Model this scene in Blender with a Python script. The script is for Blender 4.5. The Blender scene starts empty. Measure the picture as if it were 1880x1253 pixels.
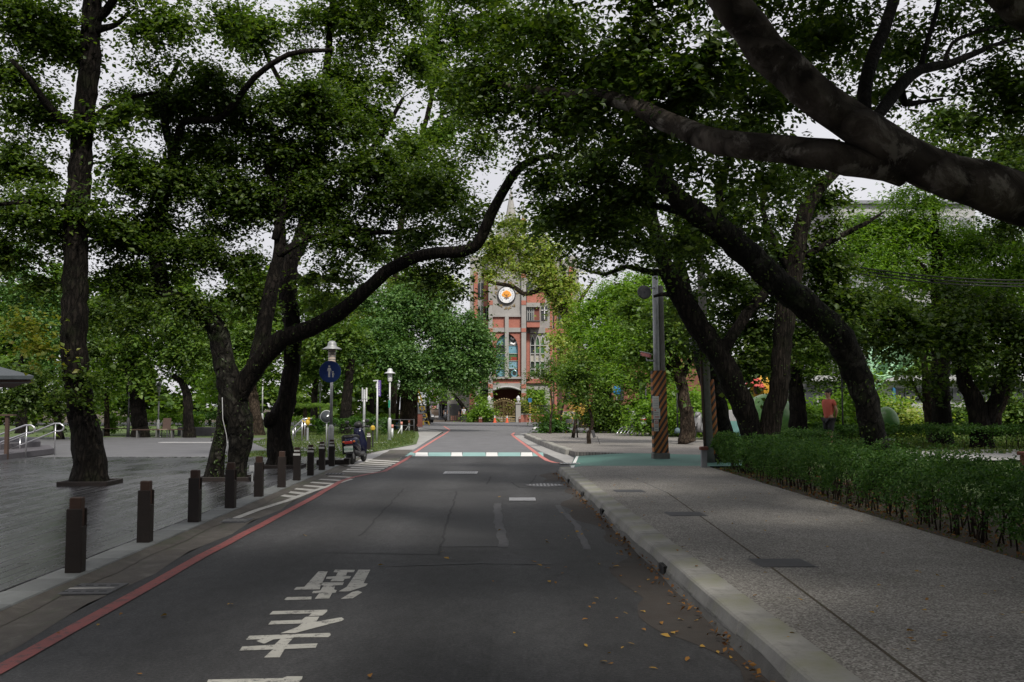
import bpy, bmesh, math, random
import numpy as np
from mathutils import Vector, Matrix

# ------------------------------------------------------------------ camera
FPX = 1828.0; CX, CY = 940.0, 626.5; HOR = 749.0; EYE = 1.6
PITCH = math.atan((HOR - CY) / FPX)
scene = bpy.context.scene
cam_d = bpy.data.cameras.new('camera'); cam_d.sensor_width = 36.0; cam_d.lens = FPX / 1880 * 36.0
cam_d.clip_start = 0.1; cam_d.clip_end = 2000
cam = bpy.data.objects.new('camera', cam_d); scene.collection.objects.link(cam)
cam.location = (0, 0, EYE); cam.rotation_euler = (math.radians(90) + PITCH, 0, 0)
scene.camera = cam

# ------------------------------------------------------------------ world: pale overcast sky
SUN_EL, SUN_AZ = math.radians(48), math.radians(160)      # azimuth from +Y towards +X
world = bpy.data.worlds.new('World'); scene.world = world; world.use_nodes = True
nt = world.node_tree; nt.nodes.clear()
sky = nt.nodes.new('ShaderNodeTexSky'); sky.sky_type = 'NISHITA'; sky.sun_disc = False
sky.sun_elevation = SUN_EL; sky.sun_rotation = SUN_AZ; sky.dust_density = 3.0; sky.air_density = 1.0
mixn = nt.nodes.new('ShaderNodeMix'); mixn.data_type = 'RGBA'; mixn.inputs[0].default_value = 0.86
tc = nt.nodes.new('ShaderNodeTexCoord'); cn = nt.nodes.new('ShaderNodeTexNoise'); cn.inputs['Scale'].default_value = 2.2; cn.inputs['Detail'].default_value = 4
cr = nt.nodes.new('ShaderNodeValToRGB'); cr.color_ramp.elements[0].color = (7.9, 7.75, 8.15, 1); cr.color_ramp.elements[1].color = (9.3, 9.15, 9.45, 1)
cr.color_ramp.elements[0].position = 0.3; cr.color_ramp.elements[1].position = 0.7
bg = nt.nodes.new('ShaderNodeBackground'); bg.inputs[1].default_value = 0.10
wo = nt.nodes.new('ShaderNodeOutputWorld')
nt.links.new(tc.outputs['Generated'], cn.inputs['Vector']); nt.links.new(cn.outputs['Fac'], cr.inputs[0])
nt.links.new(sky.outputs[0], mixn.inputs[6]); nt.links.new(cr.outputs[0], mixn.inputs[7])
nt.links.new(mixn.outputs[2], bg.inputs[0]); nt.links.new(bg.outputs[0], wo.inputs[0])

# ------------------------------------------------------------------ sun (veiled by cloud)
sun_d = bpy.data.lights.new('sun', 'SUN'); sun_d.energy = 4.0; sun_d.angle = math.radians(8); sun_d.color = (1.0, 0.95, 0.86)
sun = bpy.data.objects.new('sun', sun_d); scene.collection.objects.link(sun)
sd = Vector((math.sin(SUN_AZ) * math.cos(SUN_EL), math.cos(SUN_AZ) * math.cos(SUN_EL), math.sin(SUN_EL)))
sun.rotation_euler = sd.to_track_quat('Z', 'Y').to_euler(); sun.location = sd * 60

scene.view_settings.view_transform = 'Standard'; scene.view_settings.look = 'None'
scene.view_settings.exposure = 0.0; scene.view_settings.gamma = 1.0
scene.render.engine = 'CYCLES'
cy = scene.cycles
cy.use_denoising = True
try:
    cy.denoiser = 'OPENIMAGEDENOISE'; cy.denoising_input_passes = 'RGB_ALBEDO_NORMAL'; cy.denoising_prefilter = 'ACCURATE'
except Exception: pass
cy.max_bounces = 5; cy.diffuse_bounces = 3; cy.glossy_bounces = 2; cy.transmission_bounces = 4; cy.transparent_max_bounces = 6
cy.sample_clamp_indirect = 4.0; cy.caustics_reflective = False; cy.caustics_refractive = False

# ------------------------------------------------------------------ helpers
C = scene.collection
rnd = random.Random(7); npr = np.random.default_rng(11)
cp, sp = math.cos(PITCH), math.sin(PITCH)
def ray(px, py):
    x = (px - CX) / FPX; y = (CY - py) / FPX
    return Vector((x, cp - y * sp, sp + y * cp))
def G(px, py, z=0.0):
    d = ray(px, py); t = (z - EYE) / d.z
    return Vector((d.x * t, d.y * t, z))
def W(px, py, Y):
    d = ray(px, py); t = Y / d.y
    return Vector((d.x * t, Y, EYE + d.z * t))
def S(px, Y): return px * Y / FPX

def inlink(o, parent):
    C.objects.link(o)
    if parent is not None: o.parent = parent
    return o
def tag(o, label=None, cat=None, group=None, kind=None):
    if label: o['label'] = label
    if cat: o['category'] = cat
    if group: o['group'] = group
    if kind: o['kind'] = kind
    return o
def thing(name, label, cat, loc=(0, 0, 0), rz=0.0, group=None):
    o = bpy.data.objects.new(name, None); o.empty_display_size = 0.2
    o.location = loc; o.rotation_euler = (0, 0, rz); C.objects.link(o)
    return tag(o, label, cat, group)
def dup(root, loc, rz, label, group=None, name=None):
    r = root.copy(); C.objects.link(r); r.location = loc; r.rotation_euler = (0, 0, rz); r['label'] = label
    if group: r['group'] = group
    for ch in list(root.children):
        c = ch.copy(); C.objects.link(c); c.parent = r
        for g in list(ch.children):
            d = g.copy(); C.objects.link(d); d.parent = c
    return r

class MB:
    def __init__(s): s.v = []; s.f = []
    def add(s, vs, fs):
        b = len(s.v); s.v += [tuple(p) for p in vs]; s.f += [tuple(i + b for i in q) for q in fs]; return s
    def box(s, x0, x1, y0, y1, z0, z1, M=None):
        vs = [Vector(p) for p in ((x0,y0,z0),(x1,y0,z0),(x1,y1,z0),(x0,y1,z0),(x0,y0,z1),(x1,y0,z1),(x1,y1,z1),(x0,y1,z1))]
        if M is not None: vs = [M @ p for p in vs]
        return s.add(vs, [(0,3,2,1),(4,5,6,7),(0,1,5,4),(1,2,6,5),(2,3,7,6),(3,0,4,7)])
    def cbox(s, x0, x1, y0, y1, z0, z1, c, M=None):
        "box with chamfered vertical and top edges"
        pts = [(x0+c,y0),(x1-c,y0),(x1,y0+c),(x1,y1-c),(x1-c,y1),(x0+c,y1),(x0,y1-c),(x0,y0+c)]
        mx, my = (x0+x1)/2, (y0+y1)/2
        def ins(p): return (p[0] + (c if p[0] < mx else -c) * .7, p[1] + (c if p[1] < my else -c) * .7)
        vs = [Vector((p[0], p[1], z0)) for p in pts] + [Vector((p[0], p[1], z1 - c)) for p in pts] + [Vector((*ins(p), z1)) for p in pts]
        if M is not None: vs = [M @ p for p in vs]
        fs = [tuple(reversed(range(8))), tuple(range(16, 24))]
        for k in range(2):
            for i in range(8): fs.append((k*8+i, k*8+(i+1)%8, k*8+8+(i+1)%8, k*8+8+i))
        return s.add(vs, fs)
    def prism(s, poly, z0, z1, M=None):
        n = len(poly); vs = [Vector((p[0], p[1], z0)) for p in poly] + [Vector((p[0], p[1], z1)) for p in poly]
        if M is not None: vs = [M @ p for p in vs]
        return s.add(vs, [tuple(reversed(range(n))), tuple(range(n, 2*n))] + [(i, (i+1)%n, n+(i+1)%n, n+i) for i in range(n)])
    def sheet(s, pts): return s.add(pts, [tuple(range(len(pts)))])
    def strip(s, A, B):
        n = len(A); return s.add(list(A) + list(B), [(i, i+1, n+i+1, n+i) for i in range(n-1)])
    def tube(s, pts, rad, n=8, caps=True, wob=0.0, seed=0, lump=0.0):
        pts = [Vector(p) for p in pts]; m = len(pts)
        if not hasattr(rad, '__len__'): rad = [rad] * m
        vs = []; ref = None; rr = random.Random(seed); ph = [rr.uniform(0, 6.28) for _ in range(4)]
        for i in range(m):
            t = (pts[min(i+1, m-1)] - pts[max(i-1, 0)])
            t = t.normalized() if t.length > 1e-9 else Vector((0,0,1))
            if ref is None:
                ref = t.orthogonal().normalized()
            ref = (ref - t * ref.dot(t)); ref = ref.normalized() if ref.length > 1e-6 else t.orthogonal().normalized()
            b = t.cross(ref)
            for k in range(n):
                a = 2 * math.pi * k / n
                r = rad[i]
                if wob: r *= 1 + wob * (.5*math.sin(2*a+ph[0]+i*.35) + .4*math.sin(3*a+ph[1]-i*.5) + .4*math.sin(5*a+ph[2]+i*.8) + .35*math.sin(i*1.3+ph[3]))
                if lump: r *= 1 + lump * rr.uniform(-1, 1)
                vs.append(pts[i] + (ref * math.cos(a) + b * math.sin(a)) * r)
        fs = [(i*n+k, i*n+(k+1)%n, (i+1)*n+(k+1)%n, (i+1)*n+k) for i in range(m-1) for k in range(n)]
        if caps: fs += [tuple(reversed(range(n))), tuple(range((m-1)*n, m*n))]
        return s.add(vs, fs)
    def cyl(s, p0, p1, r0, r1=None, n=12): return s.tube([p0, p1], [r0, r0 if r1 is None else r1], n)
    def lathe(s, prof, c=(0,0,0), n=16, M=None):
        vs = []
        for r, z in prof:
            for k in range(n):
                a = 2*math.pi*k/n; p = Vector((r*math.cos(a), r*math.sin(a), z))
                vs.append((M @ p if M is not None else p) + Vector(c))
        m = len(prof)
        fs = [(i*n+k, i*n+(k+1)%n, (i+1)*n+(k+1)%n, (i+1)*n+k) for i in range(m-1) for k in range(n)]
        fs += [tuple(reversed(range(n))), tuple(range((m-1)*n, m*n))]
        return s.add(vs, fs)
    def ell(s, c, r, nu=14, nv=9, M=None):
        vs = []; c = Vector(c)
        for j in range(1, nv):
            ph = math.pi * j / nv
            for i in range(nu):
                a = 2*math.pi*i/nu
                p = Vector((r[0]*math.sin(ph)*math.cos(a), r[1]*math.sin(ph)*math.sin(a), r[2]*math.cos(ph)))
                vs.append(c + (M @ p if M is not None else p))
        t = Vector((0,0,r[2])); 
        if M is not None: t = M @ t
        vs += [c + t, c - t]; T, B = len(vs)-2, len(vs)-1
        fs = [(j*nu+i, (j+1)*nu+i, (j+1)*nu+(i+1)%nu, j*nu+(i+1)%nu) for j in range(nv-2) for i in range(nu)]
        fs += [(T, i, (i+1)%nu) for i in range(nu)] + [(B, (nv-2)*nu+(i+1)%nu, (nv-2)*nu+i) for i in range(nu)]
        return s.add(vs, fs)
    def loft(s, secs):
        "closed sections of equal length"
        n = len(secs[0]); vs = [p for q in secs for p in q]; m = len(secs)
        fs = [(i*n+k, i*n+(k+1)%n, (i+1)*n+(k+1)%n, (i+1)*n+k) for i in range(m-1) for k in range(n)]
        fs += [tuple(reversed(range(n))), tuple(range((m-1)*n, m*n))]
        return s.add(vs, fs)
    def mesh(s, name, mat, off=(0,0,0), smooth=False):
        me = bpy.data.meshes.new(name)
        ox, oy, oz = off
        me.from_pydata([(p[0]-ox, p[1]-oy, p[2]-oz) for p in s.v], [], s.f)
        if mat: me.materials.append(mat)
        if smooth: me.polygons.foreach_set('use_smooth', [True]*len(me.polygons))
        me.update(); return me
    def build(s, name, mat, parent=None, smooth=False, world=False, fix=True):
        off = parent.location if (parent is not None and world) else (0,0,0)
        me = s.mesh(name, mat, off, smooth)
        if fix:
            bm = bmesh.new(); bm.from_mesh(me); bmesh.ops.recalc_face_normals(bm, faces=bm.faces); bm.to_mesh(me); bm.free()
        return inlink(bpy.data.objects.new(name, me), parent)

def catmull(pts, step):
    "resample rows (x,y,z,r) with a Catmull-Rom spline"
    P = np.array(pts, float); out = []
    n = len(P)
    for i in range(n-1):
        p0, p1, p2, p3 = P[max(i-1,0)], P[i], P[i+1], P[min(i+2,n-1)]
        k = max(2, int(np.linalg.norm((p2-p1)[:3]) / step))
        for j in range(k):
            t = j/k
            out.append(.5*((2*p1)+(-p0+p2)*t+(2*p0-5*p1+4*p2-p3)*t*t+(-p0+3*p1-3*p2+p3)*t**3))
    out.append(P[-1]); return np.array(out)

# ------------------------------------------------------------------ materials
MATS = {}
def nodes(name):
    m = bpy.data.materials.new(name); m.use_nodes = True; t = m.node_tree; b = t.nodes['Principled BSDF']; MATS[name] = m
    return m, t, b
def rgba(c): return (c[0], c[1], c[2], 1)
def nz(t, scale, detail=4, rough=.6, vec=None, dist=0):
    n = t.nodes.new('ShaderNodeTexNoise'); n.inputs['Scale'].default_value = scale; n.inputs['Detail'].default_value = detail; n.inputs['Roughness'].default_value = rough
    n.inputs['Distortion'].default_value = dist
    if vec is not None: t.links.new(vec, n.inputs['Vector'])
    return n.outputs['Fac']
def ramp(t, fac, stops):
    r = t.nodes.new('ShaderNodeValToRGB'); e = r.color_ramp.elements
    while len(e) < len(stops): e.new(.5)
    for i, (p, c) in enumerate(stops): e[i].position = p; e[i].color = rgba(c) if hasattr(c, '__len__') else (c, c, c, 1)
    t.links.new(fac, r.inputs[0]); return r.outputs[0]
def mixc(t, fac, a, b, mode='MIX'):
    m = t.nodes.new('ShaderNodeMix'); m.data_type = 'RGBA'; m.blend_type = mode
    for k, v in ((0, fac), (6, a), (7, b)):
        if hasattr(v, 'links') or hasattr(v, 'is_linked'): t.links.new(v, m.inputs[k])
        elif k == 0: m.inputs[0].default_value = v
        else: m.inputs[k].default_value = rgba(v)
    return m.outputs[2]
def coord(t, scale=(1,1,1), kind='Object', rot=(0,0,0)):
    c = t.nodes.new('ShaderNodeTexCoord'); m = t.nodes.new('ShaderNodeMapping'); m.inputs['Scale'].default_value = scale; m.inputs['Rotation'].default_value = rot
    t.links.new(c.outputs[kind], m.inputs[0]); return m.outputs[0]
def bump(t, b, h, strength=.3, dist=.01):
    n = t.nodes.new('ShaderNodeBump'); n.inputs['Strength'].default_value = strength; n.inputs['Distance'].default_value = dist
    t.links.new(h, n.inputs['Height']); t.links.new(n.outputs[0], b.inputs['Normal'])
def simple(name, c1, c2=None, scale=6, rough=.65, metal=0, bmp=0, bscale=40, spec=.4, rand=0, c3=None):
    m, t, b = nodes(name); b.inputs['Roughness'].default_value = rough; b.inputs['Metallic'].default_value = metal; b.inputs['Specular IOR Level'].default_value = spec
    v = coord(t)
    c2 = c2 or tuple(x*.75 for x in c1)
    st = [(.32, c1), (.68, c2)] if c3 is None else [(.28, c1), (.55, c2), (.75, c3)]
    col = ramp(t, nz(t, scale, 6, .65, v), st)
    if rand:
        oi = t.nodes.new('ShaderNodeObjectInfo')
        col = mixc(t, 1.0, col, ramp(t, oi.outputs['Random'], [(0, 1-rand), (1, 1+rand*.6)]), 'MULTIPLY')
    t.links.new(col, b.inputs['Base Color'])
    if bmp: bump(t, b, nz(t, bscale, 5, .7, v), bmp, .02)
    return m
# asphalt: fine aggregate, long wear streaks, large tonal patches, brown dirt washed into the right gutter
m, t, b = nodes('asphalt'); v = coord(t)
fine = nz(t, 160, 3, .8, v); big = nz(t, .45, 5, .6, v, .4); streak = nz(t, 1.0, 4, .6, coord(t, (1.6, .16, 1)))
col = ramp(t, fine, [(.25, (.030,.030,.032)), (.6, (.044,.044,.046)), (.85, (.085,.085,.087))])
col = mixc(t, .8, col, ramp(t, big, [(.3, .72), (.55, 1.0), (.75, 1.25)]), 'MULTIPLY')
col = mixc(t, .7, col, ramp(t, streak, [(.3, .8), (.7, 1.2)]), 'MULTIPLY')
col = mixc(t, 1.0, col, ramp(t, nz(t, 42, 3, .85, v), [(.32, .52), (.5, .95), (.68, 1.65)]), 'MULTIPLY')
col = mixc(t, 1.0, col, ramp(t, nz(t, 9, 5, .75, coord(t, (1, .5, 1)), .6), [(.35, .75), (.65, 1.2)]), 'MULTIPLY')
sx = t.nodes.new('ShaderNodeSeparateXYZ'); t.links.new(v, sx.inputs[0])
sn = t.nodes.new('ShaderNodeMath'); sn.operation = 'SINE'; ml = t.nodes.new('ShaderNodeMath'); ml.operation = 'MULTIPLY_ADD'; ml.inputs[1].default_value = 4.1; ml.inputs[2].default_value = 1.1; t.links.new(sx.outputs[0], ml.inputs[0]); t.links.new(ml.outputs[0], sn.inputs[0])
trk = t.nodes.new('ShaderNodeMath'); trk.operation = 'MULTIPLY_ADD'; trk.inputs[1].default_value = .5; t.links.new(sn.outputs[0], trk.inputs[0]); t.links.new(nz(t, 1.4, 4, .6, coord(t, (1, .12, 1))), trk.inputs[2])
col = mixc(t, .8, col, ramp(t, trk.outputs[0], [(.0, .85), (.5, 1.0), (1.0, 1.3)]), 'MULTIPLY')
crk = t.nodes.new('ShaderNodeTexVoronoi'); crk.feature = 'DISTANCE_TO_EDGE'; crk.inputs['Scale'].default_value = .42; t.links.new(mixc(t, .06, v, nz(t, 3, 5, .7, v)), crk.inputs['Vector'])
col = mixc(t, ramp(t, crk.outputs['Distance'], [(.001, .3), (.004, 0)]), col, (.016,.016,.017))
vor = t.nodes.new('ShaderNodeTexVoronoi'); vor.inputs['Scale'].default_value = 26; t.links.new(v, vor.inputs['Vector'])
col = mixc(t, ramp(t, vor.outputs['Distance'], [(.03, .5), (.06, 0)]), col, (.25,.24,.22))
t.links.new(col, b.inputs['Base Color']); b.inputs['Roughness'].default_value = .72; b.inputs['Specular IOR Level'].default_value = .35
bump(t, b, fine, .5, .006)

# concrete gutter with moss and brown dirt
m, t, b = nodes('gutter_concrete'); v = coord(t)
col = ramp(t, nz(t, 3, 6, .7, v, .5), [(.3, (.055,.047,.040)), (.55, (.085,.075,.064)), (.75, (.14,.13,.115))])
moss = ramp(t, nz(t, 1.3, 5, .7, coord(t, (2.2, .5, 1))), [(.52, 0), (.68, .75)])
col = mixc(t, moss, col, (.040,.055,.022)); t.links.new(col, b.inputs['Base Color']); b.inputs['Roughness'].default_value = .85
bump(t, b, nz(t, 60, 5, .7, v), .4, .01)

m, t, b = nodes('deck_wood'); v = coord(t)
oi = t.nodes.new('ShaderNodeObjectInfo')
grain = nz(t, 1, 6, .75, coord(t, (45, 1.3, 20)), .3)
col = ramp(t, grain, [(.25, (.012,.012,.014)), (.5, (.030,.030,.033)), (.8, (.068,.069,.075))])
col = mixc(t, .75, col, ramp(t, nz(t, .5, 5, .7, coord(t, (1, 1, 1), 'Object')), [(.3, .75), (.7, 1.3)]), 'MULTIPLY')
col = mixc(t, 1.0, col, ramp(t, oi.outputs['Random'], [(0, .6), (1, 1.35)]), 'MULTIPLY')
t.links.new(col, b.inputs['Base Color']); t.links.new(ramp(t, nz(t, .8, 5, .7, coord(t, (1.5, .4, 1))), [(.3, .14), (.7, .42)]), b.inputs['Roughness']); b.inputs['Specular IOR Level'].default_value = .5
bump(t, b, grain, .25, .004)

m, t, b = nodes('aggregate'); v = coord(t)
vor = t.nodes.new('ShaderNodeTexVoronoi'); vor.inputs['Scale'].default_value = 75; t.links.new(v, vor.inputs['Vector'])
col = ramp(t, vor.outputs['Color'], [(.15, (.09,.082,.073)), (.5, (.18,.168,.152)), (.85, (.34,.325,.30))])
col = mixc(t, .75, col, ramp(t, nz(t, .7, 6, .65, v, .5), [(.3, .68), (.5, 1.0), (.72, 1.35)]), 'MULTIPLY')
col = mixc(t, ramp(t, nz(t, 1.7, 5, .7, v), [(.58, 0), (.75, .35)]), col, (.10,.10,.065))
t.links.new(col, b.inputs['Base Color']); b.inputs['Roughness'].default_value = .8
bump(t, b, vor.outputs['Distance'], .6, .008)

m, t, b = nodes('kerb_concrete'); v = coord(t, (1,1,1), 'Object')
col = ramp(t, nz(t, 2.5, 6, .7, v), [(.3, (.19,.186,.172)), (.7, (.33,.322,.30))])
col = mixc(t, ramp(t, nz(t, 1.2, 4, .6, v), [(.5, 0), (.66, .7)]), col, (.16,.165,.085))
col = mixc(t, ramp(t, nz(t, 4, 5, .7, coord(t, (1, .35, 3)), .5), [(.56, 0), (.66, .6)]), col, (.09,.085,.08))
oi = t.nodes.new('ShaderNodeObjectInfo')
col = mixc(t, 1.0, col, ramp(t, oi.outputs['Random'], [(0, .92), (1, 1.06)]), 'MULTIPLY')
t.links.new(col, b.inputs['Base Color']); b.inputs['Roughness'].default_value = .85; bump(t, b, nz(t, 50, 5, .7, v), .4, .01)

def paint(name, c, under, wear=.5, sc=9):
    m, t, b = nodes(name); v = coord(t)
    f = nz(t, sc, 8, .75, v); f2 = nz(t, 120, 2, .7, v)
    col = ramp(t, nz(t, 2.5, 5, .6, v), [(.3, tuple(x*.82 for x in c)), (.7, c)])
    a = t.nodes.new('ShaderNodeMath'); a.operation = 'MULTIPLY_ADD'; t.links.new(f2, a.inputs[0]); a.inputs[1].default_value = .35; t.links.new(f, a.inputs[2])
    col = mixc(t, ramp(t, a.outputs[0], [(wear, 0), (wear + .08, .85)]), col, under)
    t.links.new(col, b.inputs['Base Color']); b.inputs['Roughness'].default_value = .7; return m
paint('white_paint', (.46,.45,.41), (.06,.06,.06), .71)
paint('hatch_paint', (.46,.45,.42), (.12,.11,.10), .72)
paint('crossing_white', (.72,.72,.70), (.2,.2,.2), .85)
paint('crossing_teal', (.25,.42,.40), (.2,.2,.2), .85)
paint('red_paint', (.27,.065,.06), (.05,.045,.045), .70)
paint('red_paint_faded', (.50,.17,.15), (.2,.18,.18), .8)
paint('green_surface', (.065,.17,.14), (.10,.14,.12), .80, 5)
simple('asphalt_seam', (.022,.022,.024), (.03,.03,.032), 20, .9)
simple('asphalt_seam_pale', (.11,.11,.115), (.075,.075,.08), 12, .9)
m, t, b = nodes('asphalt_patch'); v = coord(t)
col = ramp(t, nz(t, 170, 3, .8, v), [(.25, (.026,.026,.028)), (.6, (.038,.038,.040)), (.85, (.07,.07,.072))])
col = mixc(t, .8, col, ramp(t, nz(t, .8, 5, .6, v), [(.3, .8), (.7, 1.2)]), 'MULTIPLY')
col = mixc(t, 1.0, col, ramp(t, nz(t, 42, 3, .85, v), [(.32, .55), (.5, .95), (.68, 1.6)]), 'MULTIPLY')
t.links.new(col, b.inputs['Base Color']); b.inputs['Roughness'].default_value = .78; bump(t, b, nz(t, 150, 3, .8, v), .5, .006)
simple('pale_asphalt', (.15,.15,.158), (.11,.11,.116), 1.2, .8, bmp=.3, bscale=120)
simple('footway_concrete', (.34,.335,.325), (.24,.235,.23), .9, .85, bmp=.3, bscale=60)
m, t, b = nodes('paver'); v = coord(t)
bt = t.nodes.new('ShaderNodeTexBrick'); bt.inputs['Scale'].default_value = 4.5; bt.inputs['Color1'].default_value = (.19,.175,.165,1); bt.inputs['Color2'].default_value = (.26,.235,.22,1); bt.inputs['Mortar'].default_value = (.08,.08,.07,1)
bt.inputs['Mortar Size'].default_value = .03; t.links.new(v, bt.inputs['Vector'])
col = mixc(t, .7, bt.outputs['Color'], ramp(t, nz(t, .6, 5, .6, v), [(.3, .75), (.7, 1.2)]), 'MULTIPLY')
t.links.new(col, b.inputs['Base Color']); b.inputs['Roughness'].default_value = .85; bump(t, b, bt.outputs['Fac'], -.4, .01)
simple('soil', (.045,.036,.026), (.075,.058,.04), 4, .95, bmp=.6, bscale=30, c3=(.05,.055,.025))
m, t, b = nodes('grass'); v = coord(t)
col = ramp(t, nz(t, .8, 6, .7, v), [(.28, (.062,.072,.025)), (.5, (.072,.115,.028)), (.72, (.11,.155,.04))])
col = mixc(t, .7, col, ramp(t, nz(t, 40, 4, .7, v), [(.3, .6), (.7, 1.35)]), 'MULTIPLY')
t.links.new(col, b.inputs['Base Color']); b.inputs['Roughness'].default_value = .9; bump(t, b, nz(t, 30, 4, .7, v), .8, .04)
simple('plaza_stone', (.125,.125,.132), (.09,.09,.095), .8, .6, bmp=.15, bscale=30)
simple('light_stone', (.42,.42,.42), (.32,.32,.32), 3, .8, bmp=.2)
simple('edge_stone', (.19,.20,.20), (.13,.137,.135), 3, .8, bmp=.25, rand=.2)
simple('cast_iron', (.11,.11,.115), (.07,.07,.075), 14, .55, .4, bmp=.2)
simple('galv_grate', (.42,.43,.45), (.30,.30,.32), 14, .5, .5)
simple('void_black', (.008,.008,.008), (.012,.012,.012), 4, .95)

# bark
def bark(name, cs, zs=.25, sc=9, bs=.9, moss=.25, mosscol=(.02,.032,.009), crack=14, lichen=0, lcol=(.16,.155,.14), knots=.5):
    m, t, b = nodes(name); v = coord(t, (1, 1, zs)); v1 = coord(t)
    n = nz(t, sc, 8, .75, v, .8)
    col = ramp(t, n, [(.30, cs[0]), (.5, cs[1]), (.70, cs[2])])
    vo = t.nodes.new('ShaderNodeTexVoronoi'); vo.feature = 'DISTANCE_TO_EDGE'; vo.inputs['Scale'].default_value = crack; t.links.new(mixc(t, .12, v, n), vo.inputs['Vector'])
    ce = ramp(t, vo.outputs['Distance'], [(.0, 0), (.18, 1)])
    col = mixc(t, .75, col, ramp(t, vo.outputs['Distance'], [(.0, .30), (.16, 1.1)]), 'MULTIPLY')
    col = mixc(t, .85, col, ramp(t, nz(t, 1.3, 5, .65, v1, .5), [(.35, .45), (.65, 1.45)]), 'MULTIPLY')
    col = mixc(t, ramp(t, nz(t, 1.9, 6, .7, v1), [(.53, 0), (.66, moss)]), col, mosscol)
    if lichen: col = mixc(t, ramp(t, nz(t, 2.6, 7, .72, v1, .6), [(.55, 0), (.62, lichen)]), col, lcol)
    if knots: col = mixc(t, ramp(t, nz(t, 2.1, 3, .5, coord(t, (1.3, 1.3, 1)), .2), [(.64, 0), (.70, knots)]), col, tuple(x*.35 for x in cs[0]))
    t.links.new(col, b.inputs['Base Color']); b.inputs['Roughness'].default_value = .93; b.inputs['Specular IOR Level'].default_value = .15
    hm = t.nodes.new('ShaderNodeMath'); hm.operation = 'MULTIPLY_ADD'; t.links.new(ce, hm.inputs[0]); hm.inputs[1].default_value = .7; t.links.new(n, hm.inputs[2])
    bump(t, b, hm.outputs[0], bs, .06)
bark('bark_dark', ((.007,.006,.005), (.015,.012,.010), (.032,.027,.021)), .22, 9, 1.0)
bark('bark_camphor', ((.010,.008,.006), (.024,.019,.015), (.055,.045,.036)), .14, 14, 1.0, .2, crack=18)
bark('bark_mossy', ((.006,.005,.0045), (.014,.0125,.010), (.036,.033,.027)), .5, 7, 1.0, .75, lichen=.35, lcol=(.10,.095,.082), crack=9)
bark('bark_pale', ((.05,.043,.035), (.14,.125,.105), (.25,.23,.20)), .7, 5, .7, .4)
bark('bark_smooth', ((.034,.028,.023), (.075,.063,.053), (.14,.122,.104)), .9, 3.0, .8, .3, (.022,.018,.012), 2.6, .7, (.24,.22,.195), .9)
bark('bark_brown', ((.026,.018,.013), (.058,.042,.031), (.11,.085,.064)), .3, 10, .9, .2)

def leaf(name, cs, trans=.38, gloss=.035, tcol=None):
    m = bpy.data.materials.new(name); m.use_nodes = True; MATS[name] = m; t = m.node_tree; t.nodes.clear()
    g = t.nodes.new('ShaderNodeNewGeometry'); o = t.nodes.new('ShaderNodeOutputMaterial')
    n = len(cs); col = ramp(t, g.outputs['Random Per Island'], [(i/(n-1), c) for i, c in enumerate(cs)])
    d = t.nodes.new('ShaderNodeBsdfDiffuse'); tr = t.nodes.new('ShaderNodeBsdfTranslucent'); gl = t.nodes.new('ShaderNodeBsdfGlossy')
    gl.inputs['Roughness'].default_value = .5; gl.inputs['Color'].default_value = (.7,.75,.7,1)
    t.links.new(col, d.inputs['Color'])
    tc = mixc(t, 1.0, col, tcol or (1.6,1.7,.7), 'MULTIPLY'); t.links.new(tc, tr.inputs['Color'])
    m1 = t.nodes.new('ShaderNodeMixShader'); m1.inputs[0].default_value = trans; m2 = t.nodes.new('ShaderNodeMixShader'); m2.inputs[0].default_value = gloss
    t.links.new(d.outputs[0], m1.inputs[1]); t.links.new(tr.outputs[0], m1.inputs[2]); t.links.new(m1.outputs[0], m2.inputs[1]); t.links.new(gl.outputs[0], m2.inputs[2])
    t.links.new(m2.outputs[0], o.inputs[0]); return m
leaf('leaf_dark', [(.020,.042,.006), (.034,.066,.009), (.054,.095,.012), (.10,.14,.02)], .42)
leaf('leaf_mid', [(0.039,0.081,0.011), (0.060,0.118,0.015), (0.087,0.156,0.019), (0.129,0.190,0.024)])
leaf('leaf_olive', [(.034,.068,.011), (.055,.10,.015), (.085,.14,.02), (.13,.18,.028)], .5)
leaf('leaf_church', [(0.179,0.260,0.050), (0.231,0.314,0.063), (0.294,0.368,0.076), (0.315,0.292,0.084)], .42)
leaf('leaf_round', [(0.042,0.102,0.026), (0.065,0.143,0.035), (0.095,0.184,0.046), (0.139,0.235,0.063)], .3, .04)
leaf('leaf_bright', [(0.074,0.152,0.014), (0.109,0.213,0.019), (0.148,0.264,0.025), (0.207,0.325,0.036)], .45)
leaf('leaf_yellow', [(.12,.17,.02), (.17,.22,.03), (.24,.26,.04), (.3,.26,.05)], .45)
leaf('leaf_hedge', [(.026,.070,.012), (.04,.105,.016), (.055,.135,.02), (.10,.18,.03)], .3)
leaf('leaf_grass', [(0.043,0.072,0.017), (0.064,0.111,0.024), (0.093,0.136,0.030), (0.128,0.145,0.043)], .35, .03)
leaf('leaf_fallen', [(.42,.24,.04), (.48,.34,.06), (.30,.13,.03), (.52,.42,.10), (.34,.20,.05)], .1, .03)
leaf('leaf_fallen_brown', [(.13,.055,.022), (.20,.09,.03), (.28,.14,.035), (.10,.045,.02)], .05, .03)

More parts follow.
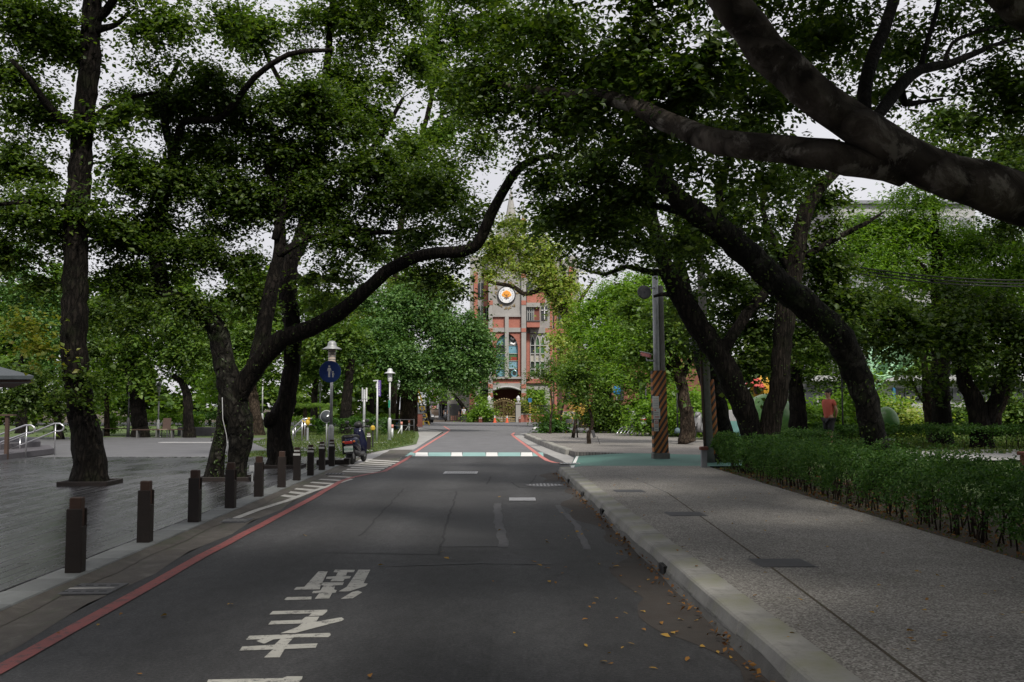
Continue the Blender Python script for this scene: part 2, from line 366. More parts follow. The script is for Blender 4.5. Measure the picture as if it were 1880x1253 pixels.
# street furniture and buildings
simple('bollard_wood', (.009,.006,.005), (.016,.010,.008), 8, .55, bmp=.3, bscale=20)
simple('bollard_top', (.055,.027,.017), (.035,.017,.011), 8, .6, bmp=.3, bscale=20)
simple('reflective_white', (.75,.75,.72), (.6,.6,.58), 8, .4)
simple('steel', (.62,.62,.64), (.48,.48,.5), 6, .3, .9)
simple('galvanised', (.36,.37,.38), (.26,.27,.28), 10, .5, .35)
simple('galv_pale', (.55,.56,.57), (.45,.46,.47), 10, .5, .2)
simple('lamp_glass', (.5,.42,.36), (.42,.34,.28), 8, .35)
simple('lamp_glass_white', (.62,.62,.63), (.5,.5,.52), 8, .35)
simple('sign_blue', (.012,.035,.16), (.015,.045,.20), 3, .45)
simple('sign_blue_pale', (.02,.11,.24), (.03,.13,.28), 3, .5)
simple('sign_white', (.68,.68,.68), (.58,.58,.58), 6, .5)
simple('sign_purple', (.10,.06,.24), (.12,.07,.28), 3, .5)
simple('sign_green', (.02,.25,.16), (.02,.2,.13), 3, .5)
simple('black_metal', (.018,.019,.02), (.028,.028,.03), 8, .5)
simple('dark_grey', (.06,.06,.065), (.045,.045,.05), 8, .6)
simple('post_base', (.10,.15,.17), (.075,.11,.125), 10, .7)
simple('concrete_pole', (.17,.165,.155), (.11,.105,.10), 5, .8, bmp=.3)
simple('yellow_paint', (.50,.34,.03), (.42,.27,.03), 8, .55)
simple('orange_paint', (.55,.14,.03), (.45,.10,.025), 8, .6)
simple('pink_paint', (.60,.26,.20), (.5,.2,.16), 8, .6)
simple('cone_orange', (.70,.13,.05), (.6,.10,.04), 8, .55)
simple('paper', (.58,.58,.56), (.48,.48,.46), 12, .7)
simple('notice_ink', (.28,.28,.29), (.22,.22,.23), 30, .8)
simple('notice_red', (.5,.08,.07), (.42,.06,.05), 10, .7)
m, t, b = nodes('hazard_stripe')       # orange and black diagonals, chipped
v = coord(t, (1, 1, 1)); sx = t.nodes.new('ShaderNodeSeparateXYZ'); t.links.new(v, sx.inputs[0])
a = t.nodes.new('ShaderNodeMath'); a.operation = 'MULTIPLY_ADD'; t.links.new(sx.outputs[0], a.inputs[0]); a.inputs[1].default_value = -1.5; t.links.new(sx.outputs[2], a.inputs[2])
a2 = t.nodes.new('ShaderNodeMath'); a2.operation = 'MULTIPLY'; a2.inputs[1].default_value = 4.2; t.links.new(a.outputs[0], a2.inputs[0])
fr = t.nodes.new('ShaderNodeMath'); fr.operation = 'FRACT'; t.links.new(a2.outputs[0], fr.inputs[0])
col = ramp(t, fr.outputs[0], [(.47, (.36,.13,.035)), (.53, (.025,.023,.02))])
col = mixc(t, ramp(t, nz(t, 7, 7, .7, v), [(.58, 0), (.66, .8)]), col, (.12,.105,.09)); t.links.new(col, b.inputs['Base Color']); b.inputs['Roughness'].default_value = .75
simple('stone_grey', (.36,.35,.335), (.29,.282,.27), .5, .85, bmp=.2, bscale=6, c3=(.21,.205,.20))
m, t, b = nodes('church_brick'); v = coord(t)
c0 = t.nodes.new('ShaderNodeTexCoord'); sx = t.nodes.new('ShaderNodeSeparateXYZ'); cb = t.nodes.new('ShaderNodeCombineXYZ'); ad = t.nodes.new('ShaderNodeMath'); ad.operation = 'ADD'
t.links.new(c0.outputs['Object'], sx.inputs[0]); t.links.new(sx.outputs[0], ad.inputs[0]); t.links.new(sx.outputs[1], ad.inputs[1]); t.links.new(ad.outputs[0], cb.inputs[0]); t.links.new(sx.outputs[2], cb.inputs[1])
bt = t.nodes.new('ShaderNodeTexBrick'); bt.inputs['Scale'].default_value = 2.2; bt.inputs['Color1'].default_value = (.33,.10,.07,1); bt.inputs['Color2'].default_value = (.40,.13,.09,1); bt.inputs['Mortar'].default_value = (.36,.19,.15,1)
bt.inputs['Mortar Size'].default_value = .03; t.links.new(cb.outputs[0], bt.inputs['Vector'])
col = mixc(t, .7, bt.outputs['Color'], ramp(t, nz(t, .5, 5, .6, v), [(.3, .75), (.7, 1.15)]), 'MULTIPLY'); t.links.new(col, b.inputs['Base Color']); b.inputs['Roughness'].default_value = .85
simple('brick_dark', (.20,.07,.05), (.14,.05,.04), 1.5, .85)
simple('bronze', (.20,.15,.07), (.13,.095,.045), 6, .5, .5)
m, t, b = nodes('stained_glass'); v = coord(t)
vor = t.nodes.new('ShaderNodeTexVoronoi'); vor.inputs['Scale'].default_value = 1.1; t.links.new(v, vor.inputs['Vector'])
col = ramp(t, vor.outputs['Color'], [(.1, (.05,.14,.20)), (.4, (.16,.32,.42)), (.6, (.30,.46,.55)), (.85, (.08,.12,.16))]); t.links.new(col, b.inputs['Base Color']); b.inputs['Roughness'].default_value = .15
simple('glass_teal', (.10,.24,.32), (.2,.38,.46), 1.2, .12)
simple('glass_dark', (.03,.035,.04), (.05,.055,.06), 1.2, .12)
simple('glass_green', (.04,.12,.05), (.09,.16,.08), 1.5, .15)
simple('glass_red', (.3,.05,.04), (.25,.04,.03), 1.5, .2)
simple('window_frame', (.45,.46,.45), (.38,.39,.38), 3, .6)
simple('gold_letter', (.36,.27,.13), (.28,.2,.1), 3, .5, .4)
simple('emblem_white', (.74,.74,.75), (.68,.68,.7), 2, .5)
simple('emblem_orange', (.75,.22,.03), (.80,.40,.06), 1.6, .5, c3=(.62,.10,.03))
simple('emblem_brown', (.28,.13,.06), (.2,.09,.04), 3, .6)
simple('plaster_cream', (.42,.40,.36), (.36,.34,.30), 1, .85)
simple('plaster_grey', (.24,.25,.27), (.19,.2,.215), 1, .85)
simple('plaster_pale', (.40,.40,.41), (.33,.33,.34), .6, .85)
simple('concrete_dark', (.12,.12,.12), (.08,.08,.08), 1, .85)
simple('awning_pink', (.55,.22,.20), (.45,.17,.16), 2, .7)
simple('roof_slate', (.045,.055,.06), (.03,.038,.042), 4, .6, bmp=.3, bscale=12)
simple('timber_brown', (.07,.042,.032), (.05,.03,.023), 5, .7, bmp=.2)
simple('step_stone', (.10,.095,.105), (.075,.07,.08), 3, .7)
simple('car_white', (.55,.56,.58), (.5,.51,.53), 2, .25)
simple('car_tan', (.26,.19,.13), (.22,.16,.11), 2, .3)
simple('car_black', (.02,.022,.024), (.03,.032,.035), 2, .3)
simple('tyre', (.016,.016,.017), (.022,.022,.023), 20, .85)
simple('tail_red', (.35,.025,.02), (.28,.02,.015), 4, .25)
simple('scooter_navy', (.007,.009,.028), (.010,.012,.036), 3, .25)
simple('scooter_grey', (.055,.058,.068), (.04,.043,.05), 3, .3)
simple('scooter_white', (.34,.34,.35), (.28,.28,.3), 3, .3)
simple('seat_vinyl', (.014,.014,.015), (.02,.02,.021), 10, .5)
simple('plate_white', (.50,.54,.50), (.44,.48,.45), 10, .5)
simple('skin', (.42,.24,.16), (.38,.21,.14), 6, .55)
simple('hair', (.015,.013,.012), (.022,.018,.016), 14, .6)
simple('shirt_coral', (.52,.12,.08), (.45,.10,.07), 5, .85)
simple('shorts_black', (.02,.02,.023), (.028,.028,.03), 5, .85)
simple('shirt_pale', (.50,.49,.55), (.44,.43,.48), 5, .85)
simple('trousers_dark', (.03,.035,.045), (.022,.026,.034), 5, .85)
simple('globe_paint', (.03,.13,.03), (.10,.20,.06), 2.0, .35, c3=(.34,.36,.30))
simple('yellow_panel', (.60,.34,.03), (.5,.26,.025), 1.5, .6)
simple('teal_panel', (.22,.42,.42), (.10,.25,.22), 1.5, .6)
simple('loop_green', (.22,.45,.18), (.34,.52,.42), 1.5, .4)
simple('tarp_blue', (.02,.20,.48), (.02,.15,.40), 2, .5)
simple('brick_red', (.22,.085,.06), (.16,.065,.05), 4, .85, bmp=.2)
simple('tan_plaster', (.24,.19,.14), (.18,.14,.105), 1.2, .85)

simple('gutter_dirt', (.040,.031,.026), (.050,.043,.038), 3, .92, bmp=.4, bscale=70, c3=(.032,.029,.027))
simple('kerb_mortar', (.13,.127,.12), (.095,.092,.087), 5, .9, bmp=.5, bscale=40)
# ================================================================== the setting
def struct(name, mb, mat, smooth=False): return tag(mb.build(name, MATS[mat] if mat else None, None, smooth), kind='structure')
def poly(pts, z): return [Vector((p[0], p[1], z)) for p in pts]
def gp(lst, z=0.0): return [G(x, y, z) for x, y in lst]
def EL(Y): return -3.74 - .0392 * Y                     # bollard line on the left edging
def KB(Y): return 1.66 - .0223 * Y                       # foot of the right kerb

struct('ground', MB().sheet(poly([(-700,-300),(700,-300),(700,900),(-700,900)], -.05)), 'soil')
red_l = [(-3.02,-6),(-3.06,1)] + [tuple(G(x, y))[:2] for x, y in ((0,1231),(372,1021),(565,920),(626,884),(648,877),(676,871),(706,866),(722,857),(745,844),(766,828),(803,805),(820,795),(826,790),(815,783))]
road_left = [(x-.22, y) for x, y in red_l[:-2]]
RP = road_left + [(-5.0, 72), (-9, 84), (-19, 89), (-60, 92), (-60, 104), (-24, 110), (-40, 260), (-26, 260), (-10.5, 112), (22, 112), (60, 100), (60, 84), (14, 72), (4, 66), (1.2, 58)]
RP += [(.75, 54), (1.25, 44), (1.65, 36), (2.1, 33), (1.36, 24.7), (KB(15), 15), (KB(6), 6), (KB(-6), -6)]
road = struct('road', MB().sheet(poly(RP, 0)), 'asphalt')

RP2 = [p for p in road_left if p[1] > 34] + RP[len(road_left):len(road_left)+15] + [(.75, 54), (1.25, 44), (1.65, 36)]
old = MB().sheet(poly([(RP2[0][0]+.2, 34.6)] + RP2 + [(1.75, 34.6)], .0012)).build('older_asphalt', MATS['pale_asphalt'], road); old['kind'] = 'structure'
def ribbon(mb, pts, w, z, taper=None):
    A, B = [], []; n = len(pts)
    for i in range(n):
        p = Vector(pts[i]).to_2d() if len(pts[i]) > 2 else Vector(pts[i]); a = Vector(pts[max(i-1,0)]).to_2d() if len(pts[i]) > 2 else Vector(pts[max(i-1,0)]); b = Vector(pts[min(i+1,n-1)]).to_2d() if len(pts[i]) > 2 else Vector(pts[min(i+1,n-1)])
        d = (b-a).normalized(); q = Vector((-d.y, d.x)) * w/2
        A.append(Vector((p.x+q.x, p.y+q.y, z))); B.append(Vector((p.x-q.x, p.y-q.y, z)))
    return mb.strip(A, B)
def densify(pts, step=.8):
    out = []
    for a, b in zip(pts, pts[1:]):
        k = max(1, int(math.hypot(b[0]-a[0], b[1]-a[1]) / step))
        for j in range(k): out.append((a[0]+(b[0]-a[0])*j/k, a[1]+(b[1]-a[1])*j/k))
    return out + [pts[-1]]
def mark(name, mb, mat): o = mb.build(name, MATS[mat], road); o['kind'] = 'structure'; return o
rl = densify(red_l); rl = [(x + rnd.uniform(-.008,.008), y) for x, y in rl]
mark('red_edge_line', ribbon(MB(), [p for p in rl if p[1] < 34], .125, .006), 'red_paint')
mark('red_edge_line', ribbon(MB(), [p for p in rl if p[1] > 35.2], .13, .006), 'red_paint_faded')
red_r = [tuple(G(x, y))[:2] for x, y in ((1034,851),(1018,850),(1005,846),(992,838),(975,825),(960,814),(945,803),(940,798.5),(944,795))]
mark('red_edge_line', ribbon(MB(), densify(red_r), .15, .006), 'red_paint_faded')
mark('white_edge_line', MB().sheet([G(976,790,.006), G(981,790,.006), G(987,783,.006), G(983,783,.006)]), 'crossing_white')

# the coloured crossing table: teal and white blocks
xs = [747,762,786,828,849,892,914,956,978,998]; cols = ['t','w','t','w','t','w','t','w','t']
for i in range(9):
    mark('crossing_block', MB().sheet(gp([(xs[i]-(4 if i==0 else 0),838),(xs[i+1],838),(xs[i+1]-1,831),(xs[i]-0+(1 if i else 6),831)], .004)), 'crossing_teal' if cols[i]=='t' else 'crossing_white')
# hatch bars in the left gutter
bars = []
for k in range(7):
    f = k/6; bars.append([(505+95*f,910-35*f),(512+93*f,907-33*f),(545+108*f,911-35*f),(538+112*f,914.5-36.5*f)])
for k in range(7):
    f = k/6; bars.append([(627+45*f,866.8-21.5*f),(631+45*f,864.6-21*f),(694+40*f,866.2-19*f),(690+41*f,868.6-20*f)])
for q in bars: mark('hatch_bar', MB().sheet(gp(q, .003)), 'hatch_paint')
mark('white_edge_line', ribbon(MB(), densify([tuple(G(x,y))[:2] for x,y in ((420,957),(470,938),(527,920),(572,903),(616,889),(645,880))]), .12, .005), 'hatch_paint')

# painted writing, seen upside down from here (every stroke traced on the ground)
def k1(x, y): return (420 + x*.20994, 990 + y*.20994)
glyph = [
 [(785,283),(866,283),(800,418),(798,440),(570,443),(590,420),(660,418)],
 [(930,268),(1102,270),(1095,290),(1035,292),(1025,320),(1070,325),(1058,345),(1015,348),(1000,370),(887,370),(905,350),(850,348),(858,330),(935,325),(955,292),(915,290)],
 [(1135,268),(1238,268),(1180,384),(1216,390),(1195,412),(1050,458),(958,458),(1030,420)],
 [(812,380),(1008,378),(995,402),(935,405),(920,440),(945,446),(935,468),(905,472),(878,520),(752,523),(790,474),(728,474),(738,455),(800,450),(830,405),(795,404)],
 [(510,508),(725,503),(722,527),(500,534),(485,528)],
 [(1080,462),(1130,452),(1168,465),(1080,520),(980,523)],
 [(385,630),(862,618),(860,634),(820,668),(695,675),(725,650),(355,660)],
 [(672,680),(792,678),(765,722),(985,684),(1008,700),(990,715),(720,785),(580,822),(450,824),(600,770),(640,738),(345,748),(370,716),(640,706)],
 [(180,846),(885,820),(892,840),(870,858),(570,860),(510,922),(778,912),(760,950),(490,962),(445,1034),(308,1036),(385,965),(92,976),(118,940),(400,924),(455,872),(390,878),(310,916),(240,892),(280,876),(150,880)],
 [(-180,1228),(470,1216),(510,1200),(646,1200),(640,1225),(600,1262),(-200,1275)],
]
for g in glyph: mark('painted_stroke', MB().sheet(gp([k1(*p) for p in g], .004)), 'white_paint')

# asphalt repairs: patches, seams, pale scuffs
mark('asphalt_patch', MB().sheet(gp([(838,903),(925,903),(920,1004),(806,1004)], .002)), 'asphalt_patch')
mark('asphalt_patch', MB().sheet(gp([(938,886),(1040,884),(1042,896),(1030,898),(950,895)], .0025)), 'asphalt_patch')
seams = [([(838,903),(806,1020)], .03, 'asphalt_seam'), ([(600,1016),(806,1019)], .022, 'asphalt_seam'), ([(742,898),(660,985)], .03, 'asphalt_seam'), ([(938,886),(1040,884)], .03, 'asphalt_seam'), ([(938,886),(952,896),(1040,897)], .03, 'asphalt_seam'),
         ([(806,1004),(915,1003)], .04, 'asphalt_seam_pale'), ([(912,925),(915,960),(925,1005)], .12, 'asphalt_seam_pale'), ([(720,1040),(880,1035),(1010,1037)], .04, 'asphalt_seam_pale'), ([(1022,928),(1060,968),(1080,1010)], .09, 'asphalt_seam_pale'),
         ([(985,872),(975,888)], .022, 'asphalt_seam'), ([(902,876),(893,890)], .03, 'asphalt_seam'), ([(700,905),(780,900),(850,897)], .03, 'asphalt_seam_pale')]
for pts, w, mt in seams:
    q = densify([tuple(G(x,y))[:2] for x, y in pts], .25); q = [(x+rnd.uniform(-.02,.02), y) for x, y in q]
    mark('asphalt_seam', ribbon(MB(), q, w, .0045), mt)
# iron drain gratings set in the road
def grate(cx, cy, w, d, z, nx, ny, name='drain_grate', mat='galv_grate', parent=None, rz=0):
    r = thing(name, '', '', (cx, cy, z), rz) if parent is None else None
    mb = MB(); mb.box(-w/2, w/2, -d/2, d/2, -.01, .004)
    fr = mb.build('void', MATS['void_black'], r)
    mb = MB(); mb.box(-w/2,w/2,-d/2,-d/2+.04,0,.012); mb.box(-w/2,w/2,d/2-.04,d/2,0,.012); mb.box(-w/2,-w/2+.04,-d/2+.04,d/2-.04,0,.0118); mb.box(w/2-.04,w/2,-d/2+.04,d/2-.04,0,.0118)
    mb.build('frame', MATS[mat], r)
    mb = MB()
    for i in range(1, nx): x = -w/2 + w*i/nx; mb.box(x-.014, x+.014, -d/2+.04, d/2-.04, .002, .010)
    for j in range(1, ny): y = -d/2 + d*j/ny; mb.box(-w/2+.04, w/2-.04, y-.016, y+.016, .003, .0105)
    o = mb.build('bars', MATS[mat], r); o['kind'] = 'stuff'
    return r
p = G(846, 869); tag(grate(p.x, p.y, .82, .85, .003, 14, 7), 'pale iron drain grating in mid road, just before the coloured crossing', 'drain cover', 'iron gratings in the road')
p = G(959, 918); tag(grate(p.x, p.y, .46, .55, .003, 14, 9), 'small square iron grating in the asphalt, nearest to the camera', 'drain cover', 'iron gratings in the road')
p = G(1000, 892); r = thing('manhole_cover', 'round patterned manhole cover near the right kerb', 'drain cover', (p.x, p.y, .004))
MB().lathe([(.0,0),(.40,0),(.40,.008),(.36,.012),(.0,.012)], n=28).build('lid', MATS['cast_iron'], r)
mb = MB()
for i in range(9):
    for j in range(9):
        x, y = -.30+.075*i, -.30+.075*j
        if x*x+y*y < .1: mb.box(x-.018, x+.018, y-.024, y+.024, .0125, .017)
o = mb.build('raised_studs', MATS['galv_grate'], r); o['kind'] = 'stuff'

# ------------------------------------------------------------------ left: gutter, edging, timber deck
gut_l, gut_r = [], []
for k in range(60):
    Y = -6 + k*.75
    gut_l.append(Vector((EL(Y)+.02, Y, -.006)))
    xr = np.interp(Y, [p[1] for p in red_l], [p[0] for p in red_l]) - .20
    gut_r.append(Vector((xr + .05*math.sin(Y*2.1), Y, .0015)))
struct('gutter', MB().strip(gut_l, gut_r), 'gutter_concrete')
def structroot(name, loc=(0,0,0), rz=0):
    o = bpy.data.objects.new(name, None); o.location = loc; o.rotation_euler = (0,0,rz); C.objects.link(o); o['kind'] = 'structure'; return o
AL = math.atan(.0392)
edging = structroot('edging', (EL(0), 0, 0), AL)
em = MB().cbox(-.24, .10, .004, .596, -.05, .05, .012).mesh('edging_stone', MATS['edge_stone'])
for k in range(60):
    o = inlink(bpy.data.objects.new('edging_stone', em), edging); o.location = (rnd.uniform(-.004,.004), -4 + k*.6, rnd.uniform(-.004,.003))
mb = MB()        # mossy sloping foot of the edging
A = [Vector((.10, -4+k*.6, .036)) for k in range(61)]; B = [Vector((.26+.03*math.sin(k*1.7), -4+k*.6, .001)) for k in range(61)]
mb.strip(A, B).build('mossy_foot', MATS['gutter_concrete'], edging)

deck = structroot('timber_deck', (EL(0) - .24, 0, 0), AL)
PW = .145
MB().box(-26, -.02, -6, 34, -.06, .005).build('joist_bed', MATS['void_black'], deck)
pm = MB().cbox(-PW+.005, -.001, .004, 3.996, .012, .05, .006).mesh('plank', MATS['deck_wood'])
far = MB(); npl = 0
for row in range(150):
    x = -.02 - row*PW; off = (row*1.37) % 4
    for seg in range(-3, 9):
        y0 = seg*4 + off - 2; y1 = y0 + 4
        if y0 > 31 or y1 < 0: continue
        ye = min(3.996, 32.0 - y0)
        xw, yw = EL(0)-.24 + x, y1
        vis = -xw/max(yw, .1) < .60 and yw > 7
        dz = rnd.uniform(-.003, .002)
        if vis and y0 < 18.5:
            o = inlink(bpy.data.objects.new('plank', pm), deck); o.location = (x, y0, dz); npl += 1
        elif yw > 2 and -xw/yw < .9: far.cbox(x-PW+.005, x-.001, y0+.004, y0+ye, .012, .05+dz, .006)
o = far.build('planks', MATS['deck_wood'], deck); o['kind'] = 'stuff'
# pale inlaid strips across the far deck and the plaza beyond
struct('plaza', MB().sheet(poly([(-30,32),(-5.6,32),(-6.4,42),(-8.5,52),(-40,56),(-60,40)], .02)), 'plaza_stone')
mb = MB()
struct('lawn', MB().sheet(poly([(-6.2,36.2),(-4.95,36.4),(-4.2,44),(-5.2,56),(-6.6,70),(-10,84),(-80,92),(-80,54),(-40,55),(-8.6,51),(-6.6,42)], .012)), 'grass')
struct('lawn', MB().sheet(poly([(-9.5,31),(-5.2,30.5),(-4.9,34),(-6.2,36.2),(-9.5,37)], .028)), 'grass')
struct('footway', MB().strip([Vector((-5.15,27.5,-.003)),Vector((-5.0,31,-.003)),Vector((-4.95,36.4,-.003)),Vector((-5.3,44,-.003)),Vector((-6.0,56,-.003)),Vector((-7,70,-.003)),Vector((-11,84,-.003))],
       [Vector((-3.6,27.5,-.003)),Vector((-3.45,31,-.003)),Vector((-3.7,36.4,-.003)),Vector((-3.95,44,-.003)),Vector((-4.3,56,-.003)),Vector((-4.75,70,-.003)),Vector((-9,83.9,-.003))]), 'footway_concrete')
mb = MB()
for i, (x0, x1, yy) in enumerate(((-16,-5.3,45.5),(-9,-5.1,36.9))):
    n = int((x1-x0)/.9)
    for k in range(n): mb.box(x0+(x1-x0)*k/n, x0+(x1-x0)*(k+1)/n-.02, yy-.28, yy+.28, .0, .035)
struct('stone_path', mb, 'light_stone')
# gutter inspection plates on the left
def plate(px, py, w, d, rz, label):
    q = G(px, py); r = thing('gutter_plate', label, 'drain cover', (q.x, q.y, .003), rz, 'slotted plates in the left gutter')
    MB().cbox(-w/2, w/2, -d/2, d/2, -.005, .010, .004).build('lid', MATS['cast_iron'], r)
    mb = MB()
    for s in (-1, 1):
        for k in range(4): x = -w*.33 + w*.22*k; mb.box(x-.035, x+.035, s*d*.28-.012, s*d*.28+.012, .0095, .0112)
    o = mb.build('slots', MATS['void_black'], r); o['kind'] = 'stuff'
    MB().sheet([Vector((-w*.38,-.035,.0115)),Vector((w*.40,-.02,.0115)),Vector((w*.42,.03,.0115)),Vector((-w*.36,.02,.0115))]).build('paint_remnant', MATS['hatch_paint'], r)
plate(165, 1083, .50, .52, AL, 'slotted iron plate in the left gutter beside the nearest bollard')
plate(428, 957, .46, .5, AL, 'slotted iron plate in the left gutter where the white edge line starts')
p = G(605, 871)
r = thing('gutter_plate', 'slotted iron plate among the white hatch bars in the left gutter', 'drain cover', (p.x, p.y, .006), AL, 'slotted plates in the left gutter')
MB().cbox(-.35,.35,-.25,.25,-.01,.006,.004).build('lid', MATS['cast_iron'], r)
mb = MB()
for k in range(8): mb.box(-.3+.08*k, -.26+.08*k, -.2, .2, .0055, .0075)
mb.build('slots', MATS['void_black'], r)['kind'] = 'stuff'

# ------------------------------------------------------------------ right: kerb, pavement, green ramp, pavers
KA = math.atan(.0223); PZ = .16
kerb = structroot('kerb', (KB(0), 0, 0), KA)
def kerb_mesh(L):
    prof = [(0,-.05),(.012,.07),(.04,.15),(.055,.163),(.075,.168),(.30,.17),(.30,-.05)]
    mb = MB(); mb.loft([[Vector((x, .0015, z)) for x, z in prof], [Vector((x, L-.0015, z)) for x, z in prof]])
    return mb.mesh('kerb_stone', MATS['kerb_concrete'])
km = kerb_mesh(.92)
for k in range(33):
    y = -6 + k*.92
    if y > 23.9: break
    o = inlink(bpy.data.objects.new('kerb_stone', km), kerb); o.location = (rnd.uniform(-.003,.003), y, rnd.uniform(-.003,.002)); o.rotation_euler = (0, 0, rnd.uniform(-.002,.002))
mb = MB(); prof = [(0,-.05),(.005,.03),(.05,.10),(.33,.165),(.33,-.05)]; mb.loft([[Vector((x,24.05,z)) for x,z in prof],[Vector((x+.1,24.75,z*.35)) for x,z in prof]]); mb.build('kerb_stone', MATS['kerb_concrete'], kerb)
A, B = [], []
for k in range(120):
    y = -5 + k*.25; w = .06 + .016*math.sin(y*1.3) + .010*math.sin(y*3.1+1) + rnd.uniform(-.005,.005)
    A.append(Vector((-.028-.01*math.sin(y*3), y, .002))); B.append(Vector((-.002+.012*w/.07, y, max(.03, w))))
mb = MB(); mb.strip(A, B); mb.build('mortar_fillet', MATS['kerb_mortar'], kerb)
A, B = [], []
for k in range(120):
    y = -5 + k*.25; A.append(Vector((.0, y, .0022))); B.append(Vector((-.28-.16*math.sin(y*.9)-.09*math.sin(y*2.7)-rnd.uniform(0,.06), y, .0022)))
mb = MB(); mb.strip(A, B); mb.build('dirt_stain', MATS['gutter_dirt'], kerb)
for px, py in ((1076,914),(1120,948),(1240,1056),(1046,889)):
    q = G(px, py); y = q.y
    r = MB().box(-.012, .05, y-.13, y+.13, .004, .10).build('kerb_inlet', MATS['void_black'], kerb)
    mb = MB()
    for k in range(7): mb.box(-.018, -.008, y-.12+.04*k-.006, y-.12+.04*k+.006, .004, .10)
    o = mb.build('inlet_bars', MATS['cast_iron'], r); o['kind'] = 'stuff'
    o.parent = r
pv = [(KB(-6)+.30,-6),(4.82,-6),(4.82,24.9),(1.75,24.9),(KB(24)+.30,24)]
struct('pavement', MB().prism(pv, -.05, PZ), 'aggregate')
def line3(name, pts, w, z, mat): return struct(name, ribbon(MB(), densify([tuple(G(x, y, PZ))[:2] for x, y in pts], .6), w, z), mat)
line3('pavement_joint', [(1225,905),(1305,962),(1400,1030),(1500,1105),(1620,1195),(1720,1270)], .022, PZ+.002, 'soil')
line3('pavement_joint', [(1130,873),(1180,885),(1225,905)], .02, PZ+.002, 'asphalt_seam_pale')
for px, py, lab in ((1258,944,'dark slate service cover in the pavement beyond the middle'),(1435,1034,'dark slate service cover in the pavement crossed by the long joint'),(1155,902,'dark slate service cover in the pavement close to the green ramp')):
    q = G(px, py, PZ); r = thing('service_cover', lab, 'cover plate', (q.x, q.y, PZ), KA, 'service covers in the pavement')
    MB().cbox(-.24,.24,-.24,.24,-.01,.006,.003).build('lid', MATS['dark_grey'], r); MB().box(-.255,.255,-.255,.255,-.01,.003).build('frame', MATS['cast_iron'], r)
# ramp at the side entrance
a, bq, c, d = Vector((1.36,24.75,.004)), Vector((2.1,33,.004)), Vector((6.6,30.5,PZ-.01)), Vector((6.6,24.95,PZ-.01))
mb = MB(); n = 8
top = [[None]*(n+1) for _ in range(n+1)]
for i in range(n+1):
    for j in range(n+1):
        f, g = i/n, j/n; e = a.lerp(bq, g).lerp(d.lerp(c, g), f); e.z = .006 + (PZ-.014)*min(1, f*3.0)
        top[i][j] = e
mb.add([top[i][j] for i in range(n+1) for j in range(n+1)], [(i*(n+1)+j, (i+1)*(n+1)+j, (i+1)*(n+1)+j+1, i*(n+1)+j+1) for i in range(n) for j in range(n)])
struct('green_ramp', mb, 'green_surface')
mb = MB()
for y0, y1 in ((24.9,27.6),(28.6,32.8)):
    f0, f1 = (y0-24.75)/8.25, (y1-24.75)/8.25
    p0, p1 = a.lerp(bq, f0), a.lerp(bq, f1)
    mb.sheet([Vector((p0.x+.02,p0.y,.012)), Vector((p0.x+.30,p0.y,.024)), Vector((p1.x+.30,p1.y,.024)), Vector((p1.x+.02,p1.y,.012))])
struct('ramp_edge_line', mb, 'crossing_white')
r = thing('drain_grate', 'black slotted drain grating on the green ramp', 'drain cover', tuple(G(1056,849.5,.05)), .05, 'iron gratings in the road')
MB().box(-.45,.45,-.3,.3,-.05,-.028).build('frame', MATS['black_metal'], r)
mb = MB()
for k in range(10): mb.box(-.42+.085*k, -.37+.085*k, -.26, .26, -.029, -.022)
mb.build('bars', MATS['galvanised'], r)['kind'] = 'stuff'
# paver footway beyond the ramp with its own old kerb
pvx = [(2.1,33.02),(6.6,30.52),(10.5,31.5),(11,44),(8,58),(4.5,66),(1.3,60),(.78,54),(1.3,44),(1.75,36)]
struct('paver_footway', MB().prism(pvx, -.05, PZ-.012), 'paver')
okerb = structroot('old_kerb')
kl = [(1.95,34.2),(1.72,37),(1.5,40.5),(1.28,44),(1.05,48.5),(.80,53.5)]
for (x0,y0),(x1,y1) in zip(kl, kl[1:]):
    L = math.hypot(x1-x0, y1-y0); n = max(1, int(L/1.15)); ang = math.atan2(y1-y0, x1-x0) - math.pi/2
    for k in range(n):
        o = MB().cbox(-.14,.12,.004,L/n-.008,-.05,.21+rnd.uniform(-.015,.01),.03).build('kerb_stone', MATS['kerb_concrete'], okerb)
        o.location = (x0+(x1-x0)*k/n, y0+(y1-y0)*k/n, 0); o.rotation_euler = (0,0,ang)
gr = [(.75,54),(1.1,44),(1.5,36.5),(1.95,33.6)]; gl = [(.02,59),(.1,55),(.62,42),(.95,36.5),(1.42,31),(1.5,27)]
struct('gutter', MB().sheet(poly([(.15,59),(.22,55),(.76,42),(1.07,36.5),(1.5,30.4),(1.62,27.6)]+[(1.98,32),(1.9,34),(1.5,38),(1.12,44),(.7,54),(.6,60)], .003)), 'footway_concrete')
struct('footway', MB().sheet(poly([(.4,62),(3.5,68),(12,76),(14,73),(6,64),(1.25,59.5)], .004)), 'footway_concrete')
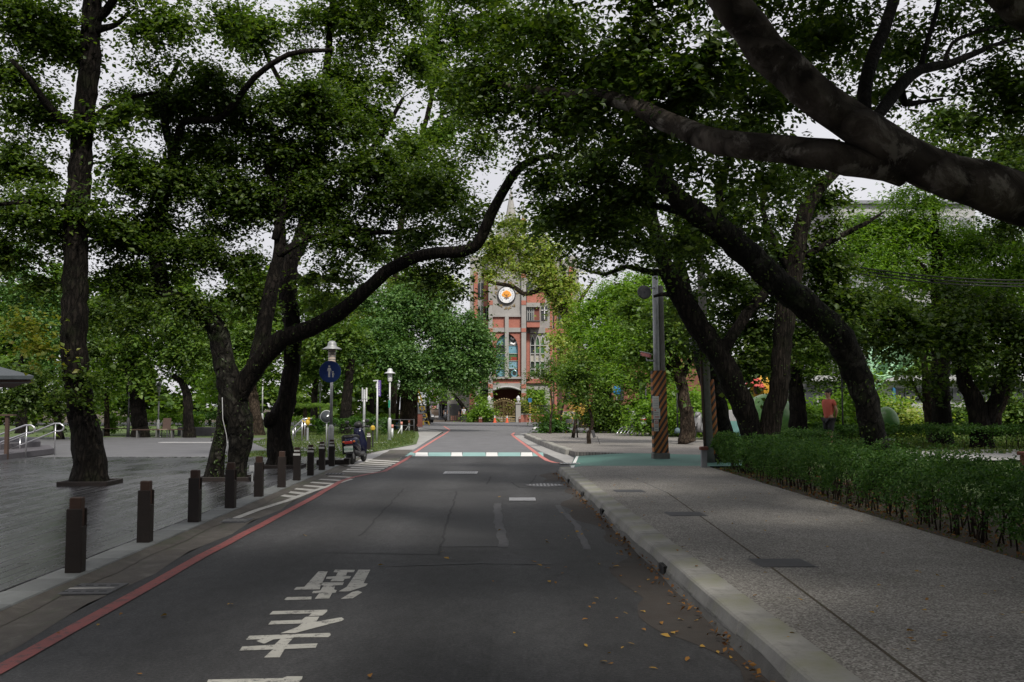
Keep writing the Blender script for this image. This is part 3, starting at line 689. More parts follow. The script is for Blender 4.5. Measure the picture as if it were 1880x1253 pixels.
# park ground on the right, gently raised behind the hedges
nx, ny = 30, 40; vs = []; fs = []
def PG(X, Y):
    t = min(1, max(0, (Y-20)/8)); return .10 + .27*t*t*(3-2*t) if X > 6 else .10 + .27*t*t*(3-2*t)*min(1, max(0, (X-4.8)/1.5))
def inpav(X, Y): return False
for j in range(ny+1):
    for i in range(nx+1):
        X = 4.83 + (i/nx)**1.6*75; Y = -8 + j/ny*96
        if Y > 24.9:
            lim = float(np.interp(Y, [24.9, 25, 30.5, 32, 44, 58, 66, 74, 88], [4.83, 6.5, 6.6, 10, 10.6, 7.6, 5.5, 13, 16])); X = lim + (i/nx)**1.6*75
        vs.append(Vector((X, Y, PG(X, Y) if not (Y > 30 and i == 0) else .12)))
fs = [(j*(nx+1)+i, j*(nx+1)+i+1, (j+1)*(nx+1)+i+1, (j+1)*(nx+1)+i) for j in range(ny) for i in range(nx)]
struct('park_lawn', MB().add(vs, fs), 'grass')
struct('hedge_bed', MB().sheet(poly([(4.84,-6),(6.9,-6),(6.9,24.6),(4.84,24.6)], .125)), 'soil')
A, B = [], []
for k in range(24):
    x = 8 + k*1.0; A.append(Vector((x, 24.2+.1*k, PG(x, 24.2+.1*k)+.05))); B.append(Vector((x, 27.6+.12*k, PG(x, 27.6+.12*k)+.05)))
struct('park_path', MB().strip(A, B), 'footway_concrete')
# ================================================================== trees
def leaves_object(name, P, N, L, mat, parent, aspect=.55, fold=.12, droop=None):
    n = len(P); r = npr
    N = N / np.linalg.norm(N, axis=1, keepdims=True)
    a = r.normal(size=(n, 3)); d = a - N * (a*N).sum(1, keepdims=True); d /= np.linalg.norm(d, axis=1, keepdims=True)
    s = np.cross(N, d); L = L[:, None]; wd = L * aspect * r.uniform(.8, 1.2, (n, 1))
    V = np.empty((n, 4, 3)); mid = P - d*L*.08 + N*L*fold
    V[:, 0] = P - d*L*.5; V[:, 1] = mid + s*wd*.5; V[:, 2] = P + d*L*.5; V[:, 3] = mid - s*wd*.5
    off = np.array(parent.location) if parent is not None else np.zeros(3)
    me = bpy.data.meshes.new(name); me.vertices.add(n*4); me.vertices.foreach_set('co', (V.reshape(-1, 3) - off).ravel())
    b = (np.arange(n)*4)[:, None]; idx = np.concatenate([b, b+1, b+2, b, b+2, b+3], 1).ravel()
    me.loops.add(n*6); me.loops.foreach_set('vertex_index', idx.astype(np.int32))
    me.polygons.add(n*2); me.polygons.foreach_set('loop_start', (np.arange(n*2)*3).astype(np.int32))
    try: me.polygons.foreach_set('loop_total', np.full(n*2, 3, np.int32))
    except Exception: pass
    me.materials.append(MATS[mat]); me.update(calc_edges=True)
    o = inlink(bpy.data.objects.new(name, me), parent); o['kind'] = 'stuff'
    global LEAVES; LEAVES += n
    return o
LEAVES = 0; BOUGH = 7.4; TAUK = 2.5
def pnoise(P, s, seed):
    r = np.random.default_rng(seed); v = np.zeros(len(P))
    for k in range(5):
        f = r.normal(size=3) * s * (1 + .5*k); v += np.sin(P @ f + r.uniform(0, 6.28)) / (1 + .4*k)
    return v
def blob_world(bl):
    if bl[0] == 'w': _, x, y, z, rx, ry, rz = bl[:7]; return np.array([x, y, z]), np.array([rx, ry, rz]), (bl[7] if len(bl) > 7 else 1.0)
    px, py, Y, rx, ry = bl[:5]; c = W(px, py, Y); RX, RZ = S(rx, Y), S(ry, Y); dens = bl[5] if len(bl) > 5 else 1.0
    RY = bl[6] if len(bl) > 6 else .75*max(RX, RZ)
    return np.array(c), np.array([RX, RY, RZ]), dens
def crown(parent, blobs, mat, leaf, tau, name='crown', cl=30, spread=None, gap=-.35, seed=1, flat=.45, aspect=.68, up=1.1):
    r = npr; PP, NN, LL, CC = [], [], [], []
    spread = spread or leaf*4.2
    rb = min(leaf*BOUGH, 1.7)
    if leaf > .4 and name != 'foliage': rb = 1.3
    for bi, bl in enumerate(blobs):
        c, R, dens = blob_world(bl)
        A = math.pi * R[0] * R[2]; n = tau*TAUK*dens*A / (leaf*leaf*aspect*.5*.55); per = 20*9; nc = max(2, int(n/per + .5))
        u = r.normal(size=(nc*3, 3)); u /= np.linalg.norm(u, axis=1, keepdims=True); u *= r.uniform(.05, 1, (nc*3, 1))**(1/2.4)
        ctr = c + u*np.maximum(R - rb*.35, R*.6)
        g = np.argsort(-(pnoise(ctr, 3.0/max(R.mean(), .8), seed*17+bi) + r.normal(size=len(ctr))*.35))[:nc]
        ctr = ctr[g]; u = u[g]; nc = len(ctr); CC.append(ctr)
        inner = (np.linalg.norm(u, axis=1) < .6)
        m, k = 20, 9
        sd = r.normal(size=(nc, m, 3)) + u[:, None, :]*.7; sd[:, :, 2] *= .55; sd[:, :, 2] += .12
        sd /= np.linalg.norm(sd, axis=2, keepdims=True)
        ln = rb * r.uniform(.45, 1.25, (nc, m, 1, 1)); tt = np.linspace(.12, 1.0, k)[None, None, :, None] + r.normal(size=(nc, m, k, 1))*.04
        P = ctr[:, None, None, :] + sd[:, :, None, :]*ln*tt + r.normal(size=(nc, m, k, 3))*leaf*.45
        P[..., 2] -= (tt[..., 0]**2)*rb*.22
        N = np.array([0, 0, up]) + sd[:, :, None, :]*.35 + r.normal(size=(nc, m, k, 3))*.55
        sz = np.where(inner, 1.45, 1.0)[:, None, None] * r.uniform(.65, 1.2, (nc, m, k)) * leaf
        PP.append(P.reshape(-1, 3)); NN.append(N.reshape(-1, 3)); LL.append(sz.ravel())
    leaves_object(name, np.concatenate(PP), np.concatenate(NN), np.concatenate(LL), mat, parent, aspect)
    return np.concatenate(CC)
def limb(parent, name, pts, mat, n=12, step=.35, wob=.10, seed=0, gz=None):
    rows = []
    for q in pts:
        if q[0] == 'w': rows.append((q[1], q[2], q[3], q[4]))
        else: p = W(q[0], q[1], q[2]); rows.append((p.x, p.y, p.z, S(q[3], q[2])/2))
    if gz is not None:
        x, y, z, rr = rows[0]; rows = [(x, y, gz-.15, rr*1.22), (x, y, gz+.10, rr*1.10), (x, y, gz+.4, rr*1.0)] + [q for q in rows if q[2] > gz+.6]
    R = catmull(rows, step)
    rr = random.Random(seed); 
    jit = np.array([[rr.uniform(-1,1), rr.uniform(-1,1), rr.uniform(-1,1)] for _ in R]) * (R[:, 3:4]*.10)
    jit[0] = 0; R[:, :3] += jit
    MB().tube([Vector(q[:3]) for q in R], list(np.maximum(R[:, 3], .004)), n, True, wob, seed, .035 if n > 12 else .02).build(name, MATS[mat], parent, True, True, False)
    return R
def twigs(parent, sk, targets, k, mat, rbase=.02, seed=0):
    r = np.random.default_rng(seed); nodes = np.concatenate([q[:, :3] for q in sk]); rad = np.concatenate([q[:, 3] for q in sk])
    if len(targets) > k: targets = targets[r.choice(len(targets), k, replace=False)]
    dmin = np.array([np.min(np.linalg.norm(nodes - t, axis=1)) for t in targets]); mb = MB()
    for t in targets[np.argsort(dmin)]:
        d = np.linalg.norm(nodes - t, axis=1) + np.maximum(0, nodes[:, 2]-t[2])*.4
        i = int(np.argmin(d)); p = nodes[i]; L = np.linalg.norm(t-p)
        if L < .15 or L > 9: continue
        r0 = min(rad[i]*.75, rbase*(.45 + .35*L)); m = 4 if L < 1.5 else 6
        off = r.normal(size=3)*L*.10; off2 = r.normal(size=3)*L*.06
        f = np.linspace(0, 1, m)[:, None]; pts = p + (t-p)*f + off*np.sin(f*math.pi) + off2*np.sin(f*2*math.pi)
        rr = r0*(1-.78*f[:, 0]); mb.tube([Vector(q) for q in pts], list(rr), 5)
        nodes = np.concatenate([nodes, pts[1:]]); rad = np.concatenate([rad, rr[1:]])
    if mb.v:
        o = mb.build('twigs', MATS[mat], parent, True, True, False); o['kind'] = 'stuff'
TREE_N = 0
def ivy(root, R, n, leaf, mat):
    r = npr; i = r.integers(0, len(R)-1, n); f = r.random((n, 1)); c = R[i]*(1-f) + R[i+1]*f; d = R[i+1, :3]-R[i, :3]; d /= np.linalg.norm(d, axis=1, keepdims=True)+1e-9
    a = r.normal(size=(n, 3)); a[:, 1] -= .6; a -= d*(a*d).sum(1, keepdims=True); a /= np.linalg.norm(a, axis=1, keepdims=True)
    P = c[:, :3] + a*(c[:, 3:4]*1.04 + .02); g = pnoise(P, 3.0, 4) > -.1
    leaves_object('epiphytes', P[g], (a + r.normal(size=(n, 3))*.6)[g], leaf*r.uniform(.5, 1.3, n)[g], mat, root, .5)
def tree(name, label, limbs, blobs, leafmat, leaf=.10, tau=1.6, ntw=70, group=None, gz=0.0, barkm='bark_dark', rb=.02, extra=(), ivyn=0, **kw):
    global TREE_N; TREE_N += 1; sd = TREE_N*13; n0 = LEAVES
    q = limbs[0][1][0]; b = Vector((q[1], q[2], gz)) if q[0] == 'w' else W(q[0], q[1], q[2])
    root = thing(name, label, 'tree', (b.x, b.y, gz), 0, group); sk = []
    for i, l in enumerate(limbs):
        nm, pts = l[0], l[1]; bm = l[2] if len(l) > 2 else barkm
        sk.append(limb(root, nm, pts, bm, 20 if 'trunk' in nm or 'limb' in nm else 10, .16 if 'trunk' in nm or 'limb' in nm else .3, (.075 if nm == 'trunk' else .08), sd+i, gz if (nm == 'trunk') else None))
    if ivyn:
        for q in sk[:3]: ivy(root, q, ivyn, .055, 'leaf_dark')
    cc = crown(root, blobs, leafmat, leaf, tau, seed=sd, **kw)
    for bl2, lm2 in extra:
        cc = np.concatenate([cc, crown(root, bl2, lm2, leaf, tau, seed=sd+5, **kw)])
    if ntw: twigs(root, sk, cc, ntw, barkm, rb, sd)
    return root

DK = .05
# ---- left row
T_LEFT = tree('street_tree', 'tall straight dark trunk in a framed pit on the timber deck',
  [('trunk', [(165,893,20.3,58),(156,800,20.3,53),(141,700,20.3,46.4),(136,600,20.3,45.5),(138,500,20.3,44.7),(141,400,20.3,42.2),(148,300,20.3,39.7),(157,200,20.3,38.1),(166,100,20.3,35.6),(169,0,20.3,33.9),(172,-150,20.3,29.8),(178,-350,20.3,20.7),(185,-520,20.3,8.3)]),
   ('branch', [(148,262,20.3,16.6),(134,241,20.2,18.2),(108,215,20.0,17.4),(80,185,19.7,14.1),(55,147,19.4,10.8),(20,110,19.1,7.5)]),
   ('branch', [(150,240,20.3,11.6),(180,210,20.4,10.8),(215,185,20.6,7.5),(290,170,20.8,5.8)]),
   ('branch', [(145,380,20.3,13.2),(110,375,20,12.4),(60,370,19.6,9.9),(0,375,19.2,7.5),(-80,360,19,5)]),
   ('branch', [(145,420,20.3,11.6),(100,400,20.5,9.9),(40,392,20.6,7.5),(-30,410,20.6,4.1)]),
   ('branch', [(172,40,20.3,21.5),(195,20,20.2,18.2),(225,-20,20,14.1),(290,-60,19.8,7.5)]),
   ('branch', [(165,60,20.3,18.2),(190,52,20.2,13.2),(215,45,20.2,9.1),(240,20,20.2,6.6)])],
  [(50,40,20,110,70,1.2),(130,90,20.5,70,60,.8),(20,170,20,75,75,1.1),(90,200,21,60,50,.9),(50,300,20.6,85,60,1.1),(60,390,20,95,60,1.1),(20,470,20.4,70,55,1),(120,430,21,70,60),
   (250,40,20,55,45,.7),(330,55,20,70,55,.75),(300,120,20.4,60,35,.55),(215,215,20.4,45,45,.8),(220,320,20.6,60,60,.9),(215,420,21,70,55),(400,30,19.6,70,45,.7),(200,-80,20,260,80,.9),(60,520,20.6,50,35,.7),
   (155,690,20.1,30,28,.8),(135,720,19.9,22,25,.8),(160,250,20,30,45,.6),(160,360,20,32,45,.6)],
  'leaf_olive', .092, 1.2, 170, 'trees along the left of the road', DK, extra=[([(50,600,19.6,30,18,.3),(75,640,19.6,18,12,.25)], 'leaf_yellow')])

tree('street_tree', 'forked mossy tree with twin feet whose long branch arches out over the road',
  [('trunk', [(434,888,21.5,36),(435,850,21.5,36),(441,805,21.5,45),(438,770,21.5,46.8),(425,720,21.5,45),(413,670,21.5,39.6),(402,620,21.5,37.8),(388,590,21.5,36),(360,568,21.5,32.4),(325,550,21.5,30.6),(298,525,21.5,28.8),(290,480,21.5,27),(292,420,21.5,25.2),(302,350,21.5,22.5),(318,290,21.5,19.8),(312,260,21.5,17.1),(302,225,21.5,13.5),(305,170,21.5,10.8),(330,110,21.4,7.2)], 'bark_mossy'),
   ('second_trunk', [('w', -6.42, 21.6, -.1, .24),('w',-6.40,21.6,.2,.215),(400,830,21.6,27.9),(408,790,21.6,25.2),(414,750,21.5,27),(420,710,21.5,28.8)], 'bark_mossy'),
   ('arching_branch', [(432,740,21.5,35.6),(452,700,21.4,37.2),(480,660,21.2,35.6),(520,622,21.0,34),(570,602,20.8,31),(620,578,20.5,27.9),(665,540,20.2,26.3),(710,500,19.9,24.8),(755,474,19.6,24),(800,464,19.3,23.2),(850,462,19.1,22.4),(876,448,19,21.7),(892,415,18.9,20.2),(912,372,18.8,18.5),(940,325,18.7,17),(965,300,18.6,14.7),(1000,288,18.4,11.6),(1040,290,18.2,6.9)], 'bark_dark'),
   ('branch', [(470,670,21.3,30.6),(482,620,21.4,30.6),(492,560,21.6,28.8),(505,500,21.8,25.2),(515,430,22,21.6),(505,360,22,18),(490,300,22,12.6)], 'bark_dark'),
   ('branch', [(318,300,21.5,16.2),(330,240,21.4,14.4),(345,222,21.3,13.5),(400,220,21.1,13.5),(430,190,20.9,12.6),(470,140,20.7,11.7),(530,100,20.5,9.9),(610,92,20.3,7.2)], 'bark_dark'),
   ('branch', [(290,470,21.5,18),(265,455,21.6,15.3),(225,445,21.8,12.6),(180,425,22,8.1)], 'bark_dark'),
   ('branch', [(510,470,21.8,14.4),(560,440,22,12.6),(640,430,22.2,10.8),(760,425,22.3,7.2)], 'bark_dark'),
   ('branch', [(505,440,21.8,14.4),(535,305,22,10.8),(500,245,22,10.8),(470,215,22,9)], 'bark_dark'),
   ('branch', [(503,250,22,9),(560,215,22,8.1),(600,175,22,6.3)], 'bark_dark')],
  [(260,200,22,70,50),(330,190,22,70,55,1.1),(400,160,21.5,90,50),(480,200,22,100,60,1.1),(400,270,22,110,60,1.1),(300,330,21.5,100,60,1.1),(420,360,22,110,70,1.2),(540,290,22.5,100,70,1.1),(560,180,22,80,50),(620,250,22.5,90,60),
   (520,380,22.5,100,70,1.2),(630,350,22.5,100,70,1.2),(720,310,22,90,60),(740,380,22,90,60,1.1),(820,340,21,60,55),(860,400,20.5,45,45,.8),(640,440,22.5,100,45,1.0),(780,440,21,70,35,.8),(250,420,21.5,90,60,1.1),(330,460,21.5,80,60,1.1),(240,520,21.5,80,45),
   (420,450,22,90,60,1.1),(330,560,21,80,32,.9),(250,590,21.3,60,30,.7),(440,550,22,60,50,.8),(600,500,22,70,40,.7),(790,510,20,60,25,.7),(830,480,19.8,55,30,.8),(850,540,19.6,28,28,.5),(985,262,18.4,50,26,.6)],
  'leaf_dark', .088, 1.25, 230, 'trees along the left of the road', DK, 'bark_dark', ivyn=500)

tree('street_tree', 'leaning dark trunk with a knobbly foot in a low framed pit, behind the arching tree',
  [('trunk', [(516,860,26,46),(514,830,26,42),(512,800,26,42),(518,760,26,40),(531,710,26,33),(538,660,26,31),(536,600,26,30),(528,540,26,34),(535,480,26,32),(560,420,26,28),(580,340,26,24),(590,240,26,20),(600,130,26,15),(610,0,26,9)], 'bark_dark'),
   ('branch', [(532,500,26,22),(560,520,26,18),(600,512,26,15),(650,520,26,9)]),
   ('branch', [(570,400,26,18),(640,330,26,14),(700,250,26,10),(740,180,26,6)]),
   ('branch', [(590,250,26,14),(520,160,26,10),(470,60,26,7)]),
   ('burr', [(492,780,26,16),(496,772,25.8,26),(500,762,25.8,20)])],
  [(480,60,26,70,55,.8),(600,50,26,80,60,.9),(680,60,26,60,70,.8),(640,140,26,60,60,.8),(690,220,26,55,50,.7),(600,200,26,90,60),(760,280,26,60,50,.9),(560,100,26,40,30,.4),(800,330,26,60,60,.9),(650,-40,26,180,60,.9),(760,90,26,50,60,.6),(740,20,26,60,40,.7),(840,180,26,60,60,.8),(700,160,26,40,40,.4),(860,260,26,50,50,.8),(600,560,26,60,40,.6),(540,620,26,40,40,.5),(455,60,26,50,50,.6)],
  'leaf_olive', .105, 1.3, 120, 'trees along the left of the road', DK)

tree('park_tree', 'tall pale leaved tree standing behind the left row, its crown filling the top centre',
  [('trunk', [(722,775,74,14),(722,640,74,13),(724,540,74,12),(735,420,74,11),(760,300,74,10),(790,190,74,9),(800,100,74,8),(810,-20,74,5)], 'bark_brown'),
   ('branch', [(724,540,74,8),(745,500,74,7),(755,450,74,5)]), ('branch', [(745,350,74,8),(800,230,74,7),(850,160,74,5)])],
  [(820,60,70,60,60,.9),(880,50,70,70,50,.9),(800,130,70,45,60,.8),(860,170,70,60,60),(800,240,70,50,50),(960,70,70,70,60,.9),(1050,40,70,60,50,.8),(780,520,74,60,40,.8),(720,480,74,50,40,.7),(850,-40,70,160,60)],
  'leaf_mid', .26, 1.1, 70, 'park trees on the left', 0.0, 'bark_brown', .05)

# ---- right row
T_LIMB = tree('street_tree', 'huge smooth limbed tree leaning in from the right edge, its thick grey limb crossing overhead',
  [('trunk', [('w',6.6,8.6,.1,.46),('w',6.4,8.6,1.4,.40),('w',5.9,8.5,2.4,.36),(2080,420,8.4,111),(1980,390,8.3,103.6),(1880,366,8.2,94.7),(1790,340,8.1,90.3),(1700,305,8.0,82.9),(1620,262,8.0,77),(1550,215,8.0,72.5),(1480,160,8.0,71),(1410,90,8.0,70.3),(1350,20,8.0,68.1),(1300,-50,8,62.2),(1240,-160,7.9,51.8),(1150,-300,7.8,37),(1050,-420,7.6,18.5)], 'bark_smooth'),
   ('limb', [(1660,315,8.05,59.2),(1590,302,8.05,62.2),(1520,285,8.1,57.7),(1440,275,8.2,53.3),(1360,268,8.4,47.4),(1290,252,8.7,42.9),(1225,225,9,38.5),(1165,195,9.4,32.6),(1100,178,9.8,26.6),(1020,172,10.3,20.7),(940,160,10.8,13.3),(870,150,11.3,6.7)], 'bark_smooth'),
   ('branch', [(1592,235,8.0,25.2),(1588,190,8.3,25.2),(1592,140,8.6,26.6),(1612,85,9.0,25.2),(1632,30,9.4,22.2),(1650,-40,9.8,17.8),(1660,-160,10,8.9)], 'bark_dark'),
   ('branch', [(1600,225,8.0,19.2),(1625,195,8.4,22.2),(1655,155,8.8,23.7),(1690,128,9.2,19.2),(1740,118,9.6,16.3),(1790,98,10,11.8),(1830,82,10.3,8.1),(1880,70,10.6,5.2)], 'bark_dark'),
   ('branch', [(1690,125,9.2,11.1),(1704,70,9.4,9.6),(1720,20,9.6,8.9),(1735,-60,9.8,5.9)], 'bark_dark'),
   ('branch', [(1735,115,9.6,8.9),(1748,80,9.8,7.4),(1790,60,10,6.7),(1850,45,10.2,4.4)], 'bark_dark'),
   ('branch', [(1655,160,8.8,13.3),(1662,190,8.9,13.3),(1690,188,9,8.9),(1730,182,9.2,5.2)], 'bark_dark'),
   ('upper_limb', [('w',6.4,8.6,2.0,.3),(2050,150,8.3,81.4),(1950,60,8.1,70.3),(1870,15,8.0,59.2),(1800,-40,7.9,51.8),(1700,-120,7.8,37),(1550,-250,7.6,22.2)], 'bark_smooth')],
  [(880,110,11.3,55,60,.8),(930,170,11,75,60,1.2),(1010,140,10.6,75,60,1.2),(1010,220,10.8,90,50,1.2),(1090,110,10.4,75,60,1.2),(1110,210,10,80,50,1.2),(1180,90,9.6,80,60,1.2),(1230,170,9.3,70,55,1.2),(1180,270,9.6,70,35,.9),(1280,110,9,60,60,1.1),
   (1390,200,9.6,60,60,.8),(1320,320,9.4,70,40,.7),(1480,70,10,70,50,.9),(1560,20,10,60,40,.7),(1700,60,10.6,70,50,.7),(1820,140,10.6,80,60,.8),(1760,20,10.4,80,40,.8),(1850,200,10.4,50,60,.9),(1620,180,11,70,40,.5),(1450,-40,9,200,60,1),(1150,-30,9.5,160,60,1.0),(1000,60,10.6,70,50,.9),(920,40,11.2,60,50,.8),(1380,130,10.5,60,50,.8),(1660,100,11.5,80,50,.6),(1860,60,11,60,60,.9),(1560,110,12,45,50,.35)],
  'leaf_dark', .078, 1.3, 240, 'trees along the right of the road', .13, 'bark_dark', .014, aspect=.52)

tree('street_tree', 'massive rough trunk leaning left across the pavement from behind the hedge',
  [('trunk', [(1616,880,18,47.9),(1600,780,18,45.4),(1585,720,18,45.4),(1562,660,18,49.2),(1530,610,17.9,51.8),(1480,562,17.8,53.1),(1430,520,17.6,51.8),(1380,475,17.4,49.2),(1330,430,17.2,46.6),(1285,395,17,44.1),(1240,360,16.8,38.8),(1205,315,16.6,33.7),(1182,250,16.4,28.5),(1170,180,16.2,23.3),(1165,90,16,16.8),(1170,0,16,10.4)], 'bark_mossy'),
   ('branch', [(1280,392,17,19.4),(1230,385,17.3,15.5),(1170,370,17.8,11.7),(1100,350,18.3,7.7),(1040,330,18.8,4.5)]),
   ('branch', [(1330,430,17.2,16.8),(1320,350,17.4,14.3),(1345,280,17.6,10.4),(1370,200,17.8,6.4)]),
   ('branch', [(1200,310,16.6,14.3),(1130,250,16.8,10.4),(1080,200,17,5.8)])],
  [(1010,330,18.5,60,40,.7),(1080,330,18,70,50,1),(1060,390,18.4,75,40,1),(1150,340,17.6,60,55,1),(1130,430,17.8,60,35,.9),(1230,300,17,60,60,.9),(1320,250,17.6,60,60,.9),(1260,440,17.4,50,35,.8),(1380,330,18,60,50,.8),(1400,240,18,50,50,.7),(1110,270,17,70,50,1.0),(1180,170,16.4,70,70,.9),(1120,480,18.2,40,22,.6),(1440,150,19,80,60,.9),(1300,150,18.5,60,50,.9),(1520,60,19,80,50,.8),(1480,300,19,60,40,.7),(1400,420,19,40,30,.6)],
  'leaf_dark', .095, 1.5, 120, 'trees along the right of the road', .15, 'bark_mossy', ivyn=1400)

tree('street_tree', 'twin trunked tree forking in a V just behind the hedge corner',
  [('trunk', [(1385,850,23,40.9),(1378,790,23,38.4),(1362,740,23,40.9),(1340,690,23,43.4),(1310,640,23,43.4),(1280,595,23,40.9),(1250,545,23,36),(1228,505,23,31),(1212,460,23,27.3),(1198,400,23,23.6),(1190,330,23,18.6),(1175,260,23,13.6),(1160,180,23,7.4)], 'bark_dark'),
   ('second_trunk', [(1405,850,23,39.7),(1412,790,23,38.4),(1428,720,23,36),(1436,650,23,36),(1440,590,23,36),(1448,540,23,36),(1462,470,23,33.5),(1476,400,23,28.5),(1500,350,23,23.6),(1535,315,23,18.6),(1560,290,23,13.6),(1590,240,23,7.4)], 'bark_camphor'),
   ('branch', [(1222,500,23,16.1),(1195,500,22.8,12.4),(1150,490,22.6,9.3),(1110,505,22.4,6.8),(1060,490,22.2,3.7)]),
   ('branch', [(1322,655,23,22),(1345,615,23,22),(1375,570,23.1,20),(1410,530,23.2,17),(1440,490,23.3,12),(1470,450,23.4,7)]),
   ('branch', [(1480,470,23,13.6),(1530,440,23,10.5),(1590,410,23,8.1),(1625,388,23,2)]),
   ('branch', [(1450,500,23,14.9),(1420,440,23,12.4),(1400,380,23,9.3),(1420,300,23,5)]),
   ('branch', [(1216,470,23,11.2),(1160,420,23,7.4),(1110,400,23,4.3)])],
  [(1020,410,23,55,35,.7),(1090,430,23,60,40,1),(1150,455,22.6,60,28,1),(1100,480,22.4,45,25,.7),(1160,390,23,60,45,1),(1290,470,23.4,50,40,.9),(1330,520,23.6,50,40,.8),(1400,400,23.4,60,45,.8),(1430,470,23.6,50,45,.8),(1510,420,23.4,50,40,.7),(1530,500,24,60,50,1),(1560,560,24,60,45,1.1),(1390,600,24,50,40,.9),(1380,660,24,45,45,.9),(1490,600,24.5,40,50,.8),(1450,330,23,60,45,.6),(1350,370,23.4,50,40,.7),(1340,560,24.5,50,40,.9),(1400,540,25,50,45,1),(1300,620,26,40,40,.9),(1360,620,25,40,30,.8),(1500,370,24,60,40,.6)],
  'leaf_dark', .11, 1.5, 110, 'trees along the right of the road', .15, ivyn=500)

tree('street_tree', 'dark slanting trunk beside the second striped pole, left of the V tree',
  [('trunk', [(1330,830,27,44.2),(1322,780,27,42.5),(1308,720,27,39.1),(1294,660,27,37.4),(1280,610,27,34),(1262,560,27,28.9),(1250,500,27,23.8),(1245,430,27,17),(1240,340,27,8.5)], 'bark_mossy'),
   ('branch', [(1262,560,27,15.3),(1230,540,27,10.2),(1200,545,27,5.1)])],
  [(1250,450,27,45,35,.9),(1290,420,27,60,50,.9),(1240,570,34,40,30,.8),(1300,550,28,40,40,.8)],
  'leaf_dark', .13, 1.4, 50, 'trees along the right of the road', .2)

tree('park_tree', 'slender forked tree in the grass right of the striped utility pole',
  [('trunk', [(1262,803,40,27),(1260,760,40,24),(1254,720,40,22),(1247,690,40,20),(1240,660,40,14),(1222,630,40,9)], 'bark_brown'),
   ('branch', [(1250,700,40,13),(1268,660,40,10),(1285,630,40,6)]), ('branch', [(1245,690,40,11),(1220,668,40,8),(1190,645,40,5)])],
  [(1220,620,40,60,45,1.1),(1180,650,40,45,30,.9),(1275,620,40,45,45,1.1),(1240,560,40,60,45,1.1),(1165,580,42,45,40,.9),(1210,690,40,50,20,.6)],
  'leaf_mid', .16, 1.5, 50, 'park trees on the right', PG(8,40))

tree('park_tree', 'bright green feathery crowned tree behind the right hand hedges',
  [('trunk', [(1730,800,33,36),(1728,740,33,34),(1726,660,33,32),(1724,580,33,28),(1722,500,33,22),(1718,430,33,14),(1715,380,33,7)], 'bark_dark'),
   ('branch', [(1724,560,33,14),(1780,500,33,10),(1840,460,33,6)]), ('branch', [(1722,520,33,14),(1670,470,33,10),(1640,440,33,6)])],
  [(1690,420,33,70,40,1.1),(1600,420,33.5,50,40,1.0),(1560,470,33.5,40,40,.9),(1620,500,33,50,40,1),(1680,370,33,60,30,.8),(1650,470,33,50,40,.9),(1750,440,33.5,60,45,.9),(1820,440,33,70,50,.9),(1740,510,33,80,40,.9),(1840,510,33,60,50,.9),(1880,470,33,50,50,.9)],
  'leaf_bright', .15, 1.25, 70, 'park trees on the right', PG(12,33), aspect=.3, cl=34)
T_V = tree('park_tree', 'dark spreading V shaped tree near the right edge of the view',
  [('trunk', [(1802,800,30,40),(1800,770,30,38),(1790,740,30,32),(1772,700,30,26),(1755,650,30,22),(1745,600,30,18),(1740,540,30,10)], 'bark_dark'),
   ('second_trunk', [(1808,775,30,28),(1830,730,30,24),(1845,680,30,20),(1850,630,30,14),(1860,560,30,8)], 'bark_dark'),
   ('branch', [(1830,800,30.6,22),(1828,760,30.6,20),(1850,720,30.6,17),(1865,660,30.6,12),(1868,600,30.6,8)], 'bark_brown')],
  [(1780,590,29.5,70,45,1.2),(1850,590,30,60,50,1.2),(1720,600,29,60,40,1.1),(1800,650,29,60,35,1.0),(1860,670,29.5,40,40,1),(1650,590,29,50,40,1),(1600,640,29,40,35,.8),(1680,640,28.5,45,30,.7),(1900,620,29,60,60,1),(1780,540,30,70,35,.8),(1590,570,29,40,40,.9),(1840,330,28,60,60,1.1),(1760,300,28,60,50,.9),(1680,260,28,60,40,.7),(1870,420,28,40,50,1)],
  'leaf_dark', .13, 1.6, 80, 'park trees on the right', PG(14,30))
tree('park_tree', 'slim pale brown tree with bare upper twigs in front of the grey wall',
  [('trunk', [(1712,795,34,20),(1706,760,34,20),(1702,720,34,17),(1698,680,34,12),(1694,650,34,9),(1685,620,34,5)], 'bark_brown'),
   ('branch', [(1696,660,34,6),(1670,640,34,5),(1640,630,34,4),(1610,625,34,2.5)], 'bark_pale'), ('branch', [(1697,665,34,5),(1706,630,34,3.5),(1702,600,34,2.5)], 'bark_pale'),
   ('branch', [(1704,750,34,6),(1680,715,34,5),(1668,680,34,4)], 'bark_brown')],
  [(1680,690,34,25,18,.5),(1650,690,34,20,14,.4),(1690,610,34,30,20,.5)], 'leaf_mid', .13, .9, 14, 'park trees on the right', PG(12,34))
tree('park_tree', 'stout dark trunk left of the person in coral, holding up a low crown',
  [('trunk', [(1466,800,31,34),(1466,760,31,30),(1462,720,31,28),(1455,660,31,26),(1450,600,31,20)], 'bark_dark')],
  [(1440,650,31,40,35,.9),(1500,650,31,45,40,1.1),(1530,690,32,40,22,.7),(1470,690,31,35,20,.7),(1400,680,32,30,25,.6)], 'leaf_mid', .13, 1.4, 30, 'park trees on the right', PG(10,31))
tree('park_tree', 'low leafy tree behind the person in coral, bright green',
  [('trunk', [(1575,800,40,10),(1572,740,40,9),(1575,690,40,6)], 'bark_brown')],
  [(1575,730,40,26,28,.8),(1590,700,40,30,20,.8),(1640,740,44,30,30,.7),(1550,740,41,20,24,.6)], 'leaf_bright', .15, 1.1, 16, 'park trees on the right', PG(14,40))

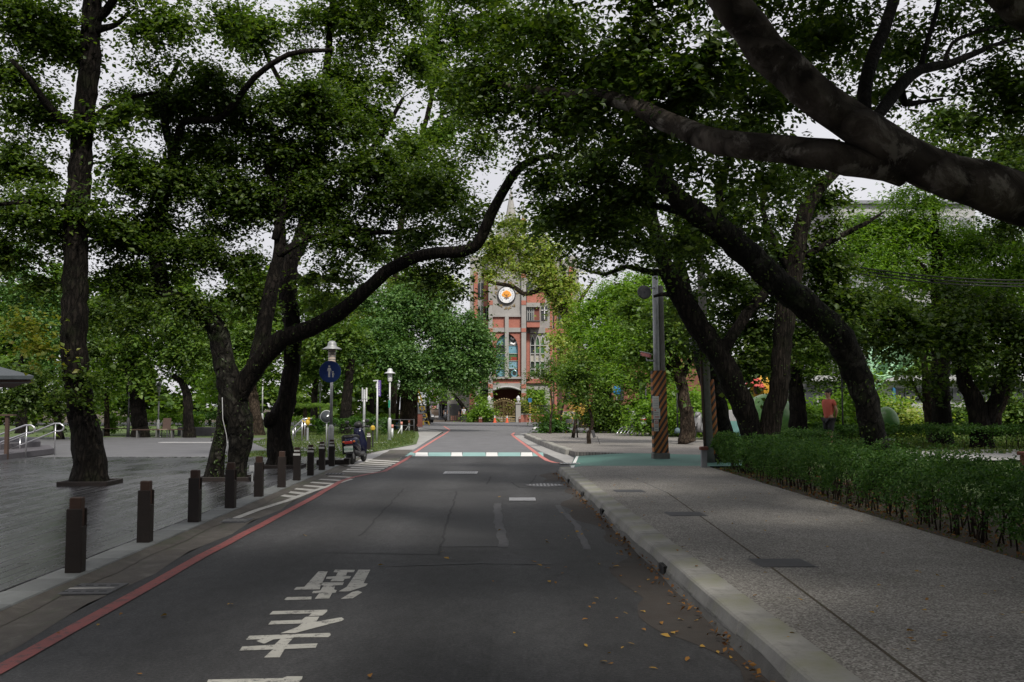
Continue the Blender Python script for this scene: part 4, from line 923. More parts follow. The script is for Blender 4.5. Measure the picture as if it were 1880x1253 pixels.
# ---- centre distance
tree('park_tree', 'wide pale green tree leaning in front of the church tower',
  [('trunk', [(1072,760,80,20),(1068,700,80,20),(1062,640,80,20),(1052,600,80,19),(1035,570,80,17),(1018,545,80,14),(1005,530,80,11),(1000,500,80,8)], 'bark_brown'),
   ('branch', [(1000,530,80,9),(980,536,80,9),(962,540,80,9),(945,528,80,8),(925,523,80,7),(900,518,80,6),(885,505,80,4)]),
   ('branch', [(1040,572,80,11),(1030,560,80,9),(1010,545,80,8),(990,515,80,6),(960,498,80,5),(935,497,80,4)]),
   ('branch', [(1040,590,80,10),(1045,560,80,8),(1042,520,80,7),(1030,490,80,5),(1028,470,80,4)]),
   ('branch', [(1065,590,80,9),(1062,560,80,7),(1080,530,80,6),(1090,515,80,4)])],
  [(940,415,80,34,26,1),(915,450,80,40,32,1),(900,500,80,24,14,.6),(965,450,80,45,35,.9),(1005,475,80,45,40,.9),(960,490,80,50,22,.7),(1030,520,80,38,35,.9),(1000,520,80,30,18,.6),(1045,555,80,30,24,.8),(900,480,80,22,22,.6),(1010,560,80,22,18,.5),(1045,595,80,34,20,.9),(1025,625,79,28,22,.9),(1050,660,79,30,22,.9)],
  'leaf_church', .22, 1.4, 60, 'trees around the church', 0.0, 'bark_brown', .05)
tree('park_tree', 'broad rounded dark green tree on the lawn left of the church',
  [('trunk', [(752,778,68,26),(750,740,68,24),(755,700,68,24),(770,670,68,18),(790,640,68,10)], 'bark_brown'), ('aerial_root', [(738,778,68,8),(740,720,68,8),(748,690,68,7)], 'bark_brown'), ('aerial_root', [(763,778,68,7),(764,720,68,7),(762,690,68,6)], 'bark_brown'), ('aerial_root', [(728,776,68.5,6),(732,730,68.5,6),(740,695,68.5,5)], 'bark_brown'),
   ('branch', [(752,710,68,14),(725,680,68,11),(690,650,68,7)]), ('branch', [(760,700,68,13),(810,690,68,9),(850,680,68,6)])],
  [(690,610,67,70,40,1.2),(760,570,67,80,45,1.2),(820,600,66.5,70,50,1.2),(870,640,66.5,45,45,1.2),(640,650,67,50,35,1.1),(720,660,66,70,40,1.2),(800,660,66,70,40,1.2),(860,690,66,45,28,1),(700,545,68,60,30,1),(780,705,66,50,16,.6),(900,665,66,22,26,.8),(650,690,67,45,20,.8)],
  'leaf_round', .18, 1.9, 70, 'park trees on the left', 0.0, 'bark_brown', .04)
tree('park_tree', 'feathery light green tree arching over the paved corner right of the church',
  [('trunk', [(1110,775,62,40),(1108,740,62,36),(1106,710,62,34),(1104,670,62,28),(1110,620,62,20),(1130,570,62,12)], 'bark_brown'), ('branch', [(1106,660,62,12),(1140,620,62,9),(1180,600,62,5)]), ('branch', [(1106,650,62,12),(1080,600,62,8),(1075,560,62,5)])],
  [(1100,570,60,50,30,1),(1150,540,60,50,35,1),(1130,610,58,60,30,1),(1185,580,58,40,35,1),(1100,640,58,45,24,1),(1165,650,57,45,24,1),(1070,620,60,30,24,.9),(1130,690,56,40,16,.8),(1190,520,60,35,30,.9),(1075,680,60,28,20,.8),(1200,640,60,40,40,1),(1160,700,60,40,20,.9),(1215,690,62,30,24,.9),(1120,650,60,40,30,1)],
  'leaf_bright', .22, 1.7, 60, 'park trees on the right', PG(9,60), 'bark_brown', .04, aspect=.35)

# saplings at the paver corner
def sapling(label, pts, blobs, gz, mat='leaf_mid'):
    tree('sapling', label, [('trunk', pts, 'bark_brown')] , blobs, mat, .13, 1.0, 26, 'saplings at the paved corner', gz, 'bark_brown', .012)
sapling('bent young sapling by itself nearest the pole, its leaves starting at head height', [(1081,822,40.5,7),(1086,800,40.5,6.5),(1088,780,40.5,6),(1083,755,40.5,5),(1078,740,40.5,4),(1078,700,40.5,3)], [(1065,700,40.5,34,20,1),(1085,725,40.5,24,20,1),(1045,690,40.5,28,18,.8),(1090,690,40.5,26,18,.8),(1075,665,40.5,30,16,.8),(1060,735,40.5,20,14,.7)], PZ)
sapling('thin pale sapling with a support stake, left of the pair near the gate', [(1010,793,56,4),(1011,770,56,4),(1014,745,56,3.5),(1010,715,56,3)], [(1000,700,56,24,16,.8),(1018,690,56,22,18,.8),(985,690,56,16,12,.6),(1010,670,56,18,14,.7)], PZ, 'leaf_olive')
sapling('thin forked sapling right of the staked one', [(1031,788,58,4),(1030,765,58,4),(1036,735,58,3.5),(1042,710,58,3)], [(1040,700,58,26,18,.9),(1030,680,58,22,16,.8),(1055,715,58,18,16,.8)], PZ)

# ---- left park background trees
def bgtree(label, x, ybase, Y, w, pts, blobs, mat='leaf_mid', leaf=.19, tau=1.35, nt=30, barkm='bark_dark', side='park trees on the left', gz=.02):
    tree('park_tree', label, [('trunk', [(x, ybase, Y, w)] + [(a, b_, Y, c) for a, b_, c in pts], barkm)], blobs, mat, leaf, tau, nt, side, gz, barkm, .035)
bgtree('Y shaped park tree at the far edge of the plaza', 347, 803, 53, 20, [(346,760,18),(344,730,17),(335,705,12),(318,690,9)], [(300,660,53,50,40,1.1),(360,640,53,50,45,1.1),(250,640,53,45,35,1),(400,680,53,30,25,.8),(330,600,53,60,35,1),(270,690,53,40,22,.8)], 'leaf_mid')
bgtree('thick pale trunked park tree with hanging roots at the plaza edge', 258, 802, 54, 30, [(254,760,28),(248,720,26),(240,680,22),(235,630,14)], [(200,640,54,60,40,1.1),(170,700,54,40,25,.9),(220,570,55,70,45,1.1),(300,570,56,60,40,1)], 'leaf_dark')
bgtree('park tree behind the arching tree, grey leaning trunk', 472, 795, 58, 24, [(468,750,20),(462,710,18),(458,660,12)], [(430,640,58,50,40,1),(480,620,58,50,40,1),(410,580,60,60,40,1),(500,690,58,40,25,.8),(420,700,60,30,30,.7)], 'leaf_mid', barkm='bark_brown')
bgtree('dark trunked park tree behind the blue round sign', 634, 786, 60, 22, [(636,740,19),(640,700,17),(645,660,12)], [(600,640,60,40,40,1),(640,620,60,45,35,.9),(570,670,61,40,35,.9),(660,690,61,30,22,.8)], 'leaf_mid')
bgtree('far park tree left of the pavilion roof', 40, 790, 62, 22, [(38,740,20),(30,700,17),(50,640,12)], [(30,600,62,70,40,1.1),(100,620,62,60,40,1.1),(60,540,63,80,45,1.1),(20,480,64,60,50,.8),(110,680,62,50,30,.9)], 'leaf_round')
bgtree('bushy dark park tree behind the steel ramp rails', 108, 800, 50, 16, [(106,770,14),(104,740,12),(100,710,8)], [(70,720,50,60,28,1.3),(130,720,50,40,30,1.2),(90,750,50,40,16,.9),(20,740,50,40,24,1),(50,690,50,40,24,1.0)], 'leaf_dark')
bgtree('small bright park tree in front of the far wood', 196, 795, 56, 10, [(196,760,9),(195,720,7)], [(190,700,56,40,24,1),(215,680,56,40,24,1),(170,730,57,30,18,.8)], 'leaf_bright', barkm='bark_brown')
bgtree('light green park tree between the dark trunks', 420, 790, 66, 12, [(420,750,11),(424,700,8)], [(400,690,66,36,30,1),(440,660,66,40,30,1),(380,720,66,30,20,.8)], 'leaf_bright', barkm='bark_brown')
bgtree('leafy park tree over the playground rails', 575, 785, 70, 14, [(577,740,12),(580,690,9)], [(560,640,70,40,30,1),(590,680,70,36,24,1),(540,700,70,30,20,.8),(600,590,72,40,40,.9),(560,560,72,50,40,.8)], 'leaf_mid')
bgtree('tall pale green tree behind the rounded tree', 680, 780, 88, 14, [(682,700,12),(690,600,10),(700,540,7)], [(660,560,88,50,35,.9),(720,530,88,50,30,.8),(770,510,88,40,24,.7),(640,600,88,40,30,.9),(820,530,90,40,30,.7)], 'leaf_church', .28)
bgtree('bushy tree leaning over the wall at the side street', 862, 770, 113, 9, [(855,755,8),(845,740,7),(830,722,5)], [(860,715,113,26,16,.9),(840,705,113,22,14,.8),(880,730,112,16,12,.8),(872,700,113,20,14,.7)], 'leaf_mid', .3, 1.1, 16, 'bark_dark', 'trees around the church', 0.0)
bgtree('light green tree at the mouth of the side street', 786, 774, 100, 8, [(786,750,7),(785,730,6)], [(785,722,100,24,16,.9),(800,712,100,22,12,.8),(770,712,100,20,14,.8)], 'leaf_bright', .3, 1.0, 16, 'bark_brown', 'trees around the church', 0.0)
bgtree('dense green shrub tree inside the church railing', 990, 770, 116, 6, [(990,755,5),(990,740,4)], [(985,728,116,22,18,1.3),(1000,745,116,20,14,1.2),(975,748,116,14,14,1)], 'leaf_bright', .28, 1.3, 10, 'bark_brown', 'trees around the church', 0.0)
# far woods closing the view (one mass each)
def wood(name, label, blobs, mat, leaf, tau):
    o = bpy.data.objects.new(name, None); C.objects.link(o); tag(o, label, 'wood', None, 'stuff')
    crown(o, blobs, mat, leaf, tau, 'foliage')
bl = []
for k in range(44):
    x = -84 + k*1.7; Yw = 92 + rnd.uniform(-6,6); bl.append(('w', x, Yw, rnd.uniform(1.4,2.4), rnd.uniform(2.6,4), 2.5, rnd.uniform(1.8,2.6), .9)); bl.append(('w', x+.8, Yw+4, rnd.uniform(4.5,6.5), rnd.uniform(3,4.6), 3, rnd.uniform(2.5,4), .9))
    if x < -20: bl.append(('w', x, 100+rnd.uniform(-5,5), rnd.uniform(9,13), rnd.uniform(3,5), 3, rnd.uniform(3,4.5), .9))
wood('far_wood', 'far green wood closing off the park on the left', bl, 'leaf_mid', .66, .7)
bl = []
for k in range(26):
    x = 15 + k*2.2; Yw = 82+rnd.uniform(-5,5); bl.append(('w', x, Yw, rnd.uniform(1.5,3), rnd.uniform(2.5,4), 3, rnd.uniform(2,3), .8)); bl.append(('w', x+1, Yw+3, rnd.uniform(5,7), rnd.uniform(2.5,4), 3, rnd.uniform(2,3.4), .8))
    if k > 5: bl.append(('w', x, 90+rnd.uniform(-5,5), rnd.uniform(9,12), rnd.uniform(3,5), 3, rnd.uniform(2.6,4), .7))
wood('far_wood', 'far green wood behind the park on the right', bl, 'leaf_mid', .66, .65)
# unseen trees added to both rows behind the viewer to shade the near road
def shade(label, x, y, gz, grp, blobs):
    tree('street_tree', label, [('trunk', [('w',x,y,gz,.4),('w',x*.98,y,3,.32),('w',x*.85,y+.3,6,.26),('w',x*.45,y+.6,9,.14),('w',x*.15,y+.8,10.5,.05)], 'bark_dark')], blobs, 'leaf_dark', .45, 2.0, 0, grp, gz)
shade('unseen street tree of the left row, added for shade just behind the viewpoint', -6.5, -4, DK, 'trees along the left of the road', [('w',-6,-3,8.5,5,5,2,1.3),('w',-2,0,8.6,4,4,1.2,1.3),('w',-8,5,10,4,4,1.5,1.2),('w',-1,7,9.6,4,3,1.0,1.2),('w',-7,-8,5,4,4,3.5,1.5),('w',-2,-9,9,5,5,2,1.4)])
shade('unseen street tree of the right row, added for shade just behind the viewpoint', 7.5, -5, .1, 'trees along the right of the road', [('w',6,-4,8.5,5,5,2,1.3),('w',3,3,8.4,4.5,3.5,1.2,1.3),('w',9,3,8.6,4,4,1.5,1.3),('w',4,8,10,4.5,3,1.0,1.2),('w',8,-8,5,4,4,3.5,1.5),('w',3,-10,9,5,5,2,1.4),('w',4.5,-1.5,8.2,3,3,1.0,1.2)])
shade('second unseen street tree of the left row, added for shade behind the viewpoint', -7, -16, DK, 'trees along the left of the road', [('w',-6,-16,8,6,6,3.5,1.5),('w',-1,-19,8.5,5,5,2.5,1.5),('w',-11,-14,5,4,5,4,1.5),('w',-12,-4,8,4,5,3,1.2)])
shade('second unseen street tree of the right row, added for shade behind the viewpoint', 8, -17, .1, 'trees along the right of the road', [('w',6,-17,8,6,6,3.5,1.5),('w',1,-23,6,6,5,5,1.5),('w',12,-14,5,4,5,4,1.5),('w',14,-3,8,4,5,3,1.2),('w',12,6,10,5,6,2,1.2)])
for root, bb in ((T_LEFT, [('w',-2,13,11.0,3.5,4,1.4,1.2),('w',-7,9,13.5,5,5,2,.9),('w',-13,10,13,5,5,2,.8)]), (T_LIMB, [('w',9,12,11.5,5,5,2,1.2),('w',4,15,11.5,4,4,1.6,1.2),('w',11,20,14,6,5,2,1.1),('w',17,19,13,5,5,2,1.1),('w',21,24,14,5,5,2,1.0)])):
    crown(root, bb, 'leaf_dark', .42, 1.15, 'shade_crown', seed=99)  # leaf masses added above the view to shade road, deck and park
crown(T_V, [(1790,210,31,80,50,1.0),(1870,280,31,60,60,1.1),(1950,200,31,80,80,1.0),(1640,560,31,50,40,1.0),(1700,700,31.5,30,20,.4),(1820,700,31.5,60,22,.5)], 'leaf_dark', .15, 1.3, 'shade_crown', seed=98)  # extra foliage, partly in view, added to darken the right park
# ================================================================== church
YC = 116.0
def cb(mb, x0, x1, y0, y1, Yf, dep):
    p, q = W(x0, y1, Yf), W(x1, y0, Yf); return mb.box(p.x, q.x, Yf, Yf+dep, p.z, q.z)
b0 = W(930, 775, YC)
church = thing('church', 'grey stone and red brick church with a round tree emblem above tall arched windows', 'church', (b0.x, YC, 0))
def cpart(name, mat, boxes, parent=None, Yf=YC, sm=False):
    mb = MB()
    for bx in boxes: cb(mb, *bx[:4], bx[4] if len(bx) > 4 else Yf, bx[5] if len(bx) > 5 else .5)
    return mb.build(name, MATS[mat], church if parent is None else parent, sm, True) if parent is None else mb_child(mb, name, mat, parent)
def mb_child(mb, name, mat, par):
    me = mb.mesh(name, MATS[mat], church.location); bm = bmesh.new(); bm.from_mesh(me); bmesh.ops.recalc_face_normals(bm, faces=bm.faces); bm.to_mesh(me); bm.free()
    return inlink(bpy.data.objects.new(name, me), par)
tower = cpart('tower', 'stone_grey', [(898,964,440,610,YC+.9,9),(898,964,611,703,YC+1.2,9),(898,906,703,776,YC+.9,9),(957,964,703,776,YC+.9,9),(904,958,703,714,YC+.9,8)])
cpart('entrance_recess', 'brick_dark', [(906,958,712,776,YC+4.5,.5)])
cpart('column', 'stone_grey', [(896.5,904.5,432,776,YC,.95)]); cpart('column', 'stone_grey', [(957.5,965.7,432,776,YC,.95)])
for y0, y1 in ((503,510),(552,560),(603,610),(705.5,713.5),(722,729)):
    for x0, x1 in ((896.3,904.7),(957.3,965.9)): cpart('brick_band', 'church_brick', [(x0,x1,y0,y1,YC-.05,.9)])
mull = cpart('mullion', 'stone_grey', [(927,934,580,694,YC+.1,1.0)])
cpart('string_course', 'stone_grey', [(904.5,957.5,602,610,YC+.3,.8)]); cpart('string_course', 'stone_grey', [(904.5,957.5,578,582,YC+.3,.7)])
cpart('brick_panel', 'church_brick', [(904.5,927,582,602,YC+.55,.5)]); cpart('brick_panel', 'church_brick', [(934,957.5,582,602,YC+.55,.5)]); cpart('brick_panel', 'church_brick', [(904.5,957.5,696,704,YC+.5,.6)])
cpart('sill', 'stone_grey', [(904.5,957.5,692,696,YC+.2,1.0)])
cpart('emblem_wall', 'stone_grey', [(904.5,957.5,510,578,YC+.5,.5)])
# arch surround in brick, two halves, with panes behind
def arc(cx, rx, y0, y1, n=9, s=1): return [(cx + s*rx*math.sin(k/n*math.pi/2), y1 - (y1-y0)*math.cos(k/n*math.pi/2)) for k in range(n+1)]
for s in (-1, 1):
    ar = arc(930.5, 20.5, 613, 640, 9, s); out = [(930.5, 610)] + ar + [(930.5+s*20.5, 692), (930.5+s*27, 692), (930.5+s*27, 610)]
    pts = [W(x, y, YC+.5) for x, y in out]; n = len(pts); mb = MB()
    mb.add(pts + [p + Vector((0,.6,0)) for p in pts], [tuple(range(n)), tuple(range(2*n-1, n-1, -1))] + [(i, (i+1)%n, n+(i+1)%n, n+i) for i in range(n)])
    mb.build('arch_surround', MATS['church_brick'], church, False, True)
    rows = [613, 634, 649.5, 663, 677.5, 692]; mats = [['glass_teal','glass_dark','glass_teal','stained_glass','glass_teal'],['glass_dark','glass_teal','glass_green','stained_glass','glass_dark']][s > 0]
    win = cpart('window', 'window_frame', [(min(930.5,930.5+s*20.5),max(930.5,930.5+s*20.5),rows[1]-.5,rows[1]+.5,YC+.85,.1)])
    for y in rows[2:-1]: mb = MB(); cb(mb, min(930.5,930.5+s*20.5), max(930.5,930.5+s*20.5), y-.5, y+.5, YC+.85, .1); mb_child(mb, 'glazing_bar', 'window_frame', win)
    for k in range(5):
        a, b_ = rows[k]+.6, rows[k+1]-.6
        mb = MB(); cb(mb, min(931,930.5+s*20.3), max(930,930.5+s*20.3), a, b_, YC+.95, .08); mb_child(mb, 'pane', mats[k], win)
    if s > 0:
        mb = MB(); cb(mb, 937, 949, 656, 662, YC+.9, .04); mb_child(mb, 'pane', 'glass_red', win)
        mb = MB()
        for q in range(2): pts = [W(944.5+ (5.5-q*.9)*math.cos(t*math.pi/6), 686+(6-q*.9)*math.sin(t*math.pi/6), YC+.92) for t in range(12)]; mb.tube(pts+[pts[0]], .07, 5)
        mb_child(mb, 'tracery', 'glass_teal', win)
        mb = MB(); mb.tube([W(938,620,YC+.92), W(942,624,YC+.92), W(946,619,YC+.92)], .12, 5); mb.tube([W(936,630,YC+.92), W(943,633,YC+.92), W(950,628,YC+.92)], .16, 5); mb_child(mb, 'tracery', 'emblem_white', win)
# entrance arch
pts = [(904.5,704),(957.5,704),(957.5,719)] + [(957.5-53*k/10, 719-6.5*math.sin(math.pi*k/10)) for k in range(1,10)] + [(904.5,719)]
P = [W(x, y, YC+.25) for x, y in pts]; n = len(P); mb = MB(); mb.add(P + [p+Vector((0,.8,0)) for p in P], [tuple(range(n)), tuple(range(2*n-1,n-1,-1))] + [(i,(i+1)%n,n+(i+1)%n,n+i) for i in range(n)])
mb.build('entrance_arch', MATS['stone_grey'], church, False, True)
mb = MB(); mb.tube([W(957-52.5*k/10, 717-6.5*math.sin(math.pi*k/10), YC+.22) for k in range(11)], .13, 5); mb.build('arch_moulding', MATS['light_stone'], church, True, True)
for k in range(5): cpart('step', 'stone_grey', [(906,958,775-k*2.2-2.2,776,YC+.6+k*.6,.6)])
# emblem
ec = W(930, 542, YC+.2); er = S(15.2, YC)
Mr = Matrix.Rotation(math.radians(90), 4, 'X')
emb = MB().lathe([(0,0),(er*1.12,0),(er*1.12,.16),(er,.22),(er*.97,.16),(0,.16)], ec - Vector((0,-.25,0)), 40, Mr).build('emblem_rim', MATS['dark_grey'], church, False, True)
mb = MB().lathe([(0,0),(er*.97,0),(er*.97,.03),(0,.03)], ec + Vector((0,.06,0)), 36, Mr); mb_child(mb, 'emblem_disc', 'emblem_white', emb)
mb = MB()
for dx, dy, r in ((0,.30,.30),(-.22,.22,.26),(.22,.22,.26),(-.36,.02,.24),(.36,.02,.24),(-.20,-.04,.24),(.20,-.04,.24),(0,.08,.28)):
    mb.lathe([(0,0),(er*r*.95,0),(er*r*.8,.03),(0,.035)], ec + Vector((er*dx, .02, er*dy)), 14, Mr)
mb_child(mb, 'emblem_crown', 'emblem_orange', emb)
mb = MB(); mb.tube([ec+Vector((0,-.03,-er*.42)), ec+Vector((0,-.03,er*.1))], [er*.11,er*.03], 6)
for s in (-1,1): mb.tube([ec+Vector((0,-.03,-er*.28)), ec+Vector((s*er*.30,-.03,-er*.36))], er*.035, 5); mb.tube([ec+Vector((0,-.03,-er*.1)), ec+Vector((s*er*.28,-.03,er*.12))], er*.035, 5)
mb_child(mb, 'emblem_trunk', 'emblem_brown', emb)
mb = MB()
for k in range(22):
    if k in (4,5,6,15,16,17): continue
    a = 2*math.pi*k/22; q = ec + Vector((er*.80*math.cos(a), .0, er*.80*math.sin(a))); mb.box(q.x-.035,q.x+.035,q.y-.0,q.y+.03,q.z-.05,q.z+.05)
mb_child(mb, 'emblem_lettering', 'sign_blue_pale', emb)
rr = random.Random(3)
for x, y in ((912,528.5),(910.5,538.5),(926.5,519.5),(936,520),(943,522),(951.5,537),(919.5,562.5),(928.5,565.5),(936.5,565),(944.5,562)):
    q = W(x, y, YC+.45); mb = MB()
    for k in range(4):
        a = rr.choice((0, 90, 45, -40, 15)); l = rr.uniform(.12,.24); d = Vector((math.cos(math.radians(a)), 0, math.sin(math.radians(a))))*l; o = q + Vector((rr.uniform(-.1,.1), 0, rr.uniform(-.13,.13)))
        mb.tube([o-d, o+d], .035, 4)
    mb.build('relief_character', MATS['gold_letter'], church, False, True)
# spires
def spire(name, px, y0, y1, hw, Yc):
    t, c = W(px, y0, Yc), W(px, y1, Yc); r = S(hw, Yc)
    MB().lathe([(r,0),(r*.98,.3),(r*.5,(t.z-c.z)*.5),(.03,t.z-c.z)], c, 8).build(name, MATS['stone_grey'], church, False, True)
spire('spire', 938, 346, 428, 15.5, YC+5); spire('small_spire', 961, 372, 402, 3.2, YC+2); spire('small_spire', 900, 378, 432, 4, YC+1); spire('small_spire', 1027, 444, 475, 3, YC+8)
cpart('turret', 'church_brick', [(957.5,966,402,408,YC+.5,2)]); cpart('turret', 'stone_grey', [(958,965.5,408,433,YC+.55,1.9)]); cpart('tower_top', 'stone_grey', [(910,952,424,442,YC+1,8)])
# right bay with pointed lancets, oriel, receding wing
cpart('bay_wall', 'stone_grey', [(966,1009,432,776,YC+2.5,7)])
cpart('brick_pier', 'church_brick', [(966.5,972.5,612,700,YC+2.2,.4)]); cpart('brick_band', 'church_brick', [(1001,1009,603,611,YC+2.3,.4)])
cpart('string_course', 'stone_grey', [(972.5,1001,601,612,YC+2.2,.4)])
for cx in (977.8, 987, 996.4):
    win = cpart('lancet_window', 'window_frame', [(cx-4.1,cx+4.1,y-.6,y+.6,YC+2.25,.3) for y in (634.5,649.5,664,678)] + [(cx-4.3,cx-3.4,634,692,YC+2.2,.35),(cx+3.4,cx+4.3,634,692,YC+2.2,.35)])
    mb = MB()
    for s in (-1,1): mb.tube([W(cx+s*3.9,634,YC+2.3), W(cx+s*3.0,624,YC+2.3), W(cx+s*.2,616,YC+2.3)], .06, 4)
    mb_child(mb, 'lancet_head', 'window_frame', win)
    pp = [W(x,y,YC+2.45) for x,y in ((cx-3.6,634),(cx-2.7,625),(cx,617),(cx+2.7,625),(cx+3.6,634))]; mb = MB(); mb.sheet(pp); mb_child(mb, 'pane', 'glass_green' if cx > 980 else 'glass_dark', win)
    for k, (a, b_) in enumerate(((635,649),(650,663.5),(664.5,677.5),(678.5,691))):
        mb = MB(); cb(mb, cx-3.5, cx+3.5, a, b_, YC+2.42, .05); mb_child(mb, 'pane', ['glass_dark','plaster_cream','glass_dark','glass_green'][k] if cx < 980 else ['glass_green','plaster_cream','glass_green','glass_dark'][k], win)
ori = cpart('oriel', 'church_brick', [(967,991,590,601,YC+.8,2)]); cpart('oriel_wall', 'brick_dark', [(967.5,990.5,564,590,YC+1.1,1.8)]); cpart('oriel_roof', 'stone_grey', [(966.5,991.5,556,564,YC+.7,2.1)]); cpart('oriel_sill', 'concrete_dark', [(966.5,991.5,588.5,590.5,YC+.7,2.1)])
win = cpart('window', 'window_frame', [(x-.5,x+.5,562,589,YC+1.0,.2) for x in (968,972,976.5,980)] + [(968,980,573,574,YC+1.0,.15)]); mb = MB(); cb(mb, 968, 980, 562, 589, YC+1.06, .1); mb_child(mb, 'pane', 'glass_dark', win)
win = cpart('window', 'glass_dark', [(994,1005,563,588,YC+2.4,.2)]); mb = MB(); cb(mb, 999, 1000.4, 564, 587, YC+2.3, .1); cb(mb, 994, 1004.5, 569.2, 570.6, YC+2.3, .1); mb_child(mb, 'window_cross', 'emblem_white', win)
cpart('brick_panel', 'church_brick', [(967,1001,535,556,YC+2.2,.4)]); win = cpart('window', 'glass_dark', [(967,978,518,540,YC+2.0,.3)])
wing = cpart('wing_wall', 'stone_grey', [(1009,1062,478,776,YC+8,9)])
for x0, x1, mt in ((1010,1014,'church_brick'),(1018,1022,'church_brick'),(1046,1052,'church_brick')): cpart('brick_pier', mt, [(x0,x1,490,776,YC+7.6,.5)])
for x0, x1, y0, y1 in ((1013,1016,590,604),(1026,1034,565,600),(1036,1042,568,600),(1014.5,1017.5,612,626),(1024,1032,640,690),(1036,1044,640,690)):
    win = cpart('window', 'glass_dark', [(x0,x1,y0,y1,YC+7.7,.35)]); mb = MB(); cb(mb, (x0+x1)/2-.3, (x0+x1)/2+.3, y0, y1, YC+7.6, .1); mb_child(mb, 'window_bar', 'window_frame', win)
cpart('brick_band', 'church_brick', [(1009,1062,604,612,YC+7.7,.4)]); cpart('turret', 'stone_grey', [(1020,1032,466,480,YC+8,4)]); cpart('turret', 'stone_grey', [(1046,1060,470,480,YC+8,4)]); cpart('turret', 'church_brick', [(1047,1052,498,505,YC+7.5,.5)])
# left bay
cpart('bay_wall', 'stone_grey', [(862,896,470,776,YC+2.5,7)])
for x0, x1 in ((870,877),(888,896)): cpart('brick_pier', 'church_brick', [(x0,x1,500,600,YC+2.2,.4)])
for x0, x1, y0, y1 in ((878,887,563,588),(889,896,563,588),(882,888,681,692),(890,896,681,692),(878,887,520,545)):
    win = cpart('window', 'glass_dark', [(x0,x1,y0,y1,YC+2.2,.4)]); mb = MB(); cb(mb, (x0+x1)/2-.35, (x0+x1)/2+.35, y0, y1, YC+2.1, .15); mb_child(mb, 'window_bar', 'window_frame', win)
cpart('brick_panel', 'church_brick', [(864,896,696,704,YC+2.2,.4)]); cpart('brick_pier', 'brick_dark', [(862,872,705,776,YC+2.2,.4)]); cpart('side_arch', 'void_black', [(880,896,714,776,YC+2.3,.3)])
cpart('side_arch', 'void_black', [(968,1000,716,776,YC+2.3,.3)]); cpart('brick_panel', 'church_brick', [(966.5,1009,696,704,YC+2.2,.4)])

# gate, pillars, boundary walls with railings
YG = 110.0
def gbox(px0, px1, py0, py1, dep=.6, Yf=YG): mb = MB(); return cb(mb, px0, px1, py0, py1, Yf, dep)
for x0, x1, lab in ((893,903.5,'stone gate pillar left of the bronze gate, with a pale letter box'),(947,956,'stone gate pillar right of the bronze gate, with a lantern')):
    p = W((x0+x1)/2, 775, YG); r = thing('gate_pillar', lab, 'pillar', (p.x, YG, 0), 0, 'church gate pillars')
    gbox(x0, x1, 742, 777, .7).build('shaft', MATS['stone_grey'], r, False, True); gbox(x0-.6, x1+.6, 739, 742, .85, YG-.08).build('cap', MATS['stone_grey'], r, False, True)
    c = W((x0+x1)/2, 739, YG+.35); MB().lathe([(.1,0),(.1,.12),(.2,.2),(.22,.5),(.14,.62),(.03,.75)], c, 8).build('lantern', MATS['lamp_glass_white'], r, False, True)
    if x0 < 900: gbox(893.6, 900.8, 744, 753, .2, YG-.2).build('letter_box', MATS['sign_white'], r, False, True)
p = W(925, 775, YG+.3); gate = thing('gate', 'ornate bronze double gate with scrollwork and arched top', 'gate', (p.x, YG+.3, 0))
mb = MB(); yg = YG+.3
for k in range(15):
    x = 904+42.5*k/14; top = 745-8.5*math.sin(math.pi*k/14); mb.tube([W(x,776,yg), W(x,top,yg)], .035, 5)
mb.build('bars', MATS['bronze'], gate, False, True)['kind'] = 'stuff'
mb = MB(); mb.tube([W(904+42.5*k/14, 745-8.5*math.sin(math.pi*k/14), yg) for k in range(15)], .08, 6); mb.build('top_rail', MATS['bronze'], gate, False, True)
for y in (765,770,774): mb = MB(); mb.tube([W(904,y,yg), W(946.5,y,yg)], .06, 5); mb.build('rail', MATS['bronze'], gate, False, True)
mb = MB(); mb.tube([W(925,776,yg-.05), W(925,737,yg-.05)], .09, 6); mb.build('meeting_stile', MATS['bronze'], gate, False, True)
rr = random.Random(5); mb = MB()
for k in range(26):
    x, y = rr.uniform(906,945), rr.uniform(743,763); r = rr.uniform(1.2,3); pts = [W(x+r*(1-t/14)*math.cos(t*.6+k), y+r*(1-t/14)*math.sin(t*.6+k), yg-.06) for t in range(11)]; mb.tube(pts, .04, 4)
for k in range(9): c = W(908+35*k/8, 740-7*math.sin(math.pi*(k+.3)/8.6), yg-.05); mb.ell(c, (.14,.06,.14), 6, 4)
mb.build('scrollwork', MATS['bronze'], gate, True, True)['kind'] = 'stuff'
def lowwall(label, A, B, z1, zr, group):
    r = thing('boundary_wall', label, 'wall', (A.x, A.y, 0), 0, group); d = (B-A); L = d.length; ang = math.atan2(d.y, d.x); M = Matrix.Translation(Vector((A.x, A.y, 0))) @ Matrix.Rotation(ang, 4, 'Z')
    MB().box(0, L, 0, .3, -.05, z1, M).build('brick_base', MATS['church_brick'], r, False, True); MB().box(-.02, L+.02, -.04, .34, z1, z1+.08, M).build('coping', MATS['stone_grey'], r, False, True)
    mb = MB(); n = int(L/.16)
    for k in range(n): x = (k+.5)*L/n; mb.box(x-.015, x+.015, .13, .16, z1+.08, zr, M)
    mb.box(0, L, .12, .17, zr-.08, zr-.03, M); mb.box(0, L, .12, .17, z1+.14, z1+.19, M); mb.build('railing', MATS['black_metal'], r, False, True)['kind'] = 'stuff'
lowwall('low brick wall with black railing left of the gate', Vector((W(858,775,113).x, 116.5, 0)), Vector((W(892.6,775,YG).x, YG+.1, 0)), .95, 1.95, 'church boundary walls')
